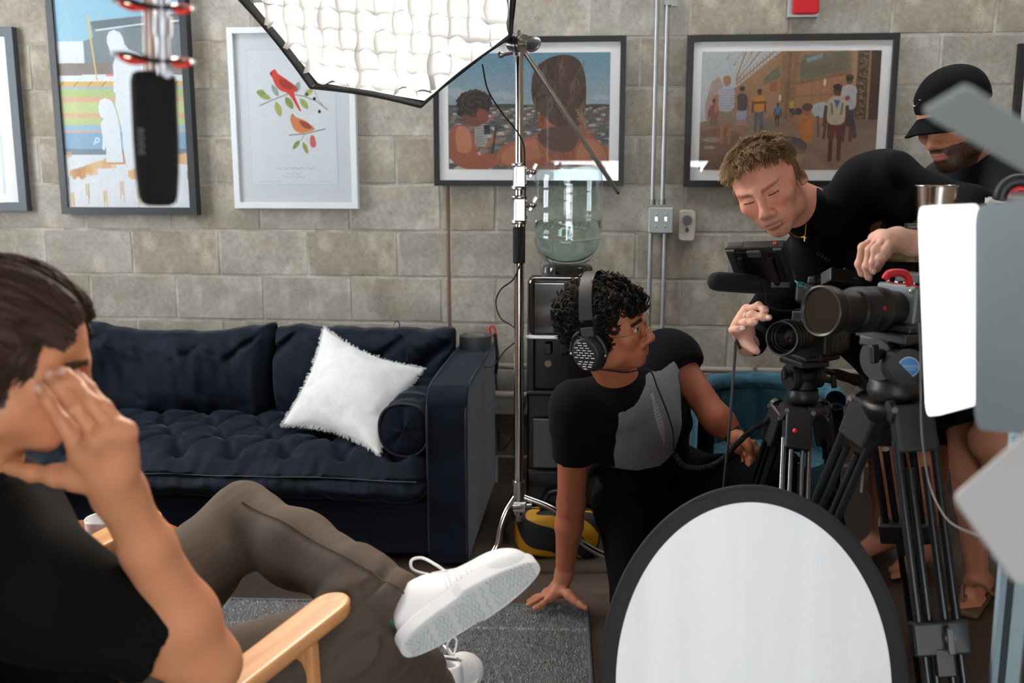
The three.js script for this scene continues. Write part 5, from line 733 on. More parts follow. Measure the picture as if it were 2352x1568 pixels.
// a patch laid on a field's surface: a sheet with its own axes, dropped along its normal; uv run 0 to 1 along the lengths of the sheet
function patchOn(F, o, ux, n, w, h, nu, nv, keep = () => true, lift = 0.0012) {
  n = n.clone().normalize(); ux = ux.clone().addScaledVector(n, -ux.dot(n)).normalize(); const uy = n.clone().cross(ux), pts = [], g = grid(nu, nv, (u, v) => {
    const q = o.clone().addScaledVector(ux, (u - 0.5) * w).addScaledVector(uy, (v - 0.5) * h).addScaledVector(n, 0.25); let t = 0; for (let i = 0; i < 120; i++) { const d = F.at(q.x, q.y, q.z); if (d < 0.0006 || t > 0.6) break; const st = Math.max(0.0008, d * 0.7); q.addScaledVector(n, -st); t += st; } return q.addScaledVector(n, lift);
  });
  const p = g.attributes.position, uv = g.attributes.uv, L = (a, b) => Math.hypot(p.getX(a) - p.getX(b), p.getY(a) - p.getY(b), p.getZ(a) - p.getZ(b)), W = nu + 1;
  for (let j = 0; j <= nv; j++) { const acc = [0]; for (let i = 1; i <= nu; i++) acc.push(acc[i - 1] + Math.min(L(j * W + i, j * W + i - 1), w / nu * 2.5)); for (let i = 0; i <= nu; i++) uv.setX(j * W + i, acc[i] / acc[nu]); }
  for (let i = 0; i <= nu; i++) { const acc = [0]; for (let j = 1; j <= nv; j++) acc.push(acc[j - 1] + Math.min(L(j * W + i, (j - 1) * W + i), h / nv * 2.5)); for (let j = 0; j <= nv; j++) uv.setY(j * W + i, acc[j] / acc[nv]); }
  const ix = [], src = g.index.array; for (let k = 0; k < src.length; k += 3) { const u = (uv.getX(src[k]) + uv.getX(src[k + 1]) + uv.getX(src[k + 2])) / 3, v = (uv.getY(src[k]) + uv.getY(src[k + 1]) + uv.getY(src[k + 2])) / 3; if (keep(u, v)) ix.push(src[k], src[k + 1], src[k + 2]); } g.setIndex(ix); return g;
}
// ---------------------------------------------------------------- seated man in the left foreground
{
  const H = pose(at(22, 822, 1.32), view(0.93, -0.26, -0.26), view(0.26, 0.95, 0.12), 1.06);
  const g = thing('person', 'seated man in black polo shirt and grey trousers covering his face with one hand', 'person', V(H.c.x - 0.1, 0.44, EYE.z - 1.55));
  const skin = [0.58, 0.25, 0.125], stub = (x, y, z) => { const [a, b, c] = H.L(x, y, z), n = 1 + fbm(x * 55, y * 55, z * 55, 3) * 0.14; let q = skin.map((v) => v * n); const brow = Math.abs(b - 0.021 - (0.046 - Math.abs(a)) * 0.06) < 0.0055 && c > 0.05 && Math.abs(a) > 0.01 && Math.abs(a) < 0.055; if (brow) q = [0.09, 0.055, 0.04]; if (Math.hypot(a, c - 0.09, 0) < 0.026 && b > -0.085 && b < -0.06 && c > 0.08) q = [0.5, 0.22, 0.19]; const hair = b > 0.045 - Math.max(0, c) * 0.1 + 0.02 * Math.abs(c) && c < 0.07 || (c < 0.022 && b > -0.05 && Math.abs(a) > 0.04) || (c < 0.046 && b > 0.0 && Math.abs(a) > 0.04) || c < -0.03; if (hair && b > -0.075) q = [0.055, 0.034, 0.026]; return q; };
  const neck = at(-55, 1140, 1.33), F = new Field(); addHead(F, H); F.cap(H.P(0, -0.05, -0.03), neck, 0.06, 0.064, 0.03);
  // arm and hand against the face
  const sh = at(105, 1345, 1.27), el = at(478, 1525, 1.40), wr = at(272, 1128, 1.275);
  const A = new Field(); A.cap(sh, el, 0.058, 0.046, 0.03); A.cap(el, el.clone().lerp(wr, 0.3), 0.0455, 0.0475, 0.03); A.cap(el.clone().lerp(wr, 0.3), el.clone().lerp(wr, 0.7), 0.0475, 0.037, 0.03); A.cap(el.clone().lerp(wr, 0.7), wr, 0.037, 0.0315, 0.02);
  const fingers = [[[190, 1040, 1.228], [142, 970, 1.226], [111, 922, 1.236], [95, 895, 1.243]], [[226, 1008, 1.22], [176, 940, 1.215], [138, 890, 1.228], [119, 866, 1.238]], [[258, 988, 1.222], [208, 925, 1.217], [168, 880, 1.232], [150, 857, 1.242]], [[288, 992, 1.232], [240, 935, 1.228], [204, 893, 1.24], [185, 868, 1.25]]];
  const thumb = [[176, 1096, 1.245], [128, 1092, 1.245], [72, 1086, 1.25], [24, 1074, 1.258]];
  const Hd = new Field(); Hd.cap(el.clone().lerp(wr, 0.8), wr, 0.0354, 0.0318, 0.02); Hd.cap(wr, at(258, 1085, 1.25), 0.0315, 0.028, 0.03); addHand(Hd, [262, 1105, 1.262], fingers, thumb, 0.0100, 0.0145);
  Hd.ell(at(236, 1052, 1.244), [0.041, 0.045, 0.0195], null, 0.03);
  // legs under the trousers, feet, other arm
  const hipL = at(300, 1470, 1.80), knL = at(556, 1196, 2.10), anL = at(948, 1402, 1.80), hipR = at(330, 1640, 1.55), knR = at(850, 1452, 1.86), anR = at(1012, 1600, 2.32);
  const lsh = at(-340, 1330, 1.5), lel = at(20, 1400, 1.9), lwr = at(262, 1330, 2.02), lh = at(290, 1318, 2.06);
  const Bd = new Field(); Bd.cap(neck, at(-70, 1420, 1.42), 0.08, 0.13, 0.06); Bd.cap(at(-70, 1420, 1.42), hipL.clone().lerp(hipR, 0.5), 0.13, 0.12, 0.06); Bd.cap(sh, lsh, 0.06, 0.06, 0.05); Bd.cap(lsh, lel, 0.048, 0.042); Bd.cap(lel, lwr, 0.042, 0.03); Bd.cap(lwr, lh, 0.03, 0.026, 0.02); for (let i = 0; i < 4; i++) Bd.cap(lh, at(300 + i * 8, 1322 + i * 12, 2.11), 0.012, 0.009, 0.008);
  Bd.chain([hipL, knL, anL], [0.08, 0.055, 0.036]); Bd.chain([hipR, knR, anR], [0.08, 0.055, 0.036]); Bd.cap(anL, anL.clone().add(view(0.6, 0.1, -0.2).multiplyScalar(0.03)), 0.036, 0.034);
  part(g, 'body', joinBody([surface(F, 0.0032, undefined, stub), surface(A, 0.0045, undefined, skinOf(skin)), surface(Hd, 0.0026, undefined, skinOf(skin)), surface(Bd, 0.009, undefined, skinOf(skin))]), skinMat);
  nails(g, fingers, 0.0068, V(-0.2, 0.55, 0.8).normalize(), mat([0.56, 0.34, 0.26], 0.35));
  eyes(g, H);
  // slicked-back brown hair
  const paths = [];
  for (let i = 0; i < 5200; i++) {
    const t = rnd(), ph = rr(-1.25, 1.25), up = (v, lift) => { const th = lerp(1.02, -1.95, v), x = Math.sin(ph) * 0.079, k = Math.cos(ph * 0.9); return [x * (1 - 0.12 * Math.abs(v - 0.4)), 0.033 + Math.cos(th - 0.0) * (0.088 + lift) * k - (1 - k) * 0.02, -0.012 + Math.sin(th) * (0.102 + lift)]; };
    const v0 = Math.pow(t, 1.3) * 0.8, L = rr(0.16, 0.34), lift = rr(0.002, 0.012) + 0.006 * Math.sin(ph * 11 + t * 2), P = [];
    for (let j = 0; j < 7; j++) { const v = v0 + L * j / 6, q = up(v, lift * Math.sin(Math.PI * Math.min(1, j / 6 + 0.25))); P.push(H.P(q[0] + noise(ph * 8, v * 3) * 0.004, q[1], q[2])); }
    paths.push(P);
  }
  for (let i = 0; i < 2600; i++) { const s = rnd() < 0.7 ? -1 : 1, u = rr(-0.085, 0.048), v = rr(-0.07, 0.075), q = [s * (0.0735 - 0.02 * Math.pow(u / 0.09, 2) + rr(0, 0.003)), v, u]; if (v < -0.035 && u > -0.015) continue; if (v < 0.002 && u > 0.022 + rr(-0.004, 0.004)) continue; paths.push([0, 1, 2].map((j) => H.P(q[0] + s * 0.001 * j, q[1] - 0.011 * j, q[2] - 0.006 * j))); }
  const hairF = new Field(); hairF.disp = (x, y, z) => { const [a, b, c] = H.L(x, y, z), an = Math.atan2(a, b - 0.0); return Math.abs(noise(an * 13 + c * 5, c * 5, 3)) * 0.008 + noise(an * 34, c * 8, 7) * 0.003 - 0.004; }; hairF.ell(H.P(0, 0.04, -0.02), [0.082 * H.s, 0.087 * H.s, 0.099 * H.s], H.q); hairF.cut(H.P(0, 0.0, 0.052), H.y.clone().multiplyScalar(-0.75).addScaledVector(H.z, 0.75), 0.16); hairF.cut(H.P(0, -0.055, -0.03), H.y.clone().multiplyScalar(-1), 0.16);
  const hm = mat('#3a2314', 0.68, 0, { specularIntensity: 0.6 });
  part(g, 'hair', merge([surface(hairF, 0.004), strandMesh(paths, 0.0013, 0.0006)]), hm, 'slicked-back dark brown hair');
  // polo shirt
  const polo = mat('#0d0c0b', 0.88, 0, { ...cloth, map: clothTex, sheen: 0.15, sheenColor: new THREE.Color('#6a6055') });
  const S = new Field(), hemC = sh.clone().lerp(el, 0.60), ad = el.clone().sub(sh).normalize();
  S.cap(sh, sh.clone().lerp(el, 0.8), 0.082, 0.071, 0.05); S.cap(neck.clone().add(V(0, -0.07, 0)), at(-70, 1430, 1.42), 0.115, 0.165, 0.08); S.cap(at(-70, 1430, 1.42), hipL.clone().lerp(hipR, 0.5), 0.165, 0.15, 0.06); S.cap(sh, neck.clone().add(V(0, -0.035, 0)), 0.078, 0.075, 0.06); S.cap(lsh, neck.clone().add(V(0, -0.035, 0)), 0.075, 0.075, 0.06); S.cap(lsh, lel, 0.075, 0.07, 0.05);
  S.cut(hemC, ad, 0.13); S.disp = folds(0.014, 11, 0.4, 0.9, -0.5, 3);
  part(g, 'polo_shirt', surface(S, 0.0075), polo);
  const col = new Field(); const nk = H.P(0, -0.118, -0.03), cr = nk.clone().lerp(neck, 0.55); col.ell(cr, [0.087, 0.03, 0.087], H.q.clone(), 0.01); col.cap(cr.clone().add(V(0, -0.02, 0)), cr.clone().add(V(0.055, -0.05, 0.05)), 0.03, 0.02, 0.03); part(g, 'collar', surface(col, 0.006), polo);
  // trousers
  const tr = mat('#5e5248', 0.8, 0, { ...cloth, map: clothTex, sheen: 0.3, sheenColor: new THREE.Color('#a89a8c') });
  const T = new Field(); const kn2 = knL.clone().lerp(anL, 0.06);
  T.chain([hipL, knL], [0.105, 0.083], 0.05); T.chain([knL, knL.clone().lerp(anL, 0.35), knL.clone().lerp(anL, 0.75), anL.clone().lerp(knL, 0.02)], [0.081, 0.076, 0.063, 0.052], 0.04);
  T.chain([hipR, knR], [0.108, 0.088], 0.05); T.chain([knR, knR.clone().lerp(anR, 0.5), anR], [0.085, 0.07, 0.055], 0.04); T.cap(hipL, hipR, 0.12, 0.12, 0.06);
  const sd = anL.clone().sub(knL).normalize(); T.cut(anL.clone().addScaledVector(sd, -0.012), sd, 0.12);
  T.disp = (x, y, z) => { const p = V(x, y, z), t = clamp(p.clone().sub(knL).dot(sd) / anL.distanceTo(knL)), kd = p.distanceTo(knL.clone().add(V(-0.03, -0.05, 0))); return noise(t * 16 + noise(x * 9, y * 9, z * 9) * 2, y * 6, z * 5) * 0.010 * sstep(0.35, 0.95, t) + (kd < 0.2 ? noise((x + y * 0.6) * 34, z * 5, 3) * 0.0065 * sstep(0.22, 0.08, kd) : 0) + fbm(x * 7, y * 7, z * 7, 2) * 0.009; };
  const tr1 = part(g, 'trousers', surface(T, 0.0065), tr, 'warm grey trousers');
  const nrm = V(0.2, 0.75, 0.62).normalize(), seamPts = []; for (let i = 0; i <= 26; i++) { const t = i / 26 * 0.94 + 0.02, q = knL.clone().lerp(anL, t), rad = t < 0.35 ? lerp(0.081, 0.076, t / 0.35) : lerp(0.076, 0.054, (t - 0.35) / 0.65); let d = rad - 0.014; for (let k = 0; k < 30; k++) { const w = q.clone().addScaledVector(nrm, d); if (T.at(w.x, w.y, w.z) > 0.0005) break; d += 0.0015; } seamPts.push(q.clone().addScaledVector(nrm, d)); }
  part(tr1, 'seam', tube(seamPts, 0.0022, 140, 6), tr);
  // sneakers
  const leather = mat('#e6e6e6', 0.45, 0, { clearcoat: 0.15 }), soleM = mat('#d9d9d8', 0.6), tread = mat('#c2c5c3', 0.75), inner = mat('#cfd2d0', 0.8), lace = mat('#efefef', 0.8);
  const outline = (t) => { const a = t * Math.PI * 2, c = Math.cos(a), s = Math.sin(a), z = s * 0.152, k = s > 0 ? 0.054 - 0.008 * s * s : 0.046 - 0.004 * s; const e = Math.sign(c) * Math.pow(Math.abs(c), s > 0 ? 0.8 : 0.72); return [e * k + (s > 0 ? 0.007 * s : 0), z]; };
  const shoe = (toe, up, heelPos, label) => {
    const zt = toe.clone().normalize(), xs = up.clone().cross(zt).normalize(), ys = zt.clone().cross(xs), o = heelPos.clone().addScaledVector(zt, 0.152), M = basis(xs, ys, zt, o);
    const shp = new THREE.Shape(); for (let i = 0; i < 60; i++) { const [x, z] = outline(i / 60); i ? shp.lineTo(x, z) : shp.moveTo(x, z); } shp.closePath();
    const s = part(g, 'sneaker', new THREE.ExtrudeGeometry(shp, { depth: 0.024, bevelEnabled: true, bevelSize: 0.003, bevelThickness: 0.003, bevelSegments: 2 }).rotateX(Math.PI / 2).translate(0, 0.027, 0).applyMatrix4(M), soleM, label);
    const U = new Field(), W = (x, y, z) => V(x, y, z); // upper in shoe space
    U.ell(W(0.004, 0.028, 0.092), [0.048, 0.04, 0.055], null, 0.03); U.ell(W(0.002, 0.036, 0.04), [0.045, 0.05, 0.07], null, 0.04); U.ell(W(0, 0.045, -0.04), [0.04, 0.058, 0.07], null, 0.04); U.ell(W(0, 0.05, -0.095), [0.037, 0.06, 0.046], null, 0.04); U.cap(W(0, 0.085, -0.07), W(0, 0.1, -0.06), 0.042, 0.04, 0.03);
    U.cut(W(0, 0.0, 0), V(0, -1, 0), 0.3); U.cut(W(0, 0.104, -0.06), V(0, 1, 0.12), 0.2); U.cap(W(0, 0.115, -0.065), W(0, 0.07, -0.06), 0.033, 0.028, 0.008, 1);
    part(s, 'upper', surface(U, 0.004, new THREE.Box3(V(-0.08, -0.012, -0.17), V(0.08, 0.14, 0.17))).applyMatrix4(M), leather);
    const ribs = []; const edgeX = (z) => { let m = 0; for (let i = 0; i < 60; i++) { const [x, zz] = outline(i / 60); if (Math.abs(zz - z) < 0.006) m = Math.max(m, Math.abs(x)); } return m - 0.008; };
    part(s, 'outsole', new THREE.ShapeGeometry(shp).scale(0.86, 0.94, 1).rotateX(Math.PI / 2).translate(0, -0.0012, 0).applyMatrix4(M), inner);
    for (let i = 0; i < 32; i++) { const z0 = -0.136 + i * 0.0088, w = edgeX(z0); if (w < 0.012) continue; const n = 6; for (let k = 0; k < n; k++) { const xa = lerp(-w, w, k / n), xb = lerp(-w, w, (k + 1) / n), up2 = k % 2 ? 1 : -1; ribs.push(bar(W(xa, -0.002, z0 + up2 * 0.0035), W(xb, -0.002, z0 - up2 * 0.0035), 0.0034, 0.0034, V(0, 1, 0), 0.0006)); } }
    part(s, 'tread', merge(ribs).applyMatrix4(M), tread, 'zigzag tread');
    part(s, 'heel_tab', new THREE.SphereGeometry(1, 20, 14, 0, Math.PI * 2, 0, Math.PI).scale(0.02, 0.021, 0.006).rotateX(0.12).translate(0, 0.083, -0.1395).applyMatrix4(M), mat('#1e6b52', 0.5), 'green heel tab');
    part(s, 'tongue', rbox(0.042, 0.006, 0.05, 0.003).rotateX(0.5).translate(0, 0.098, -0.008).applyMatrix4(M), leather);
    for (let i = 0; i < 5; i++) { const z = 0.012 + i * 0.014, y = 0.089 - i * 0.0062; part(s, 'lace', tube([W(-0.024, y - 0.006, z), W(-0.012, y + 0.002, z + 0.002), W(0, y + 0.004, z + 0.003), W(0.012, y + 0.002, z + 0.002), W(0.024, y - 0.006, z)], 0.0028, 24, 6).applyMatrix4(M), lace); }
    part(s, 'lace', tube([W(0, 0.1, 0.0), W(-0.012, 0.128, -0.012), W(-0.02, 0.158, -0.03), W(-0.016, 0.168, -0.048), W(-0.008, 0.156, -0.055), W(0.0, 0.128, -0.035), W(0.002, 0.102, -0.004)], 0.003, 60, 7).applyMatrix4(M), lace);
    part(s, 'lace', tube([W(0, 0.1, 0.002), W(0.014, 0.114, 0.0), W(0.03, 0.118, 0.012), W(0.036, 0.112, 0.03), W(0.026, 0.106, 0.03), W(0.01, 0.102, 0.014), W(0, 0.1, 0.004)], 0.003, 60, 7).applyMatrix4(M), lace);
    const dots = []; for (const sx of [-1, 1]) for (let r = 0; r < 6; r++) for (let i = 0; i < 7; i++) { const z = 0.035 - r * 0.0085 - (r > 1 ? 0.006 : 0) - (r > 3 ? 0.006 : 0) + i * 0.0012, y = 0.04 + i * 0.0065; let x = 0.02; while (x < 0.06 && U.at(sx * x, y, z) < 0) x += 0.0006; dots.push(new THREE.SphereGeometry(0.0011, 6, 4).translate(sx * x, y, z)); }
    part(s, 'perforation', merge(dots).applyMatrix4(M), mat('#a8a8a8', 0.9));
    return s;
  };
  shoe(view(0.80, 0.47, -0.22), view(-0.42, 0.5, -0.72), at(926, 1500, 1.72), 'white sneaker seen from below');
  shoe(V(0.25, -0.12, -1), V(0, 1, -0.1), at(985, 1650, 2.2), 'white sneaker on the floor');
}
// ---------------------------------------------------------------- kneeling man with headphones
{
  const H = pose(at(1396, 752, 2.75), view(0.92, 0.05, 0.36), view(-0.13, 0.93, 0.36), 1.05);
  const hand0 = onHeight(1288, 1388, 0.03), g = thing('person', 'kneeling man with curly dark hair, black printed t-shirt and headphones', 'person', V(at(1450, 1100, 2.95).x, 0, EYE.z - 2.95));
  const skin = [0.33, 0.105, 0.05];
  const face = (x, y, z) => {
    const [a, b, c] = H.L(x, y, z), n = 1 + fbm(x * 45, y * 45, z * 45, 3) * 0.14; let q = skin.map((v) => v * n); const A = Math.abs(a);
    if (Math.abs(b - 0.022 - (0.03 - A) * 0.1 * (A > 0.03 ? 1 : 0.4)) < 0.0052 && c > 0.05 && A > 0.012 && A < 0.054) q = [0.02, 0.012, 0.009];
    const mu = Math.abs(b + 0.0575) < 0.0055 && A < 0.026 && c > 0.075; if (mu) q = q.map((v, i) => lerp(v, [0.03, 0.02, 0.015][i], 0.55 + 0.3 * noise(x * 300, y * 300, z * 300)));
    if (A < 0.0235 && b < -0.0625 && b > -0.084 && c > 0.083) q = [0.27, 0.085, 0.055].map((v) => v * n);
    if (b < -0.08 && c > 0.0) q = q.map((v) => v * (0.9 + 0.08 * noise(x * 400, y * 400, z * 400)));
    return q;
  };
  const neck = at(1428, 880, 2.86), F = new Field(); addHead(F, H); F.cap(H.P(0, -0.06, -0.03), neck, 0.056, 0.06, 0.03);
  const shR = at(1322, 935, 2.84), elR = at(1312, 1155, 2.98), wrR = at(1296, 1318, 3.05), shL = at(1548, 822, 3.05), elL = at(1640, 955, 2.93), wrL = at(1692, 1004, 2.88);
  const chest = at(1450, 960, 2.98), hip = at(1500, 1125, 3.1), hipR = at(1455, 1150, 3.05), hipL = at(1560, 1130, 3.1), knR = onHeight(1470, 1392, 0.08), ankR = knR.clone().add(V(0.1, -0.02, -0.36)), knL = at(1770, 1098, 2.82), ankL = V(knL.x + 0.03, 0.08, knL.z - 0.02);
  const A = new Field(); A.chain([shR, elR], [0.052, 0.043]); A.chain([elR, elR.clone().lerp(wrR, 0.3), wrR], [0.042, 0.0425, 0.0275]); A.chain([shL, elL], [0.05, 0.042]); A.chain([elL, elL.clone().lerp(wrL, 0.3), wrL], [0.042, 0.042, 0.027]);
  const fR = [[[1262, 1372, 3.02], [1246, 1387, 2.99], [1236, 1393, 2.975], [1228, 1396, 2.965]], [[1254, 1366, 3.06], [1236, 1378, 3.04], [1222, 1385, 3.03], [1213, 1389, 3.02]], [[1256, 1362, 3.09], [1240, 1370, 3.09], [1226, 1376, 3.08], [1215, 1380, 3.075]], [[1262, 1360, 3.12], [1248, 1365, 3.13], [1234, 1369, 3.13], [1224, 1372, 3.13]]];
  const tR = [[1308, 1366, 3.0], [1320, 1378, 2.985], [1334, 1388, 2.97], [1346, 1396, 2.96]];
  const HR = new Field(); HR.cap(elR.clone().lerp(wrR, 0.8), wrR, 0.03, 0.0275, 0.02); HR.cap(wrR, at(1285, 1355, 3.05), 0.0275, 0.026, 0.02); addHand(HR, [1288, 1345, 3.05], fR, tR, 0.0092, 0.0145);
  const fL = [[[1712, 1012, 2.83], [1730, 1018, 2.81], [1738, 1034, 2.80], [1734, 1050, 2.80]], [[1708, 1020, 2.83], [1724, 1034, 2.80], [1728, 1054, 2.79], [1722, 1072, 2.79]], [[1702, 1026, 2.83], [1716, 1044, 2.81], [1720, 1060, 2.80], [1715, 1076, 2.80]], [[1698, 1030, 2.84], [1708, 1046, 2.83], [1710, 1058, 2.82], [1706, 1068, 2.82]]], tL = [[1704, 1006, 2.82], [1714, 1016, 2.80], [1720, 1026, 2.79], [1724, 1034, 2.785]];
  const HL = new Field(); HL.cap(elL.clone().lerp(wrL, 0.8), wrL, 0.03, 0.027, 0.02); addHand(HL, [1694, 1008, 2.86], fL, tL, 0.0088, 0.014);
  const Bd = new Field(); Bd.chain([neck, chest, hip], [0.06, 0.09, 0.1], 0.06); Bd.cap(shR, shL, 0.04, 0.04, 0.05); Bd.chain([hipR, knR, ankR], [0.08, 0.06, 0.04]); Bd.chain([hipL, knL, ankL], [0.08, 0.06, 0.04]);
  part(g, 'body', joinBody([surface(F, 0.0032, undefined, face), surface(A, 0.006, undefined, skinOf(skin)), surface(HR, 0.003, undefined, skinOf([0.38, 0.15, 0.08])), surface(HL, 0.003, undefined, skinOf([0.38, 0.15, 0.08])), surface(Bd, 0.012, undefined, skinOf(skin))]), skinMat);
  eyes(g, H, [-0.15, 0.25]);
  // curls
  const paths = [];
  for (let i = 0; i < 1150; i++) {
    const u = rr(-1, 1), ph = rr(0, 6.283), d = V(Math.sqrt(1 - u * u) * Math.cos(ph), u, Math.sqrt(1 - u * u) * Math.sin(ph)); const p = [d.x * 0.078, 0.036 + d.y * 0.084, -0.016 + d.z * 0.1];
    const front = p[2] > 0.045, side = Math.abs(p[0]) > 0.055; if (p[1] < (front ? 0.052 : p[2] > 0.02 ? 0.012 : -0.055)) continue; if (p[1] < 0.03 && p[2] > 0.035) continue;
    const len = rr(0.024, 0.046) * (front ? 1.1 : 1) * (Math.abs(p[2] + 0.024) < 0.02 ? 0.35 : 1), R = rr(0.0065, 0.0125), turns = rr(0.9, 1.8), ph0 = rr(0, 6.28), P = [], dn = V(d.x, d.y - 0.35, d.z + (front ? 0.35 : 0)).normalize(), x = V(0.3, 1, 0.2).cross(dn).normalize(), y = dn.clone().cross(x);
    for (let j = 0; j < 14; j++) { const t = j / 13, a = ph0 + t * turns * 6.283, r = R * Math.min(1, t * 4), q = V(...p).addScaledVector(dn, len * t * 0.85).addScaledVector(x, Math.cos(a) * r).addScaledVector(y, Math.sin(a) * r); P.push(H.P(q.x, q.y, q.z)); }
    for (let k = 0; k < 5; k++) { const o = V(rr(-1, 1), rr(-1, 1), rr(-1, 1)).multiplyScalar(0.003); paths.push(P.map((v) => v.clone().add(o))); }
  }
  const cap = new Field(); cap.ell(H.P(0, 0.042, -0.022), [0.085 * H.s, 0.09 * H.s, 0.1 * H.s], H.q); cap.cut(H.P(0, 0.02, 0.045), H.y.clone().multiplyScalar(-0.55).addScaledVector(H.z, 0.85), 0.16); cap.cut(H.P(0, -0.05, -0.03), H.y.clone().negate(), 0.16); cap.disp = (x, y, z) => noise(x * 55, y * 55, z * 55) * 0.008;
  part(g, 'hair', merge([surface(cap, 0.004), strandMesh(paths, 0.0014, 0.0009, 3)]), mat('#140c08', 0.6, 0, { specularIntensity: 0.6 }), 'curly dark hair');
  // t-shirt with a pale printed patch
  const shirt = mat('#08080a', 0.9, 0, { ...cloth, map: clothTex, sheen: 0.12, sheenColor: new THREE.Color('#6a727c') });
  const S = new Field(); S.chain([neck.clone().add(V(0, -0.055, 0)), chest, hip], [0.085, 0.155, 0.15], 0.07); S.cap(shR, neck.clone().add(V(0, -0.045, 0)), 0.075, 0.07, 0.06); S.cap(shL, neck.clone().add(V(0, -0.045, 0)), 0.075, 0.07, 0.06); S.cap(shL.clone().lerp(shR, 0.15), chest, 0.1, 0.12, 0.06); S.cap(shR, shR.clone().lerp(elR, 0.6), 0.068, 0.064, 0.05); S.cap(shL, shL.clone().lerp(elL, 0.34), 0.064, 0.06, 0.05);
  const hR = shR.clone().lerp(elR, 0.5), dR = elR.clone().sub(shR), hL = shL.clone().lerp(elL, 0.26), dL = elL.clone().sub(shL); S.cut(hR, dR, 0.105); S.cut(hL, dL, 0.105); S.disp = folds(0.009, 10, 0.5, 0.8, 0.2, 9);
  const sg = part(g, 't_shirt', surface(S, 0.0085), shirt, 'black t-shirt');
  // the print: a grey patch sewn flat on the chest, with a thin feather
  const edge = [[0.02, 0.53], [0.25, 0.64], [0.5, 0.82], [0.78, 0.92], [0.95, 1.0], [0.99, 0.86], [1.0, 0.62], [0.98, 0.36], [0.94, 0.2], [0.78, 0.06], [0.56, 0.01], [0.3, 0.0], [0.2, 0.2], [0.1, 0.38]], inE = (x, y) => { let c = false; for (let i = 0, j = edge.length - 1; i < edge.length; j = i++) { const [xi, yi] = edge[i], [xj, yj] = edge[j]; if ((yi > y) !== (yj > y) && x < (xj - xi) * (y - yi) / (yj - yi) + xi) c = !c; } return c; };
  const tex = canvasTex(256, 384, (q, w, h) => { q.fillStyle = '#6e6e70'; q.fillRect(0, 0, w, h); for (let i = 0; i < 1500; i++) { q.fillStyle = ['#666669', '#78787a', '#606063', '#727274'][i % 4]; q.fillRect((i * 37.7) % w, (i * 91.3) % h, 3, 3); } q.strokeStyle = '#4b4b4e'; q.lineWidth = 2; q.beginPath(); q.moveTo(118, 100); q.quadraticCurveTo(134, 190, 192, 285); q.stroke(); for (let i = 0; i < 34; i++) { const t = i / 33, x = 122 + t * 66, y = 130 + t * 150, k = 14 * Math.sin(Math.PI * (0.12 + t * 0.86)); q.strokeStyle = i % 2 ? '#b3b3b0' : '#8f8f8e'; q.lineWidth = 2.6; q.beginPath(); q.moveTo(x - k, y - 6); q.lineTo(x, y); q.lineTo(x + k, y - 9); q.stroke(); } });
  part(sg, 'print', patchOn(S, at(1472, 956, 2.87), view(1, 0.03, -0.5), view(0.42, -0.22, 0.88), 0.235, 0.325, 90, 120, inE), mat('#ffffff', 0.9, 0, { map: tex }), 'grey printed patch with a feather');
  // dark trousers
  const T = new Field(); T.chain([hip.clone().add(V(0, 0.04, 0)), hipR, knR], [0.14, 0.115, 0.088], 0.06); T.chain([knR, ankR], [0.085, 0.06], 0.04); T.chain([hip, hipL, knL], [0.14, 0.115, 0.085], 0.06); T.chain([knL, ankL], [0.082, 0.065], 0.04); T.disp = folds(0.008, 8, 0.7, 0.5, 0.4, 5);
  part(g, 'trousers', surface(T, 0.011), mat('#0a0b0f', 0.88, 0, { ...cloth, map: clothTex }), 'dark trousers');
  part(g, 'shoe', new THREE.SphereGeometry(1, 20, 14).scale(0.05, 0.055, 0.13).rotateY(0.2).translate(ankL.x, 0.056, ankL.z + 0.05), black);
  part(g, 'shoe', new THREE.SphereGeometry(1, 20, 14).scale(0.05, 0.055, 0.12).translate(ankR.x, 0.06, ankR.z - 0.06), black);
  const wd = wrL.clone().sub(elL).normalize(); part(g, 'wristband', rod(wrL.clone().addScaledVector(wd, -0.026), wrL.clone().addScaledVector(wd, -0.002), 0.0315, 0.0305, 24), mat('#0b0b0c', 0.5), 'black wristband');
  // headphones
  const cupR = at(1364, 796, 2.66), hp = thing('headphones', 'black studio headphones with slotted silver ear cup on kneeling man', 'headphones', cupR.clone().add(V(0, -0.06, 0)));
  const nx = H.x.clone().negate().add(view(-0.25, -0.1, 0.2)).normalize(), cup = H.P(-0.088, -0.03, -0.03), cupL = H.P(0.088, -0.03, -0.03);
  for (const [c, n] of [[cup, nx], [cupL, nx.clone().negate()]]) {
    const y = H.y.clone().addScaledVector(n, -H.y.dot(n)).normalize(), x = y.clone().cross(n).normalize(), M = basis(x, y, n, c), near = c === cup;
    part(hp, 'ear_pad', new THREE.TorusGeometry(0.036, 0.014, 16, 36).scale(1, 1.15, 1).applyMatrix4(M), rubber);
    const cu = part(hp, 'ear_cup', new THREE.LatheGeometry([[0.001, 0.03], [0.036, 0.03], [0.041, 0.026], [0.047, 0.012], [0.049, 0.002], [0.046, -0.002]].map(([r, t]) => new THREE.Vector2(r, t)), 48).rotateX(Math.PI / 2).scale(1, 1.15, 1).applyMatrix4(M), mat('#1a1b1c', 0.5));
    part(cu, 'yoke', tube(Array.from({ length: 16 }, (_, i) => { const a = lerp(-0.15, Math.PI + 0.15, i / 15); return V(Math.cos(a) * 0.053, Math.sin(a) * 0.062, 0.008).applyMatrix4(M); }), 0.006, 60, 8), mat('#202123', 0.5));
    for (const sgn of [-1, 1]) part(cu, 'pivot', new THREE.SphereGeometry(0.0045, 12, 8).translate(sgn * 0.053, -0.004, 0.013).applyMatrix4(M), chrome);
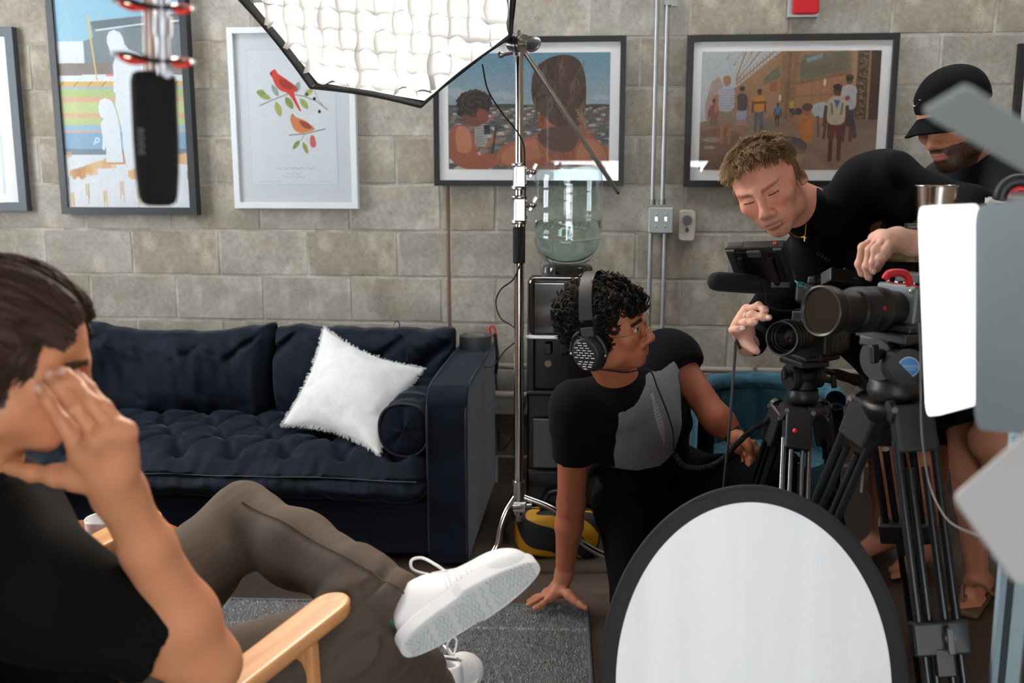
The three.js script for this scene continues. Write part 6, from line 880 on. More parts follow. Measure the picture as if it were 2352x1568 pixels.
    if (near) for (let r = 0; r < 11; r++) { const yy = 0.032 - r * 0.0064 - (r > 6 ? 0.004 : 0), half = Math.sqrt(Math.max(0, 0.034 * 0.034 - yy * yy * 0.8)); for (let k = 0; k < 4; k++) { const x0 = -half + (k + (r % 2 ? 0.5 : 0)) * 0.017; if (x0 + 0.012 > half) continue; part(cu, 'slot', rbox(0.0115, 0.0024, 0.0012, 0.001, 1).translate(x0 + 0.006, yy * 1.1, 0.0303).applyMatrix4(M), mat('#d8d8d6', 0.4)); } }
  }
  const band = []; for (let i = 0; i <= 24; i++) { const a = lerp(-0.18, Math.PI + 0.18, i / 24); band.push([-Math.cos(a) * 0.1, 0.028 + Math.sin(a) * 0.124]); }
  const bz = -0.024, strip = (w, off, m, nm, i0, i1) => { const b = band.slice(i0, i1 + 1); part(hp, nm, merge([1, -1].map((sd) => grid(b.length - 1, 1, (u, v) => { const [x, y] = b[Math.round(u * (b.length - 1))], l = Math.hypot(x, y - 0.02), k = 1 + off * sd; return H.P(x * k, (y - 0.02) * k + 0.02, bz + (v - 0.5) * w * sd); }))), m); };
  strip(0.034, 0.025, mat('#26282b', 0.55), 'headband', 3, 21);
  for (const s of [-1, 1]) { const j = H.P(s * 0.0975, 0.03, bz); part(hp, 'slider_block', rbox(0.008, 0.026, 0.036, 0.002).applyMatrix4(basis(H.x, H.y, H.z, H.P(s * 0.103, 0.03, bz))), mat('#3a3c3f', 0.45)); part(hp, 'slider', bar(H.P(s * 0.103, 0.02, bz), H.P(s * 0.106, -0.005, -0.028), 0.012, 0.004, H.z), mat('#303235', 0.45)); }
  part(hp, 'cord', tube([cup.clone().addScaledVector(H.y, -0.05), at(1395, 850, 2.68), at(1440, 855, 2.75), at(1492, 850, 2.8), at(1510, 890, 2.78), at(1530, 940, 2.78), at(1545, 990, 2.78), at(1548, 1040, 2.78)], 0.0024, 120, 6), rubber);
  // coiled cord
  const cp = new THREE.CatmullRomCurve3([at(1548, 1040, 2.78), at(1570, 1068, 2.76), at(1610, 1075, 2.74), at(1655, 1058, 2.72), at(1690, 1022, 2.68), at(1730, 985, 2.66), at(1768, 962, 2.64)]), N = 900, cs = []; const fr = cp.computeFrenetFrames(N); for (let i = 0; i <= N; i++) { const p = cp.getPointAt(i / N), a = i / N * 80 * 6.283; cs.push(p.addScaledVector(fr.normals[i], Math.cos(a) * 0.0065).addScaledVector(fr.binormals[i], Math.sin(a) * 0.0065)); }
  single('coiled_cord', strandMesh([cs], 0.0019, 0.0019, 5), rubber, 'black coiled cord from the kneeling man to the tripod', 'cord');
  // wire glasses
  const gl = thing('eyeglasses', 'thin gold wire glasses on the kneeling man', 'glasses', H.P(0, -0.03, 0.11)), gold = mat('#b08a4a', 0.3, 1);
  for (const s of [-1, 1]) {
    const c = [s * 0.034, -0.004, 0.106], ringP = Array.from({ length: 28 }, (_, i) => { const a = i / 28 * 6.283; return H.P(c[0] + Math.cos(a) * 0.027, c[1] + Math.sin(a) * 0.024, c[2] - Math.abs(c[0] + Math.cos(a) * 0.027) * 0.16); });
    part(gl, 'rim', tube(ringP, 0.0009, 90, 6, true), gold);
    part(gl, 'lens', grid(24, 2, (u, v) => { const a = u * 6.283, x = c[0] + Math.cos(a) * 0.0265 * v; return H.P(x, c[1] + Math.sin(a) * 0.0235 * v, c[2] - Math.abs(x) * 0.16); }), mat('#ffffff', 0, 0, { transmission: 1, thickness: 0, ior: 1.45 }));
    part(gl, 'temple', tube([H.P(s * 0.06, 0.0, 0.096), H.P(s * 0.072, 0.0, 0.088), H.P(s * 0.079, 0.001, 0.04), H.P(s * 0.083, 0.0, -0.012)], 0.0009, 30, 6), gold);
  }
  part(gl, 'bridge', tube([H.P(-0.008, 0.002, 0.105), H.P(0, 0.007, 0.11), H.P(0.008, 0.002, 0.105)], 0.0009, 16, 6), gold);
}
// ---------------------------------------------------------------- man bending over the camera
{
  const H = pose(at(1766, 424, 2.52), view(-0.42, -0.46, 0.78), view(-0.52, 0.8, 0.27), 1.0);
  const g = thing('person', 'fair-haired man in black long-sleeved shirt bending over the video camera', 'person', V(at(2080, 900, 3.2).x, 0, EYE.z - 3.35));
  const skin = [0.62, 0.27, 0.18];
  const face = (x, y, z) => {
    const [a, b, c] = H.L(x, y, z), n = 1 + fbm(x * 45, y * 45, z * 45, 3) * 0.13, A = Math.abs(a); let q = [skin[0] * n, skin[1] * n, skin[2] * n];
    if (Math.abs(b - 0.0105 - A * 0.17) < 0.0054 - A * 0.035 && c > 0.05 && A > 0.01 && A < 0.056) q = q.map((v, i) => lerp(v, [0.14, 0.08, 0.045][i], 0.6 + 0.35 * noise(x * 330, y * 330, z * 330)));
    if (c < 0.012 && b > -0.045 && b > -0.02 - c * 2 && A > 0.05) q = q.map((v, i) => lerp(v, [0.11, 0.062, 0.036][i], 0.8));
    const cheek = Math.exp(-(Math.pow((A - 0.04) / 0.022, 2) + Math.pow((b + 0.025) / 0.02, 2))); if (c > 0.03) q = [q[0] * (1 + 0.03 * cheek), q[1] * (1 - 0.12 * cheek), q[2] * (1 - 0.12 * cheek)];
    if (Math.abs(b + 0.0565) < 0.006 && A < 0.028 && c > 0.075) q = q.map((v, i) => lerp(v, [0.36, 0.22, 0.12][i], 0.5 + 0.35 * noise(x * 300, y * 300, z * 300)));
    if (A < 0.023 && b < -0.0625 && b > -0.084 && c > 0.083) q = [0.43, 0.17, 0.125].map((v) => v * n);
    const sb = Math.max(sstep(-0.06, -0.085, b), sstep(0.036, 0.058, A) * sstep(-0.005, -0.04, b)) * sstep(-0.02, 0.0, c); if (sb > 0) q = q.map((v, i) => lerp(v, [0.24, 0.135, 0.08][i], sb * 0.42 + sb * 0.3 * noise(x * 420, y * 420, z * 420)));
    return q;
  };
  const neck = at(1872, 490, 2.66), F = new Field(); addHead(F, H, { lids: true, frown: true }); F.cap(H.P(0.0, -0.05, -0.035), neck, 0.058, 0.064, 0.03);
  const shL = at(2010, 432, 2.66), elL = at(2222, 492, 2.5), wrL = at(2096, 556, 2.27), shR = at(1815, 640, 2.86), elR = at(1752, 740, 3.0), wrR = at(1716, 792, 2.72);
  const chest = at(1930, 620, 2.86), hip = at(2135, 850, 3.14), hR = hip.clone().add(V(-0.09, -0.02, 0)), hL = hip.clone().add(V(0.1, -0.02, 0.02)), kR = at(2040, 990, 3.38), kL = at(2140, 985, 3.3), aR = onHeight(2032, 1236, 0.07), aL = onHeight(2118, 1262, 0.07);
  const A = new Field(); A.chain([shL, elL, wrL], [0.034, 0.034, 0.027]); A.chain([shR, elR, wrR], [0.034, 0.034, 0.027]);
  const fL = [[[2010, 548, 2.24], [1982, 568, 2.22], [1974, 606, 2.225], [1979, 628, 2.225]], [[2022, 545, 2.215], [1999, 574, 2.195], [1991, 612, 2.195], [1995, 636, 2.2]], [[2034, 548, 2.20], [2012, 572, 2.17], [2007, 602, 2.17], [2005, 620, 2.175]], [[2046, 552, 2.19], [2034, 574, 2.16], [2022, 592, 2.16], [2014, 606, 2.165]]];
  const tL = [[2040, 556, 2.225], [2030, 580, 2.24], [2020, 600, 2.25], [2014, 616, 2.255]];
  const HL = new Field(); HL.cap(elL.clone().lerp(wrL, 0.7), wrL, 0.031, 0.027, 0.02); HL.cap(wrL, at(2060, 548, 2.235), 0.027, 0.022, 0.02); addHand(HL, [2068, 550, 2.235], fL, tL, 0.0092, 0.014);
  const fR = [[[1716, 712, 2.56], [1742, 702, 2.52], [1756, 712, 2.5], [1757, 714, 2.497]], [[1708, 728, 2.55], [1728, 722, 2.51], [1752, 728, 2.49], [1766, 729, 2.48]], [[1700, 742, 2.545], [1714, 740, 2.505], [1730, 740, 2.49], [1734, 738, 2.487]], [[1690, 756, 2.55], [1682, 758, 2.51], [1694, 756, 2.49], [1706, 753, 2.485]]];
  const tR = [[1712, 780, 2.58], [1722, 792, 2.56], [1730, 800, 2.54], [1738, 806, 2.525]];
  const HR = new Field(); HR.cap(elR.clone().lerp(wrR, 0.75), wrR, 0.03, 0.027, 0.02); HR.cap(wrR, at(1708, 762, 2.6), 0.027, 0.024, 0.02); addHand(HR, [1710, 775, 2.62], fR, tR, 0.0092, 0.0145);
  const Bd = new Field(); Bd.chain([neck, chest, hip], [0.05, 0.1, 0.1], 0.06); Bd.cap(shL, chest, 0.05, 0.05, 0.05); Bd.chain([hR, kR, aR], [0.08, 0.06, 0.042], 0.03); Bd.chain([hL, kL, aL], [0.08, 0.06, 0.042], 0.03); Bd.cap(kR.clone().lerp(aR, 0.15), kR.clone().lerp(aR, 0.5), 0.058, 0.05, 0.03); Bd.cap(kL.clone().lerp(aL, 0.15), kL.clone().lerp(aL, 0.5), 0.058, 0.05, 0.03);
  for (const [a, dx] of [[aR, -1], [aL, -0.8]]) { Bd.cap(a, a.clone().add(V(dx * 0.12, -0.035, 0.08)), 0.042, 0.026, 0.03); for (let i = 0; i < 5; i++) { const b = a.clone().add(V(dx * 0.1 - i * 0.004, -0.045, 0.05 + i * 0.017)); Bd.cap(b, b.clone().add(V(dx * 0.055, -0.006, 0.02)), 0.013, i ? 0.009 : 0.012, 0.008); } }
  part(g, 'body', joinBody([surface(F, 0.003, undefined, face), surface(A, 0.008, undefined, skinOf(skin)), surface(HL, 0.0026, undefined, skinOf([0.60, 0.35, 0.25])), surface(HR, 0.0026, undefined, skinOf([0.60, 0.34, 0.24])), surface(Bd, 0.011, undefined, skinOf([0.38, 0.155, 0.085]))]), skinMat);
  const nm = mat([0.72, 0.52, 0.46], 0.35); nails(g, fL, 0.0064, CB, nm); nails(g, fR, 0.0064, CB, nm);
  for (const t of [-1, 1]) { const pts = [0.0185, 0.025, 0.032, 0.039, 0.0455].map((a, i) => { const b = -0.0035 - Math.sin(i / 4 * Math.PI) * 0.0018 + i * 0.0004; let c = 0.105; for (let k = 0; k < 90; k++) { const w = H.P(t * a, b, c); if (F.at(w.x, w.y, w.z) < 0.0004) break; c -= 0.0004; } return H.P(t * a, b, c + 0.0004); }); part(g, 'eyelash', tube(pts, 0.0011, 24, 6), mat('#2a1810', 0.8)); }
  // short fair hair brushed forward
  const paths = [];
  for (let i = 0; i < 8200; i++) {
    const u = rr(-0.35, 1), ph = rr(0, 6.283), sq = Math.sqrt(1 - u * u), d = V(sq * Math.cos(ph), u, sq * Math.sin(ph)), p = V(d.x * 0.075, 0.036 + d.y * 0.08, -0.014 + d.z * 0.095); if (p.z > 0.03 && p.y < 0.074 - 0.2 * Math.abs(p.x)) continue; if (p.z > -0.01 && p.y < 0.022) continue; if (p.y < -0.04) continue;
    const top = sstep(0.03, 0.085, p.y), len = lerp(0.007, 0.036, top) * rr(0.8, 1.2), cl = noise(p.x * 70, p.y * 70, p.z * 70 + 5), dir = V(d.x * 0.5 + cl * 0.7 + rr(-0.15, 0.15), d.y * lerp(0.1, 0.3, top) - lerp(0.8, 0.15, top) + cl * 0.25, d.z * 0.3 + lerp(0.1, 1.0, top)).normalize(), n = d.clone(), P = [], cw = noise(p.x * 60, p.y * 60, p.z * 60) * 4;
    for (let j = 0; j < 5; j++) { const t = j / 4, q = p.clone().addScaledVector(n, Math.sin(t * 2.2) * len * (0.22 + 0.14 * cl)).addScaledVector(dir, len * t); q.x += Math.sin(t * 5 + cw) * 0.003 * top; q.y -= t * t * 0.008 * (p.z > 0.03 ? 1 : 0.2); P.push(H.P(q.x, q.y, q.z)); } paths.push(P);
  }
  const cap = new Field(); cap.ell(H.P(0, 0.039, -0.016), [0.0772 * H.s, 0.083 * H.s, 0.0965 * H.s], H.q); cap.cut(H.P(0, 0.072, 0.04), H.y.clone().multiplyScalar(-0.5).addScaledVector(H.z, 0.85), 0.16); cap.cut(H.P(0, 0.0, 0.0), H.y.clone().multiplyScalar(-1).addScaledVector(H.z, 0.7), 0.2); cap.cut(H.P(0, -0.04, -0.03), H.y.clone().negate(), 0.2);
  part(g, 'hair', merge([surface(cap, 0.0035), strandMesh(paths, 0.0009, 0.0004)]), mat('#86683f', 0.55), 'short fair brown hair');
  // black long-sleeved shirt
  const shirt = mat('#08080a', 0.85, 0, { ...cloth, map: clothTex, sheen: 0.2, sheenRoughness: 0.5, sheenColor: new THREE.Color('#6f7682') });
  const S = new Field(), spine = at(2010, 470, 2.95);
  S.chain([neck.clone().add(V(0.02, -0.03, -0.02)), chest, hip], [0.08, 0.165, 0.145], 0.07); S.cap(neck.clone().add(V(0.03, -0.01, -0.02)), shL, 0.07, 0.085, 0.06); S.cap(spine, hip, 0.13, 0.14, 0.07); S.cap(neck, neck.clone().lerp(H.P(0, -0.07, -0.04), 0.35), 0.076, 0.069, 0.02); S.cap(shL, elL, 0.085, 0.062, 0.05); S.cap(elL, wrL.clone().lerp(elL, 0.12), 0.06, 0.04, 0.04); S.cap(shR, chest, 0.09, 0.12, 0.06); S.cap(shR, elR, 0.08, 0.06, 0.05); S.cap(elR, wrR.clone().lerp(elR, 0.06), 0.058, 0.04, 0.04);
  S.cut(wrL.clone().lerp(elL, 0.13), wrL.clone().sub(elL), 0.07); S.cut(wrR.clone().lerp(elR, 0.07), wrR.clone().sub(elR), 0.07); 
  S.disp = folds(0.018, 13, 0.8, 0.5, 0.3, 15);
  const sg = part(g, 'long_sleeved_shirt', surface(S, 0.0075), shirt, 'black long-sleeved shirt');
  const lt = canvasTex(192, 96, (q) => { q.fillStyle = '#000000'; q.fillRect(0, 0, 192, 96); q.fillStyle = '#ffffff'; q.font = 'bold 72px sans-serif'; q.fillText('GYM', 8, 76); });
  part(sg, 'lettering', patchOn(S, at(1897, 577, 2.72), view(0.83, -0.52, -0.35), view(-0.35, -0.25, 0.9), 0.05, 0.024, 10, 5), mat('#50565c', 0.85, 0, { alphaMap: lt, transparent: true }));
  // necklace, ring, watch, shorts
  const nk = [[1846, 462], [1852, 490], [1851, 520], [1848, 541], [1838, 545], [1824, 541], [1812, 530]].map(([x, y], i) => at(x, y, 2.555 + 0.008 * Math.abs(i - 3))); const gold = mat('#b9924e', 0.25, 1);
  const ne = part(g, 'necklace', tube(nk, 0.0017, 60, 6), gold, 'thin gold chain'); const pd = nk[3]; part(ne, 'pendant', merge([rbox(0.003, 0.014, 0.002, 0.0008).translate(pd.x, pd.y - 0.008, pd.z + 0.002), rbox(0.008, 0.003, 0.002, 0.0008).translate(pd.x, pd.y - 0.005, pd.z + 0.002)]), gold);
  const ra = at(...fR[1][0]), rb = at(...fR[1][1]), rc = ra.clone().lerp(rb, 0.55), rd = rb.clone().sub(ra).normalize(); part(g, 'ring', new THREE.TorusGeometry(0.0104, 0.0016, 8, 24).applyMatrix4(frameOf(V(0, 0, 0), rd).multiply(new THREE.Matrix4().makeRotationX(Math.PI / 2))).translate(rc.x, rc.y, rc.z), chrome, 'silver ring');
  const wdir = wrL.clone().sub(elL).normalize(), wc = wrL.clone().addScaledVector(wdir, -0.016); part(g, 'watch', merge([rod(wc.clone().addScaledVector(wdir, -0.011), wc.clone().addScaledVector(wdir, 0.011), 0.0305, 0.0295, 28), rbox(0.034, 0.012, 0.034, 0.004).translate(wc.x - 0.01, wc.y + 0.032, wc.z + 0.012)]), mat('#26282a', 0.35, 0.4), 'dark wrist watch');
  const Sh = new Field(); Sh.chain([hip.clone().add(V(0, 0.05, 0)), hip], [0.16, 0.165], 0.05); Sh.chain([hR, hR.clone().lerp(kR, 0.85)], [0.12, 0.1], 0.05); Sh.chain([hL, hL.clone().lerp(kL, 0.85)], [0.12, 0.1], 0.05); Sh.cut(hR.clone().lerp(kR, 0.8), kR.clone().sub(hR), 0.13); Sh.cut(hL.clone().lerp(kL, 0.8), kL.clone().sub(hL), 0.13); part(g, 'shorts', surface(Sh, 0.01), mat('#101114', 0.85, 0, cloth));
}
// ---------------------------------------------------------------- man in a cap at the back right
{
  const H = pose(at(2192, 272, 2.95), view(-0.80, -0.42, 0.42), view(-0.30, 0.92, 0.22), 1.06);
  const g = thing('person', 'bearded man in black cap and dark grey t-shirt at the back right', 'person', V(at(2260, 800, 3.1).x, 0, EYE.z - 3.1));
  const skin = [0.46, 0.19, 0.105];
  const face = (x, y, z) => { const [a, b, c] = H.L(x, y, z), n = 1 + fbm(x * 45, y * 45, z * 45, 3) * 0.13, A = Math.abs(a); let q = skin.map((v) => v * n); const beard = (b < -0.05 && A < 0.075 && c > -0.005 && !(A < 0.022 && b > -0.082 && b < -0.064 && c > 0.085)) || (A > 0.05 && b < -0.01 && c > -0.005 && c < 0.05); if (beard) q = [0.075, 0.04, 0.024].map((v) => v * (1 + 0.6 * noise(x * 260, y * 260, z * 260))); if (A < 0.022 && b > -0.082 && b < -0.063 && c > 0.085) q = [0.4, 0.14, 0.1]; if (c < -0.02 && b > -0.05) q = [0.06, 0.035, 0.025]; return q; };
  const neck = at(2262, 392, 3.02), F = new Field(); addHead(F, H, { lids: true }); F.cap(H.P(0, -0.06, -0.03), neck, 0.06, 0.064, 0.03); F.ell(H.P(0, -0.1, 0.062), [0.036, 0.028, 0.03], H.q, 0.02);
  const sR = at(2182, 428, 3.12), sL = at(2352, 410, 2.86), eL = at(2300, 560, 2.72), eR = at(2180, 640, 3.1), hip = at(2315, 775, 3.45), hL = hip.clone().add(V(0.09, 0, 0.05)), hR = hip.clone().add(V(-0.08, 0, 0)), kR = at(2222, 985, 3.12), aR = onHeight(2242, 1322, 0.075), kL = at(2290, 1010, 2.98), aL = onHeight(2420, 1330, 0.075);
  const Bd = new Field(); Bd.chain([neck, at(2285, 560, 3.24), hip], [0.08, 0.14, 0.13], 0.06); Bd.cap(sR, sL, 0.06, 0.06, 0.05); Bd.chain([sL, eL], [0.05, 0.042]); Bd.chain([sR, eR], [0.05, 0.042]); Bd.cap(eL, at(2240, 600, 2.6), 0.042, 0.03); Bd.cap(eR, at(2200, 740, 3.0), 0.042, 0.03);
  Bd.chain([hR, kR, aR], [0.085, 0.056, 0.038], 0.03); Bd.cap(kR.clone().lerp(aR, 0.12), kR.clone().lerp(aR, 0.5), 0.052, 0.046, 0.03); Bd.chain([hL, kL, aL], [0.09, 0.072, 0.04], 0.03);
  for (const a of [aR, aL]) { Bd.cap(a.clone().add(V(0.03, -0.03, -0.03)), a.clone().add(V(-0.05, -0.03, 0.09)), 0.04, 0.03, 0.03); for (let i = 0; i < 5; i++) { const b = a.clone().add(V(-0.075 + i * 0.018, -0.045, 0.1 - i * 0.006)); Bd.cap(b, b.clone().add(V(-0.03, -0.008, 0.045)), 0.013, 0.01, 0.008); } }
  part(g, 'body', joinBody([surface(F, 0.0034, undefined, face), surface(Bd, 0.009, undefined, skinOf([0.40, 0.165, 0.09]))]), skinMat);
  const S = new Field(); S.chain([neck.clone().add(V(0, -0.05, 0)), at(2285, 560, 3.24), hip], [0.09, 0.165, 0.16], 0.07); S.cap(sR, neck.clone().add(V(0, -0.04, 0)), 0.085, 0.075, 0.06); S.cap(sL, neck.clone().add(V(0, -0.04, 0)), 0.085, 0.075, 0.06); S.cap(sL, eL, 0.085, 0.07, 0.05); S.cap(sR, eR, 0.08, 0.066, 0.05); S.cut(sL.clone().lerp(eL, 0.72), eL.clone().sub(sL), 0.12); S.cut(sR.clone().lerp(eR, 0.7), eR.clone().sub(sR), 0.12); S.disp = folds(0.010, 10, 0.7, 0.6, 0.2, 25);
  part(g, 't_shirt', surface(S, 0.009), mat('#26282b', 0.88, 0, { ...cloth, map: clothTex, sheen: 0.25, sheenColor: new THREE.Color('#808a90') }), 'dark grey t-shirt');
  const Sh = new Field(); Sh.chain([hip.clone().add(V(0, 0.05, 0)), hip], [0.16, 0.16], 0.05); Sh.chain([hR, hR.clone().lerp(kR, 0.8)], [0.12, 0.1], 0.05); Sh.chain([hL, hL.clone().lerp(kL, 0.8)], [0.12, 0.105], 0.05); Sh.cut(hR.clone().lerp(kR, 0.74), kR.clone().sub(hR), 0.13); Sh.cut(hL.clone().lerp(kL, 0.74), kL.clone().sub(hL), 0.14); part(g, 'shorts', surface(Sh, 0.01), mat('#121317', 0.85, 0, cloth));
  // cap with swoosh mark
  const C = new Field(); C.ell(H.P(0, 0.05, -0.012), [0.089 * H.s, 0.086 * H.s, 0.106 * H.s], H.q, 0.01); C.cut(H.P(0, 0.032, 0), H.y.clone().negate().addScaledVector(H.z, 0.12), 0.2, 0.004); C.disp = (x, y, z) => noise(x * 26, y * 26, z * 26) * 0.0022;
  const cap = part(g, 'cap', surface(C, 0.0042), mat('#0a0a0a', 0.85, 0, cloth), 'black cap');
  const br = (v) => grid(30, 12, (u, w) => { const a = lerp(-1.35, 1.35, u), r0 = 0.075, x = Math.sin(a) * 0.082, z0 = -0.012 + Math.cos(a) * 0.102, L = 0.078 * Math.pow(Math.cos(a * 0.98), 0.6), z = z0 - 0.006 + L * w; return H.P(x * (1 + 0.06 * w), 0.036 - 0.012 * w - Math.pow(x / 0.082, 2) * 0.022 * (0.3 + w) - 0.01 * w * w + v, z); });
  const b2 = br(-0.005); { const ix = b2.index.array; for (let i = 0; i < ix.length; i += 3) { const t = ix[i]; ix[i] = ix[i + 1]; ix[i + 1] = t; } b2.computeVertexNormals(); }
  part(cap, 'brim', merge([br(0), b2, tube(Array.from({ length: 20 }, (_, i) => { const a = lerp(-1.3, 1.3, i / 19), x = Math.sin(a) * 0.082, z = -0.018 + Math.cos(a) * 0.102 + 0.078 * Math.pow(Math.cos(a * 0.98), 0.6); return H.P(x * 1.06, 0.024 - 0.01 - Math.pow(x / 0.082, 2) * 0.0286 - 0.0025, z); }), 0.0034, 60, 6)]), mat('#0a0a0a', 0.85, 0, cloth));
  const onCap = (px, py) => { const r = ray(px, py).normalize(); let t = 2.4; for (let i = 0; i < 80; i++) { const d = C.at(EYE.x + r.x * t, EYE.y + r.y * t, EYE.z + r.z * t); if (d < 0.0006) break; t += Math.max(0.0008, d * 0.8); } return V(EYE.x + r.x * t, EYE.y + r.y * t, EYE.z + r.z * t).addScaledVector(H.z, 0.0012); };
  const sw = [[2116, 229], [2112, 228], [2098, 236], [2097, 239], [2099, 244], [2102, 244], [2106, 239]], swg = new THREE.BufferGeometry(), sp = sw.map(([x, y]) => onCap(x, y)), pp = []; for (let i = 1; i + 1 < sp.length; i++) for (const q of [sp[0], sp[i], sp[i + 1]]) pp.push(q.x, q.y, q.z); swg.setAttribute('position', new THREE.Float32BufferAttribute(pp, 3)); swg.computeVertexNormals(); part(cap, 'emblem', swg, mat('#d8d8d6', 0.5, 0, { side: THREE.DoubleSide }), 'white curved tick mark');
  // sandals
  for (const a of [aR]) { const s = part(g, 'sandal', rbox(0.1, 0.022, 0.26, 0.01).rotateY(-0.55).translate(a.x - 0.03, 0.011, a.z + 0.05), mat('#5c4630', 0.85), 'brown flip-flop'); for (const k of [-1, 1]) part(s, 'strap', tube([V(a.x - 0.085, 0.032, a.z + 0.125), V(a.x - 0.05 + k * 0.02, 0.075, a.z + 0.08), V(a.x + 0.01 + k * 0.045, 0.024, a.z + 0.04)], 0.006, 20, 6), mat('#6a5038', 0.85)); }
}
// ---------------------------------------------------------------- two video cameras on tripods
const camBlack = mat('#0c0c0d', 0.46), camGrey = mat('#232426', 0.42), knobM = mat('#18181a', 0.4), tubeM = mat('#1c1d1f', 0.3, 0.55), silverTube = mat('#7d8084', 0.3, 0.8), lensGlass = mat('#1a1c20', 0.05, 0, { clearcoat: 1 });
function tripodLeg(g, top, foot, side, o) {                           // twin upper tubes, collar with lock, lower tubes
  const d = foot.clone().sub(top), L = d.length(), u = d.clone().normalize(), s = side.clone().addScaledVector(u, -side.dot(u)).normalize(), n = s.clone().cross(u).normalize(); if (n.dot(CB) < 0) n.negate();
  const P = (t, a, b = 0) => top.clone().addScaledVector(u, t).addScaledVector(s, a).addScaledVector(n, b), w = o.w, m = o.mid * L, T = [];
  const B = (t0, t1, wa, th, off = 0) => bar(P(t0, 0, off), P(t1, 0, off), wa, th, n, 0.006);
  const cast = part(g, 'leg', B(-0.01, o.head, w * 2.1, 0.045), o.cast ?? camGrey);
  for (const a of [-1, 1]) part(cast, 'hinge', rod(P(0.0, a * w * 1.05 - 0.006, 0), P(0.0, a * w * 1.05 + 0.006, 0), 0.021, 0.021, 20), o.cast ?? camGrey), part(cast, 'hinge_bolt', rod(P(0, a * w * 1.05, 0.018), P(0, a * w * 1.05, 0.024), 0.006, 0.006, 12), steel);
  for (const a of [-1, 1]) part(cast, 'upper_tube', rod(P(o.head * 0.7, a * w), P(m, a * w), o.r, o.r, 14), o.tube);
  if (o.five) for (const a of [-0.45, 0.45]) part(cast, 'upper_tube', rod(P(o.head * 0.7, a * w, 0.006), P(m, a * w, 0.006), o.r * 0.8, o.r * 0.8, 12), o.tube);
  part(cast, 'collar', merge([B(m - 0.03, m + 0.035, w * 2 + 0.035, 0.036), bar(P(m + 0.02, 0, 0.004), P(m + 0.075, 0, 0.004), w * 1.0, 0.03, n, 0.004)]), camGrey);
  part(cast, 'lock_knob', merge([rod(P(m, w * 0.25, 0.015), P(m, w * 0.25, 0.034), 0.012, 0.01, 16), bar(P(m - 0.02, w * 0.25, 0.034), P(m + 0.03, w * 0.18, 0.036), 0.014, 0.008, n, 0.003)]), mat('#55585a', 0.35, 0.4));
  for (const a of [-0.42, 0.42]) part(cast, 'lower_tube', rod(P(o.head + 0.03, a * w, -0.004), P(L - 0.015, a * w, -0.004), o.r * 0.9, o.r * 0.9, 14), o.tube);
  if (o.outer) for (const a of [-0.92, 0.92]) part(cast, 'lower_tube', rod(P(m, a * w, 0.002), P(L * 0.97, a * w, 0.002), o.r * 0.9, o.r * 0.9, 14), o.tube);
  part(cast, 'foot', rod(P(L - 0.03, 0), P(L - 0.001, 0), 0.018, 0.01, 14), rubber);
}
function fluidHead(g, c, side, k, o = {}) {                             // bowl, pan base, two tilt drums, plate, pan handle
  const up = V(0, 1, 0), f = side.clone().cross(up).normalize(), P = (a, b, d) => c.clone().addScaledVector(side, a * k).addScaledVector(up, b * k).addScaledVector(f, d * k);
  part(g, 'bowl', new THREE.LatheGeometry([[0.001, 0], [0.036, 0], [0.046, 0.012], [0.05, 0.02], [0.05, 0.03], [0.047, 0.034], [0.047, 0.046], [0.04, 0.05], [0.001, 0.05]].map(([r, y]) => new THREE.Vector2(r * k, y * k)), 44).translate(c.x, c.y, c.z), camGrey);
  for (const a of [-1, 1]) {
    const dr = part(g, 'tilt_drum', rod(P(a * 0.024, 0.087, 0), P(a * 0.054, 0.087, 0), 0.04 * k, 0.04 * k, 40), camGrey);
    part(dr, 'drum_ring', rod(P(a * 0.03, 0.087, 0), P(a * 0.036, 0.087, 0), 0.0425 * k, 0.0425 * k, 40), camBlack);
  }
  part(g, 'pan_base', merge([rod(P(0, 0.048, 0), P(0, 0.075, 0), 0.036 * k, 0.03 * k, 30), rod(P(-0.03, 0.087, 0), P(0.03, 0.087, 0), 0.028 * k, 0.028 * k, 24)]), camBlack);
  part(g, 'knob', merge([rod(P(0.054, 0.08, 0.02), P(0.085, 0.072, 0.028), 0.011 * k, 0.01 * k, 14), bar(P(0.086, 0.09, 0.03), P(0.09, 0.05, 0.034), 0.016 * k, 0.012 * k, f, 0.003)]), knobM);
  part(g, 'knob', merge([rod(P(-0.054, 0.1, 0.01), P(-0.075, 0.1, 0.015), 0.01 * k, 0.01 * k, 14), bar(P(-0.078, 0.12, 0.014), P(-0.076, 0.085, 0.016), 0.018 * k, 0.01 * k, f, 0.004)]), knobM);
  part(g, 'plate', merge([bar(P(0, 0.132, -0.06), P(0, 0.132, 0.06), 0.1 * k, 0.018 * k, up, 0.004), bar(P(0, 0.148, -0.05), P(0, 0.148, 0.055), 0.07 * k, 0.012 * k, up, 0.003)]), camGrey);
  return P;
}
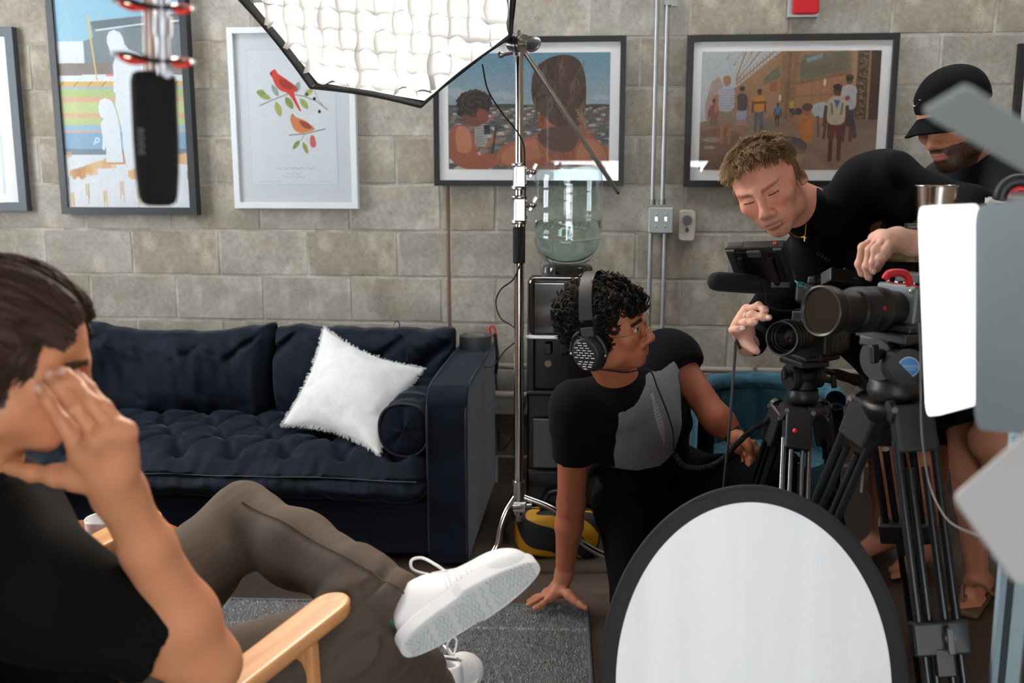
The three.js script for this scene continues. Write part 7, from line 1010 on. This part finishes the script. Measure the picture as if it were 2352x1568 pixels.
{ // ---- camera nearest the bending man
  const hub = at(1842, 932, 2.6), apex = hub.clone(), g = thing('tripod', 'black video tripod with silver tubes and red dot behind the reflector', 'tripod', V(hub.x, 0, hub.z));
  part(g, 'spider', new THREE.LatheGeometry([[0.001, -0.03], [0.05, -0.03], [0.06, -0.01], [0.058, 0], [0.05, 0.006], [0.001, 0.006]].map(([r, y]) => new THREE.Vector2(r, y)), 36).translate(hub.x, hub.y, hub.z), camGrey);
  const base = { w: 0.028, r: 0.0075, head: 0.095, mid: 0.62 };
  tripodLeg(g, at(1832, 950, 2.54), V(at(1808, 1300, 2.2).x, 0.001, EYE.z - 2.12), CR, { ...base, w: 0.032, tube: silverTube, five: true });
  const dot = at(1826, 989, 2.455); part(g.children[1], 'red_dot', new THREE.SphereGeometry(0.0062, 14, 10).translate(dot.x, dot.y, dot.z), mat('#e0301e', 0.35), 'red dot on the lock');
  tripodLeg(g, at(1795, 945, 2.63), V(at(1650, 1300, 2.85).x - 0.02, 0.001, EYE.z - 2.9), V(0.4, 0, 1), { ...base, tube: tubeM });
  tripodLeg(g, at(1886, 948, 2.63), V(at(2010, 1300, 2.85).x, 0.001, EYE.z - 2.95), V(-0.4, 0, 1), { ...base, tube: tubeM });
  fluidHead(g, at(1842, 926, 2.6), view(0.92, 0, -0.3).setY(0).normalize(), 0.84);
  part(g, 'pan_handle', merge([rod(at(1880, 846, 2.62), at(1916, 856, 2.66), 0.007, 0.007, 12)]), camBlack);
  part(g, 'handle_grip', latheAt([[0.001, 0], [0.01, 0.01], [0.0135, 0.15], [0.0145, 0.4], [0.013, 0.6], [0.0155, 0.85], [0.012, 0.98], [0.001, 1]], at(1912, 855, 2.66), at(1975, 876, 2.72), 20), rubber);
  // camera
  const c = thing('video_camera', 'compact black video camera with short zoom lens operated by the bending man', 'video camera', at(1842, 818, 2.58));
  const fwd = at(1752, 784, 2.42).sub(at(1858, 764, 2.62)).normalize(), up = V(0, 1, 0).addScaledVector(fwd, -fwd.y).normalize(), rt = up.clone().cross(fwd).normalize(), o = at(1872, 762, 2.62), M = basis(rt, up, fwd, o), Q = (x, y, z) => V(x, y, z).applyMatrix4(M), R = (w, h, d, x, y, z, r = 0.006) => rbox(w, h, d, r).translate(x, y, z).applyMatrix4(M);
  const body = part(c, 'body', merge([R(0.105, 0.115, 0.15, 0, 0, -0.035, 0.01), R(0.08, 0.03, 0.12, 0, -0.06, -0.02, 0.006), R(0.05, 0.05, 0.1, 0.0, 0.075, -0.02, 0.01)]), camBlack);
  part(body, 'side_panel', R(0.006, 0.07, 0.09, 0.053, -0.012, -0.03, 0.002), camGrey);
  for (let i = 0; i < 6; i++) part(body, 'button', R(0.004, 0.008, 0.014, 0.057, 0.012 - Math.floor(i / 3) * 0.024, -0.06 + (i % 3) * 0.026, 0.002), mat('#3c3d40', 0.4));
  part(body, 'dial', rod(Q(0.055, -0.035, 0.0), Q(0.061, -0.035, 0.0), 0.008, 0.008, 18), mat('#3a3b3e', 0.4));
  const Ln = (pts, m, nm, par) => part(par, nm, new THREE.LatheGeometry(pts.map(([r, z]) => new THREE.Vector2(r, z)), 48).rotateX(Math.PI / 2).applyMatrix4(M), m);
  const lens = Ln([[0.001, 0.03], [0.032, 0.03], [0.036, 0.045], [0.038, 0.08], [0.0385, 0.11], [0.037, 0.112], [0.037, 0.13], [0.0425, 0.14], [0.044, 0.18], [0.0435, 0.186], [0.0395, 0.187], [0.038, 0.178], [0.034, 0.16], [0.028, 0.145]], camBlack, 'lens', c);
  for (const z of [0.055, 0.066, 0.09, 0.1, 0.12, 0.15, 0.165]) Ln([[0.0385 + (z > 0.13 ? 0.005 : z > 0.115 ? -0.001 : 0), z], [0.0396 + (z > 0.13 ? 0.0052 : z > 0.115 ? -0.001 : 0), z + 0.002], [0.0385 + (z > 0.13 ? 0.005 : z > 0.115 ? -0.001 : 0), z + 0.004]], camGrey, 'ring', lens);
  Ln([[0.0395, 0.1868], [0.041, 0.188], [0.0428, 0.1868]], mat('#4b4e51', 0.35, 0.3), 'front_ring', lens);
  part(lens, 'front_element', new THREE.SphereGeometry(0.05, 32, 12, 0, 6.2832, 0, 0.6).rotateX(Math.PI / 2).translate(0, 0, 0.105).applyMatrix4(M), lensGlass);
  for (const [r, z] of [[0.033, 0.157], [0.036, 0.168]]) part(lens, 'inner_ring', new THREE.TorusGeometry(r, 0.0013, 8, 40).translate(0, 0, z).applyMatrix4(M), camGrey);
  part(c, 'top_handle', merge([R(0.026, 0.024, 0.13, 0, 0.135, -0.02, 0.008), R(0.024, 0.05, 0.025, 0, 0.11, 0.03, 0.006), R(0.024, 0.05, 0.025, 0, 0.11, -0.07, 0.006)]), camBlack);
  part(c, 'handle_unit', R(0.075, 0.05, 0.12, 0.0, 0.1, 0.0, 0.012), camBlack);
  part(c, 'shoe_clamp', merge([rbox(0.028, 0.009, 0.02, 0.002).translate(...at(1784, 657, 2.5).toArray()), rod(at(1778, 640, 2.5), at(1784, 662, 2.5), 0.006, 0.006, 12)]), mat('#9a9a98', 0.35, 0.7));
  part(c, 'cable', tube([at(1745, 640, 2.47), at(1757, 670, 2.46), at(1762, 700, 2.46), at(1790, 712, 2.48), at(1840, 712, 2.5)], 0.002, 50, 6), rubber);
  part(c, 'teal_cord', tube([at(1826, 644, 2.53), at(1836, 652, 2.5), at(1846, 650, 2.5), at(1845, 658, 2.5), at(1832, 658, 2.49), at(1834, 648, 2.5), at(1850, 654, 2.51), at(1862, 664, 2.52)], 0.0022, 60, 6), mat('#1f7f86', 0.6), 'teal cord');
  // monitor on top, seen from behind
  const mw = view(118, -3, 75), mh = view(50, -78, -82);
  const mo = thing('field_monitor', 'tilted black field monitor seen from behind on top of the camera', 'monitor', at(1790, 650, 2.5)), mc = at(1744, 610, 2.46), nz = mw.clone().cross(mh).normalize(), MM = basis(mw, nz.clone().cross(mw), nz, mc), fz = -1, E = (w, h, d, x, y, z, r = 0.003) => rbox(w, h, d, r).translate(x, y, z * fz).applyMatrix4(MM);
  part(mo, 'case', E(0.145, 0.125, 0.024, 0, 0, -0.012, 0.004), camGrey);
  part(mo, 'battery_plate', merge([E(0.11, 0.108, 0.004, 0, 0.004, 0.001), E(0.012, 0.09, 0.012, -0.038, 0.008, 0.005), E(0.012, 0.09, 0.012, 0.036, 0.008, 0.005)]), camBlack);
  part(mo, 'latch', E(0.034, 0.02, 0.008, 0.0, -0.046, 0.004), mat('#4a4648', 0.5));
  part(mo, 'label_plate', E(0.038, 0.004, 0.012, -0.046, -0.0615, -0.011, 0.001), camBlack);
  part(mo, 'power_button', rod(V(0.05, -0.0622, -0.012 * fz).applyMatrix4(MM), V(0.05, -0.0645, -0.012 * fz).applyMatrix4(MM), 0.005, 0.005, 16), mat('#a83a34', 0.4));
  for (let i = 0; i < 7; i++) part(mo, 'vent', merge([E(0.0022, 0.006, 0.002, 0.048 + i * 0.003, -0.056, 0.001, 0.0005), E(0.0022, 0.006, 0.002, -0.068 + i * 0.003, -0.056, 0.001, 0.0005)]), mat('#8d9094', 0.5));
  part(mo, 'arm', merge([rod(V(0.03, 0.055, 0).applyMatrix4(MM), at(1786, 655, 2.5), 0.008, 0.008, 14), rbox(0.05, 0.02, 0.03, 0.004).translate(...at(1790, 652, 2.5).toArray())]), camBlack);
  // microphone of this camera
  const mi = thing('camera_microphone', 'black foam-covered camera microphone pointing left beside the monitor', 'microphone', at(1690, 668, 2.47)), ma = at(1629, 645, 2.42), mb = at(1776, 655, 2.52);
  part(mi, 'foam_windshield', latheAt([[0.001, 0], [0.013, 0.012], [0.0205, 0.06], [0.0235, 0.14], [0.024, 0.5], [0.0235, 1.0], [0.001, 1.0]], ma, mb, 40), mat('#0f0f10', 0.97));
  const tx = canvasTex(256, 64, (q) => { q.fillStyle = '#0f0f10'; q.fillRect(0, 0, 256, 64); q.fillStyle = '#2c2c2e'; q.font = 'bold 56px sans-serif'; q.translate(256, 64); q.rotate(Math.PI); q.fillText('RODE', 40, 52); });
  { const u = mb.clone().sub(ma).normalize(), n = CB.clone().addScaledVector(u, -CB.dot(u)).normalize(), s = u.clone().cross(n), cc = ma.clone().lerp(mb, 0.6); part(mi, 'lettering', grid(6, 4, (a, b) => cc.clone().addScaledVector(u, (a - 0.5) * 0.055).addScaledVector(n, Math.cos((b - 0.5) * 0.7) * 0.0243).addScaledVector(s, -Math.sin((b - 0.5) * 0.7) * 0.0243)), mat('#ffffff', 0.95, 0, { map: tx, side: THREE.DoubleSide })); }
  // flip screen
  const vf = thing('viewfinder_screen', 'small black camera screen with white lettering under the resting hand', 'screen', at(1932, 664, 2.56)), vc = at(1934, 641, 2.56), VM = basis(view(0.96, -0.12, -0.25), view(0.1, 0.95, -0.3), view(0.96, -0.12, -0.25).cross(view(0.1, 0.95, -0.3)).normalize(), vc);
  part(vf, 'case', rbox(0.094, 0.038, 0.05, 0.005).applyMatrix4(VM), camBlack); part(vf, 'clip', rbox(0.012, 0.008, 0.052, 0.002).translate(-0.004, 0.017, 0.001).applyMatrix4(VM), camGrey);
  const st = canvasTex(128, 32, (q) => { q.fillStyle = '#121213'; q.fillRect(0, 0, 128, 32); q.fillStyle = '#9a9a9a'; q.font = 'bold 26px serif'; q.fillText('SONY', 20, 26); }); part(vf, 'lettering', new THREE.PlaneGeometry(0.028, 0.007).translate(0.024, -0.003, 0.0256).applyMatrix4(VM), mat('#ffffff', 0.5, 0, { map: st }));
  // cable hanging from the camera to the floor
  single('hanging_cable', tube([at(1700, 800, 2.52), at(1690, 780, 2.5), at(1689, 800, 2.5), at(1683, 880, 2.5), at(1674, 1000, 2.5), at(1662, 1130, 2.5), V(at(1655, 1300, 2.5).x, 0.01, EYE.z - 2.48)], 0.0036, 120, 8), mat('#2a2a2b', 0.6), 'straight dark cable hanging from the camera hand to the floor', 'cable');
}
{ // ---- grey bodied camera in front of it
  const hub = at(2052, 926, 2.08), g = thing('tripod', 'large black tripod with blue round badge beside the panel light', 'tripod', V(hub.x, 0, hub.z));
  part(g, 'spider', new THREE.LatheGeometry([[0.001, -0.035], [0.05, -0.035], [0.062, -0.01], [0.06, 0], [0.052, 0.006], [0.001, 0.006]].map(([r, y]) => new THREE.Vector2(r, y)), 36).translate(hub.x, hub.y, hub.z), camBlack);
  const base = { w: 0.034, r: 0.0088, head: 0.085, mid: 0.55, tube: mat('#24282a', 0.32, 0.4) };
  tripodLeg(g, at(2092, 940, 2.02), V(at(2260, 1700, 1.78).x, 0.001, EYE.z - 1.72), view(1, 0, 0.05), { ...base, w: 0.037, mid: 0.44, outer: true });
  tripodLeg(g, at(1998, 932, 2.1), V(at(1700, 1400, 2.35).x, 0.001, EYE.z - 2.4), V(0.62, 0, 0.8), { ...base });
  tripodLeg(g, at(2040, 945, 2.2), V(at(2110, 1560, 2.7).x, 0.001, EYE.z - 2.62), V(1, 0, 0.25), { ...base, w: 0.04, mid: 0.36, tube: mat('#0e0e0f', 0.4) });
  const side = view(0.88, 0, -0.48).setY(0).normalize(), P = fluidHead(g, at(2052, 922, 2.08), side, 1.08);
  const bd = V(0, 0, 0), f = side.clone().cross(V(0, 1, 0)).normalize(), bc = P(0.0545, 0.087, 0), bt = canvasTex(128, 128, (q) => { q.fillStyle = '#2a2b2d'; q.fillRect(0, 0, 128, 128); q.fillStyle = '#b9c4cc'; q.beginPath(); q.arc(64, 64, 62, 0, 7); q.fill(); q.fillStyle = '#1f6fae'; q.beginPath(); q.arc(64, 64, 57, 0, 7); q.fill(); q.fillStyle = '#5f8fb5'; q.fillRect(10, 52, 106, 16); q.fillRect(44, 74, 62, 9); });
  part(g, 'badge', new THREE.CircleGeometry(0.024, 40).applyMatrix4(basis(f.clone().negate(), V(0, 1, 0), side, bc.clone().addScaledVector(side, 0.001))), mat('#ffffff', 0.4, 0, { map: bt, side: THREE.DoubleSide }), 'round blue badge');
  const bc2 = at(2087, 843, 1.975); part(g, 'badge', new THREE.CircleGeometry(0.021, 40).applyMatrix4(basis(view(0.97, 0, 0.1), view(0, 1, 0.1), view(0.97, 0, 0.1).cross(view(0, 1, 0.1)).normalize(), bc2)), mat('#ffffff', 0.4, 0, { map: bt }), 'round blue badge');
  part(g, 'drum_cover', rod(bc2.clone().addScaledVector(CB, -0.05), bc2.clone().addScaledVector(CB, -0.001), 0.036, 0.036, 40), camGrey);
  const c = thing('cinema_camera', 'grey faced cinema camera with long black lens in front of the bending man', 'video camera', at(2060, 768, 2.05));
  const fwd = at(1846, 716, 1.94).sub(at(2075, 708, 2.12)).normalize(), up = V(0, 1, 0).addScaledVector(fwd, -fwd.y).normalize(), rt = up.clone().cross(fwd).normalize(), o = at(2070, 708, 2.11), M = basis(rt, up, fwd, o), R = (w, h, d, x, y, z, r = 0.006) => rbox(w, h, d, r).translate(x, y, z).applyMatrix4(M);
  const body = part(c, 'body', R(0.1, 0.108, 0.1, 0.0, -0.002, -0.04, 0.008), mat('#232426', 0.5));
  part(body, 'front_plate', R(0.098, 0.106, 0.014, 0, -0.002, 0.016, 0.008), mat('#6b7172', 0.5, 0.3), 'grey front plate');
  part(body, 'base_plate', R(0.07, 0.022, 0.16, 0, -0.068, 0.0, 0.005), camGrey);
  for (const [x, y] of [[0.036, 0.04], [-0.036, -0.04], [0.036, -0.042]]) part(body, 'screw', new THREE.SphereGeometry(0.004, 10, 8).translate(x, y, 0.024).applyMatrix4(M), chrome);
  for (let i = 0; i < 4; i++) part(body, 'top_screw', new THREE.CylinderGeometry(0.004, 0.004, 0.004, 12).translate(-0.03 + i * 0.02, 0.054, 0.01).applyMatrix4(M), chrome);
  const Ln = (pts, m, nm, par, sg = 64) => part(par, nm, new THREE.LatheGeometry(pts.map(([r, z]) => new THREE.Vector2(r, z)), sg).rotateX(Math.PI / 2).applyMatrix4(M), m);
  const lens = Ln([[0.03, 0.02], [0.037, 0.022], [0.038, 0.05], [0.0435, 0.06], [0.0455, 0.075], [0.0455, 0.15], [0.043, 0.156], [0.0395, 0.158], [0.0395, 0.205], [0.0475, 0.214], [0.0495, 0.222], [0.0495, 0.243], [0.046, 0.245], [0.043, 0.238]], camBlack, 'lens', c);
  for (const z of [0.08, 0.086, 0.092, 0.098, 0.118, 0.124, 0.13, 0.136, 0.142]) Ln([[0.0454, z], [0.0464, z + 0.0015], [0.0454, z + 0.003]], mat('#1c1c1d', 0.6), 'grip_ring', lens, 48);
  Ln([[0.046, 0.2445], [0.0478, 0.2465], [0.0493, 0.2445]], mat('#57544e', 0.3, 0.5), 'filter_ring', lens);
  part(lens, 'filter_glass', new THREE.CircleGeometry(0.0462, 48).translate(0, 0, 0.24).applyMatrix4(M), mat('#15140f', 0.06, 0, { clearcoat: 1 }));
  part(lens, 'red_badge', rod(V(0.0448, 0.008, 0.112).applyMatrix4(M), V(0.0468, 0.0085, 0.112).applyMatrix4(M), 0.0045, 0.0045, 16), mat('#b0242c', 0.4), 'small red badge');
  part(c, 'battery_block', R(0.06, 0.022, 0.05, 0.01, 0.064, -0.02, 0.004), camGrey);
  // red coiled lead on top
  const cp = new THREE.CatmullRomCurve3([at(2034, 640, 2.06), at(2040, 630, 2.06), at(2060, 626, 2.06), at(2080, 630, 2.06), at(2088, 645, 2.06), at(2090, 656, 2.06)]), N = 420, cs = [], fr = cp.computeFrenetFrames(N); for (let i = 0; i <= N; i++) { const p = cp.getPointAt(i / N), a = i / N * 26 * 6.283; cs.push(p.addScaledVector(fr.normals[i], Math.cos(a) * 0.0058).addScaledVector(fr.binormals[i], Math.sin(a) * 0.0058)); }
  part(c, 'coiled_lead', merge([strandMesh([cs], 0.0026, 0.0026, 6), tube([at(2034, 640, 2.06), at(2044, 648, 2.05), at(2080, 652, 2.05), at(2125, 662, 2.06)], 0.0016, 30, 6)]), mat('#c01a2b', 0.45), 'red coiled lead');
  single('hanging_wire', tube([at(2110, 740, 2.0), at(2114, 800, 1.96), at(2115, 900, 1.94), at(2118, 1000, 1.93), at(2135, 1110, 1.9), at(2170, 1185, 1.8), at(2240, 1228, 1.6), at(2262, 1236, 1.5)], 0.0022, 120, 6), mat('#6a6a68', 0.5), 'thin grey wire hanging from the grey camera across its tripod leg', 'wire');
}
renderer.render(scene, camera);
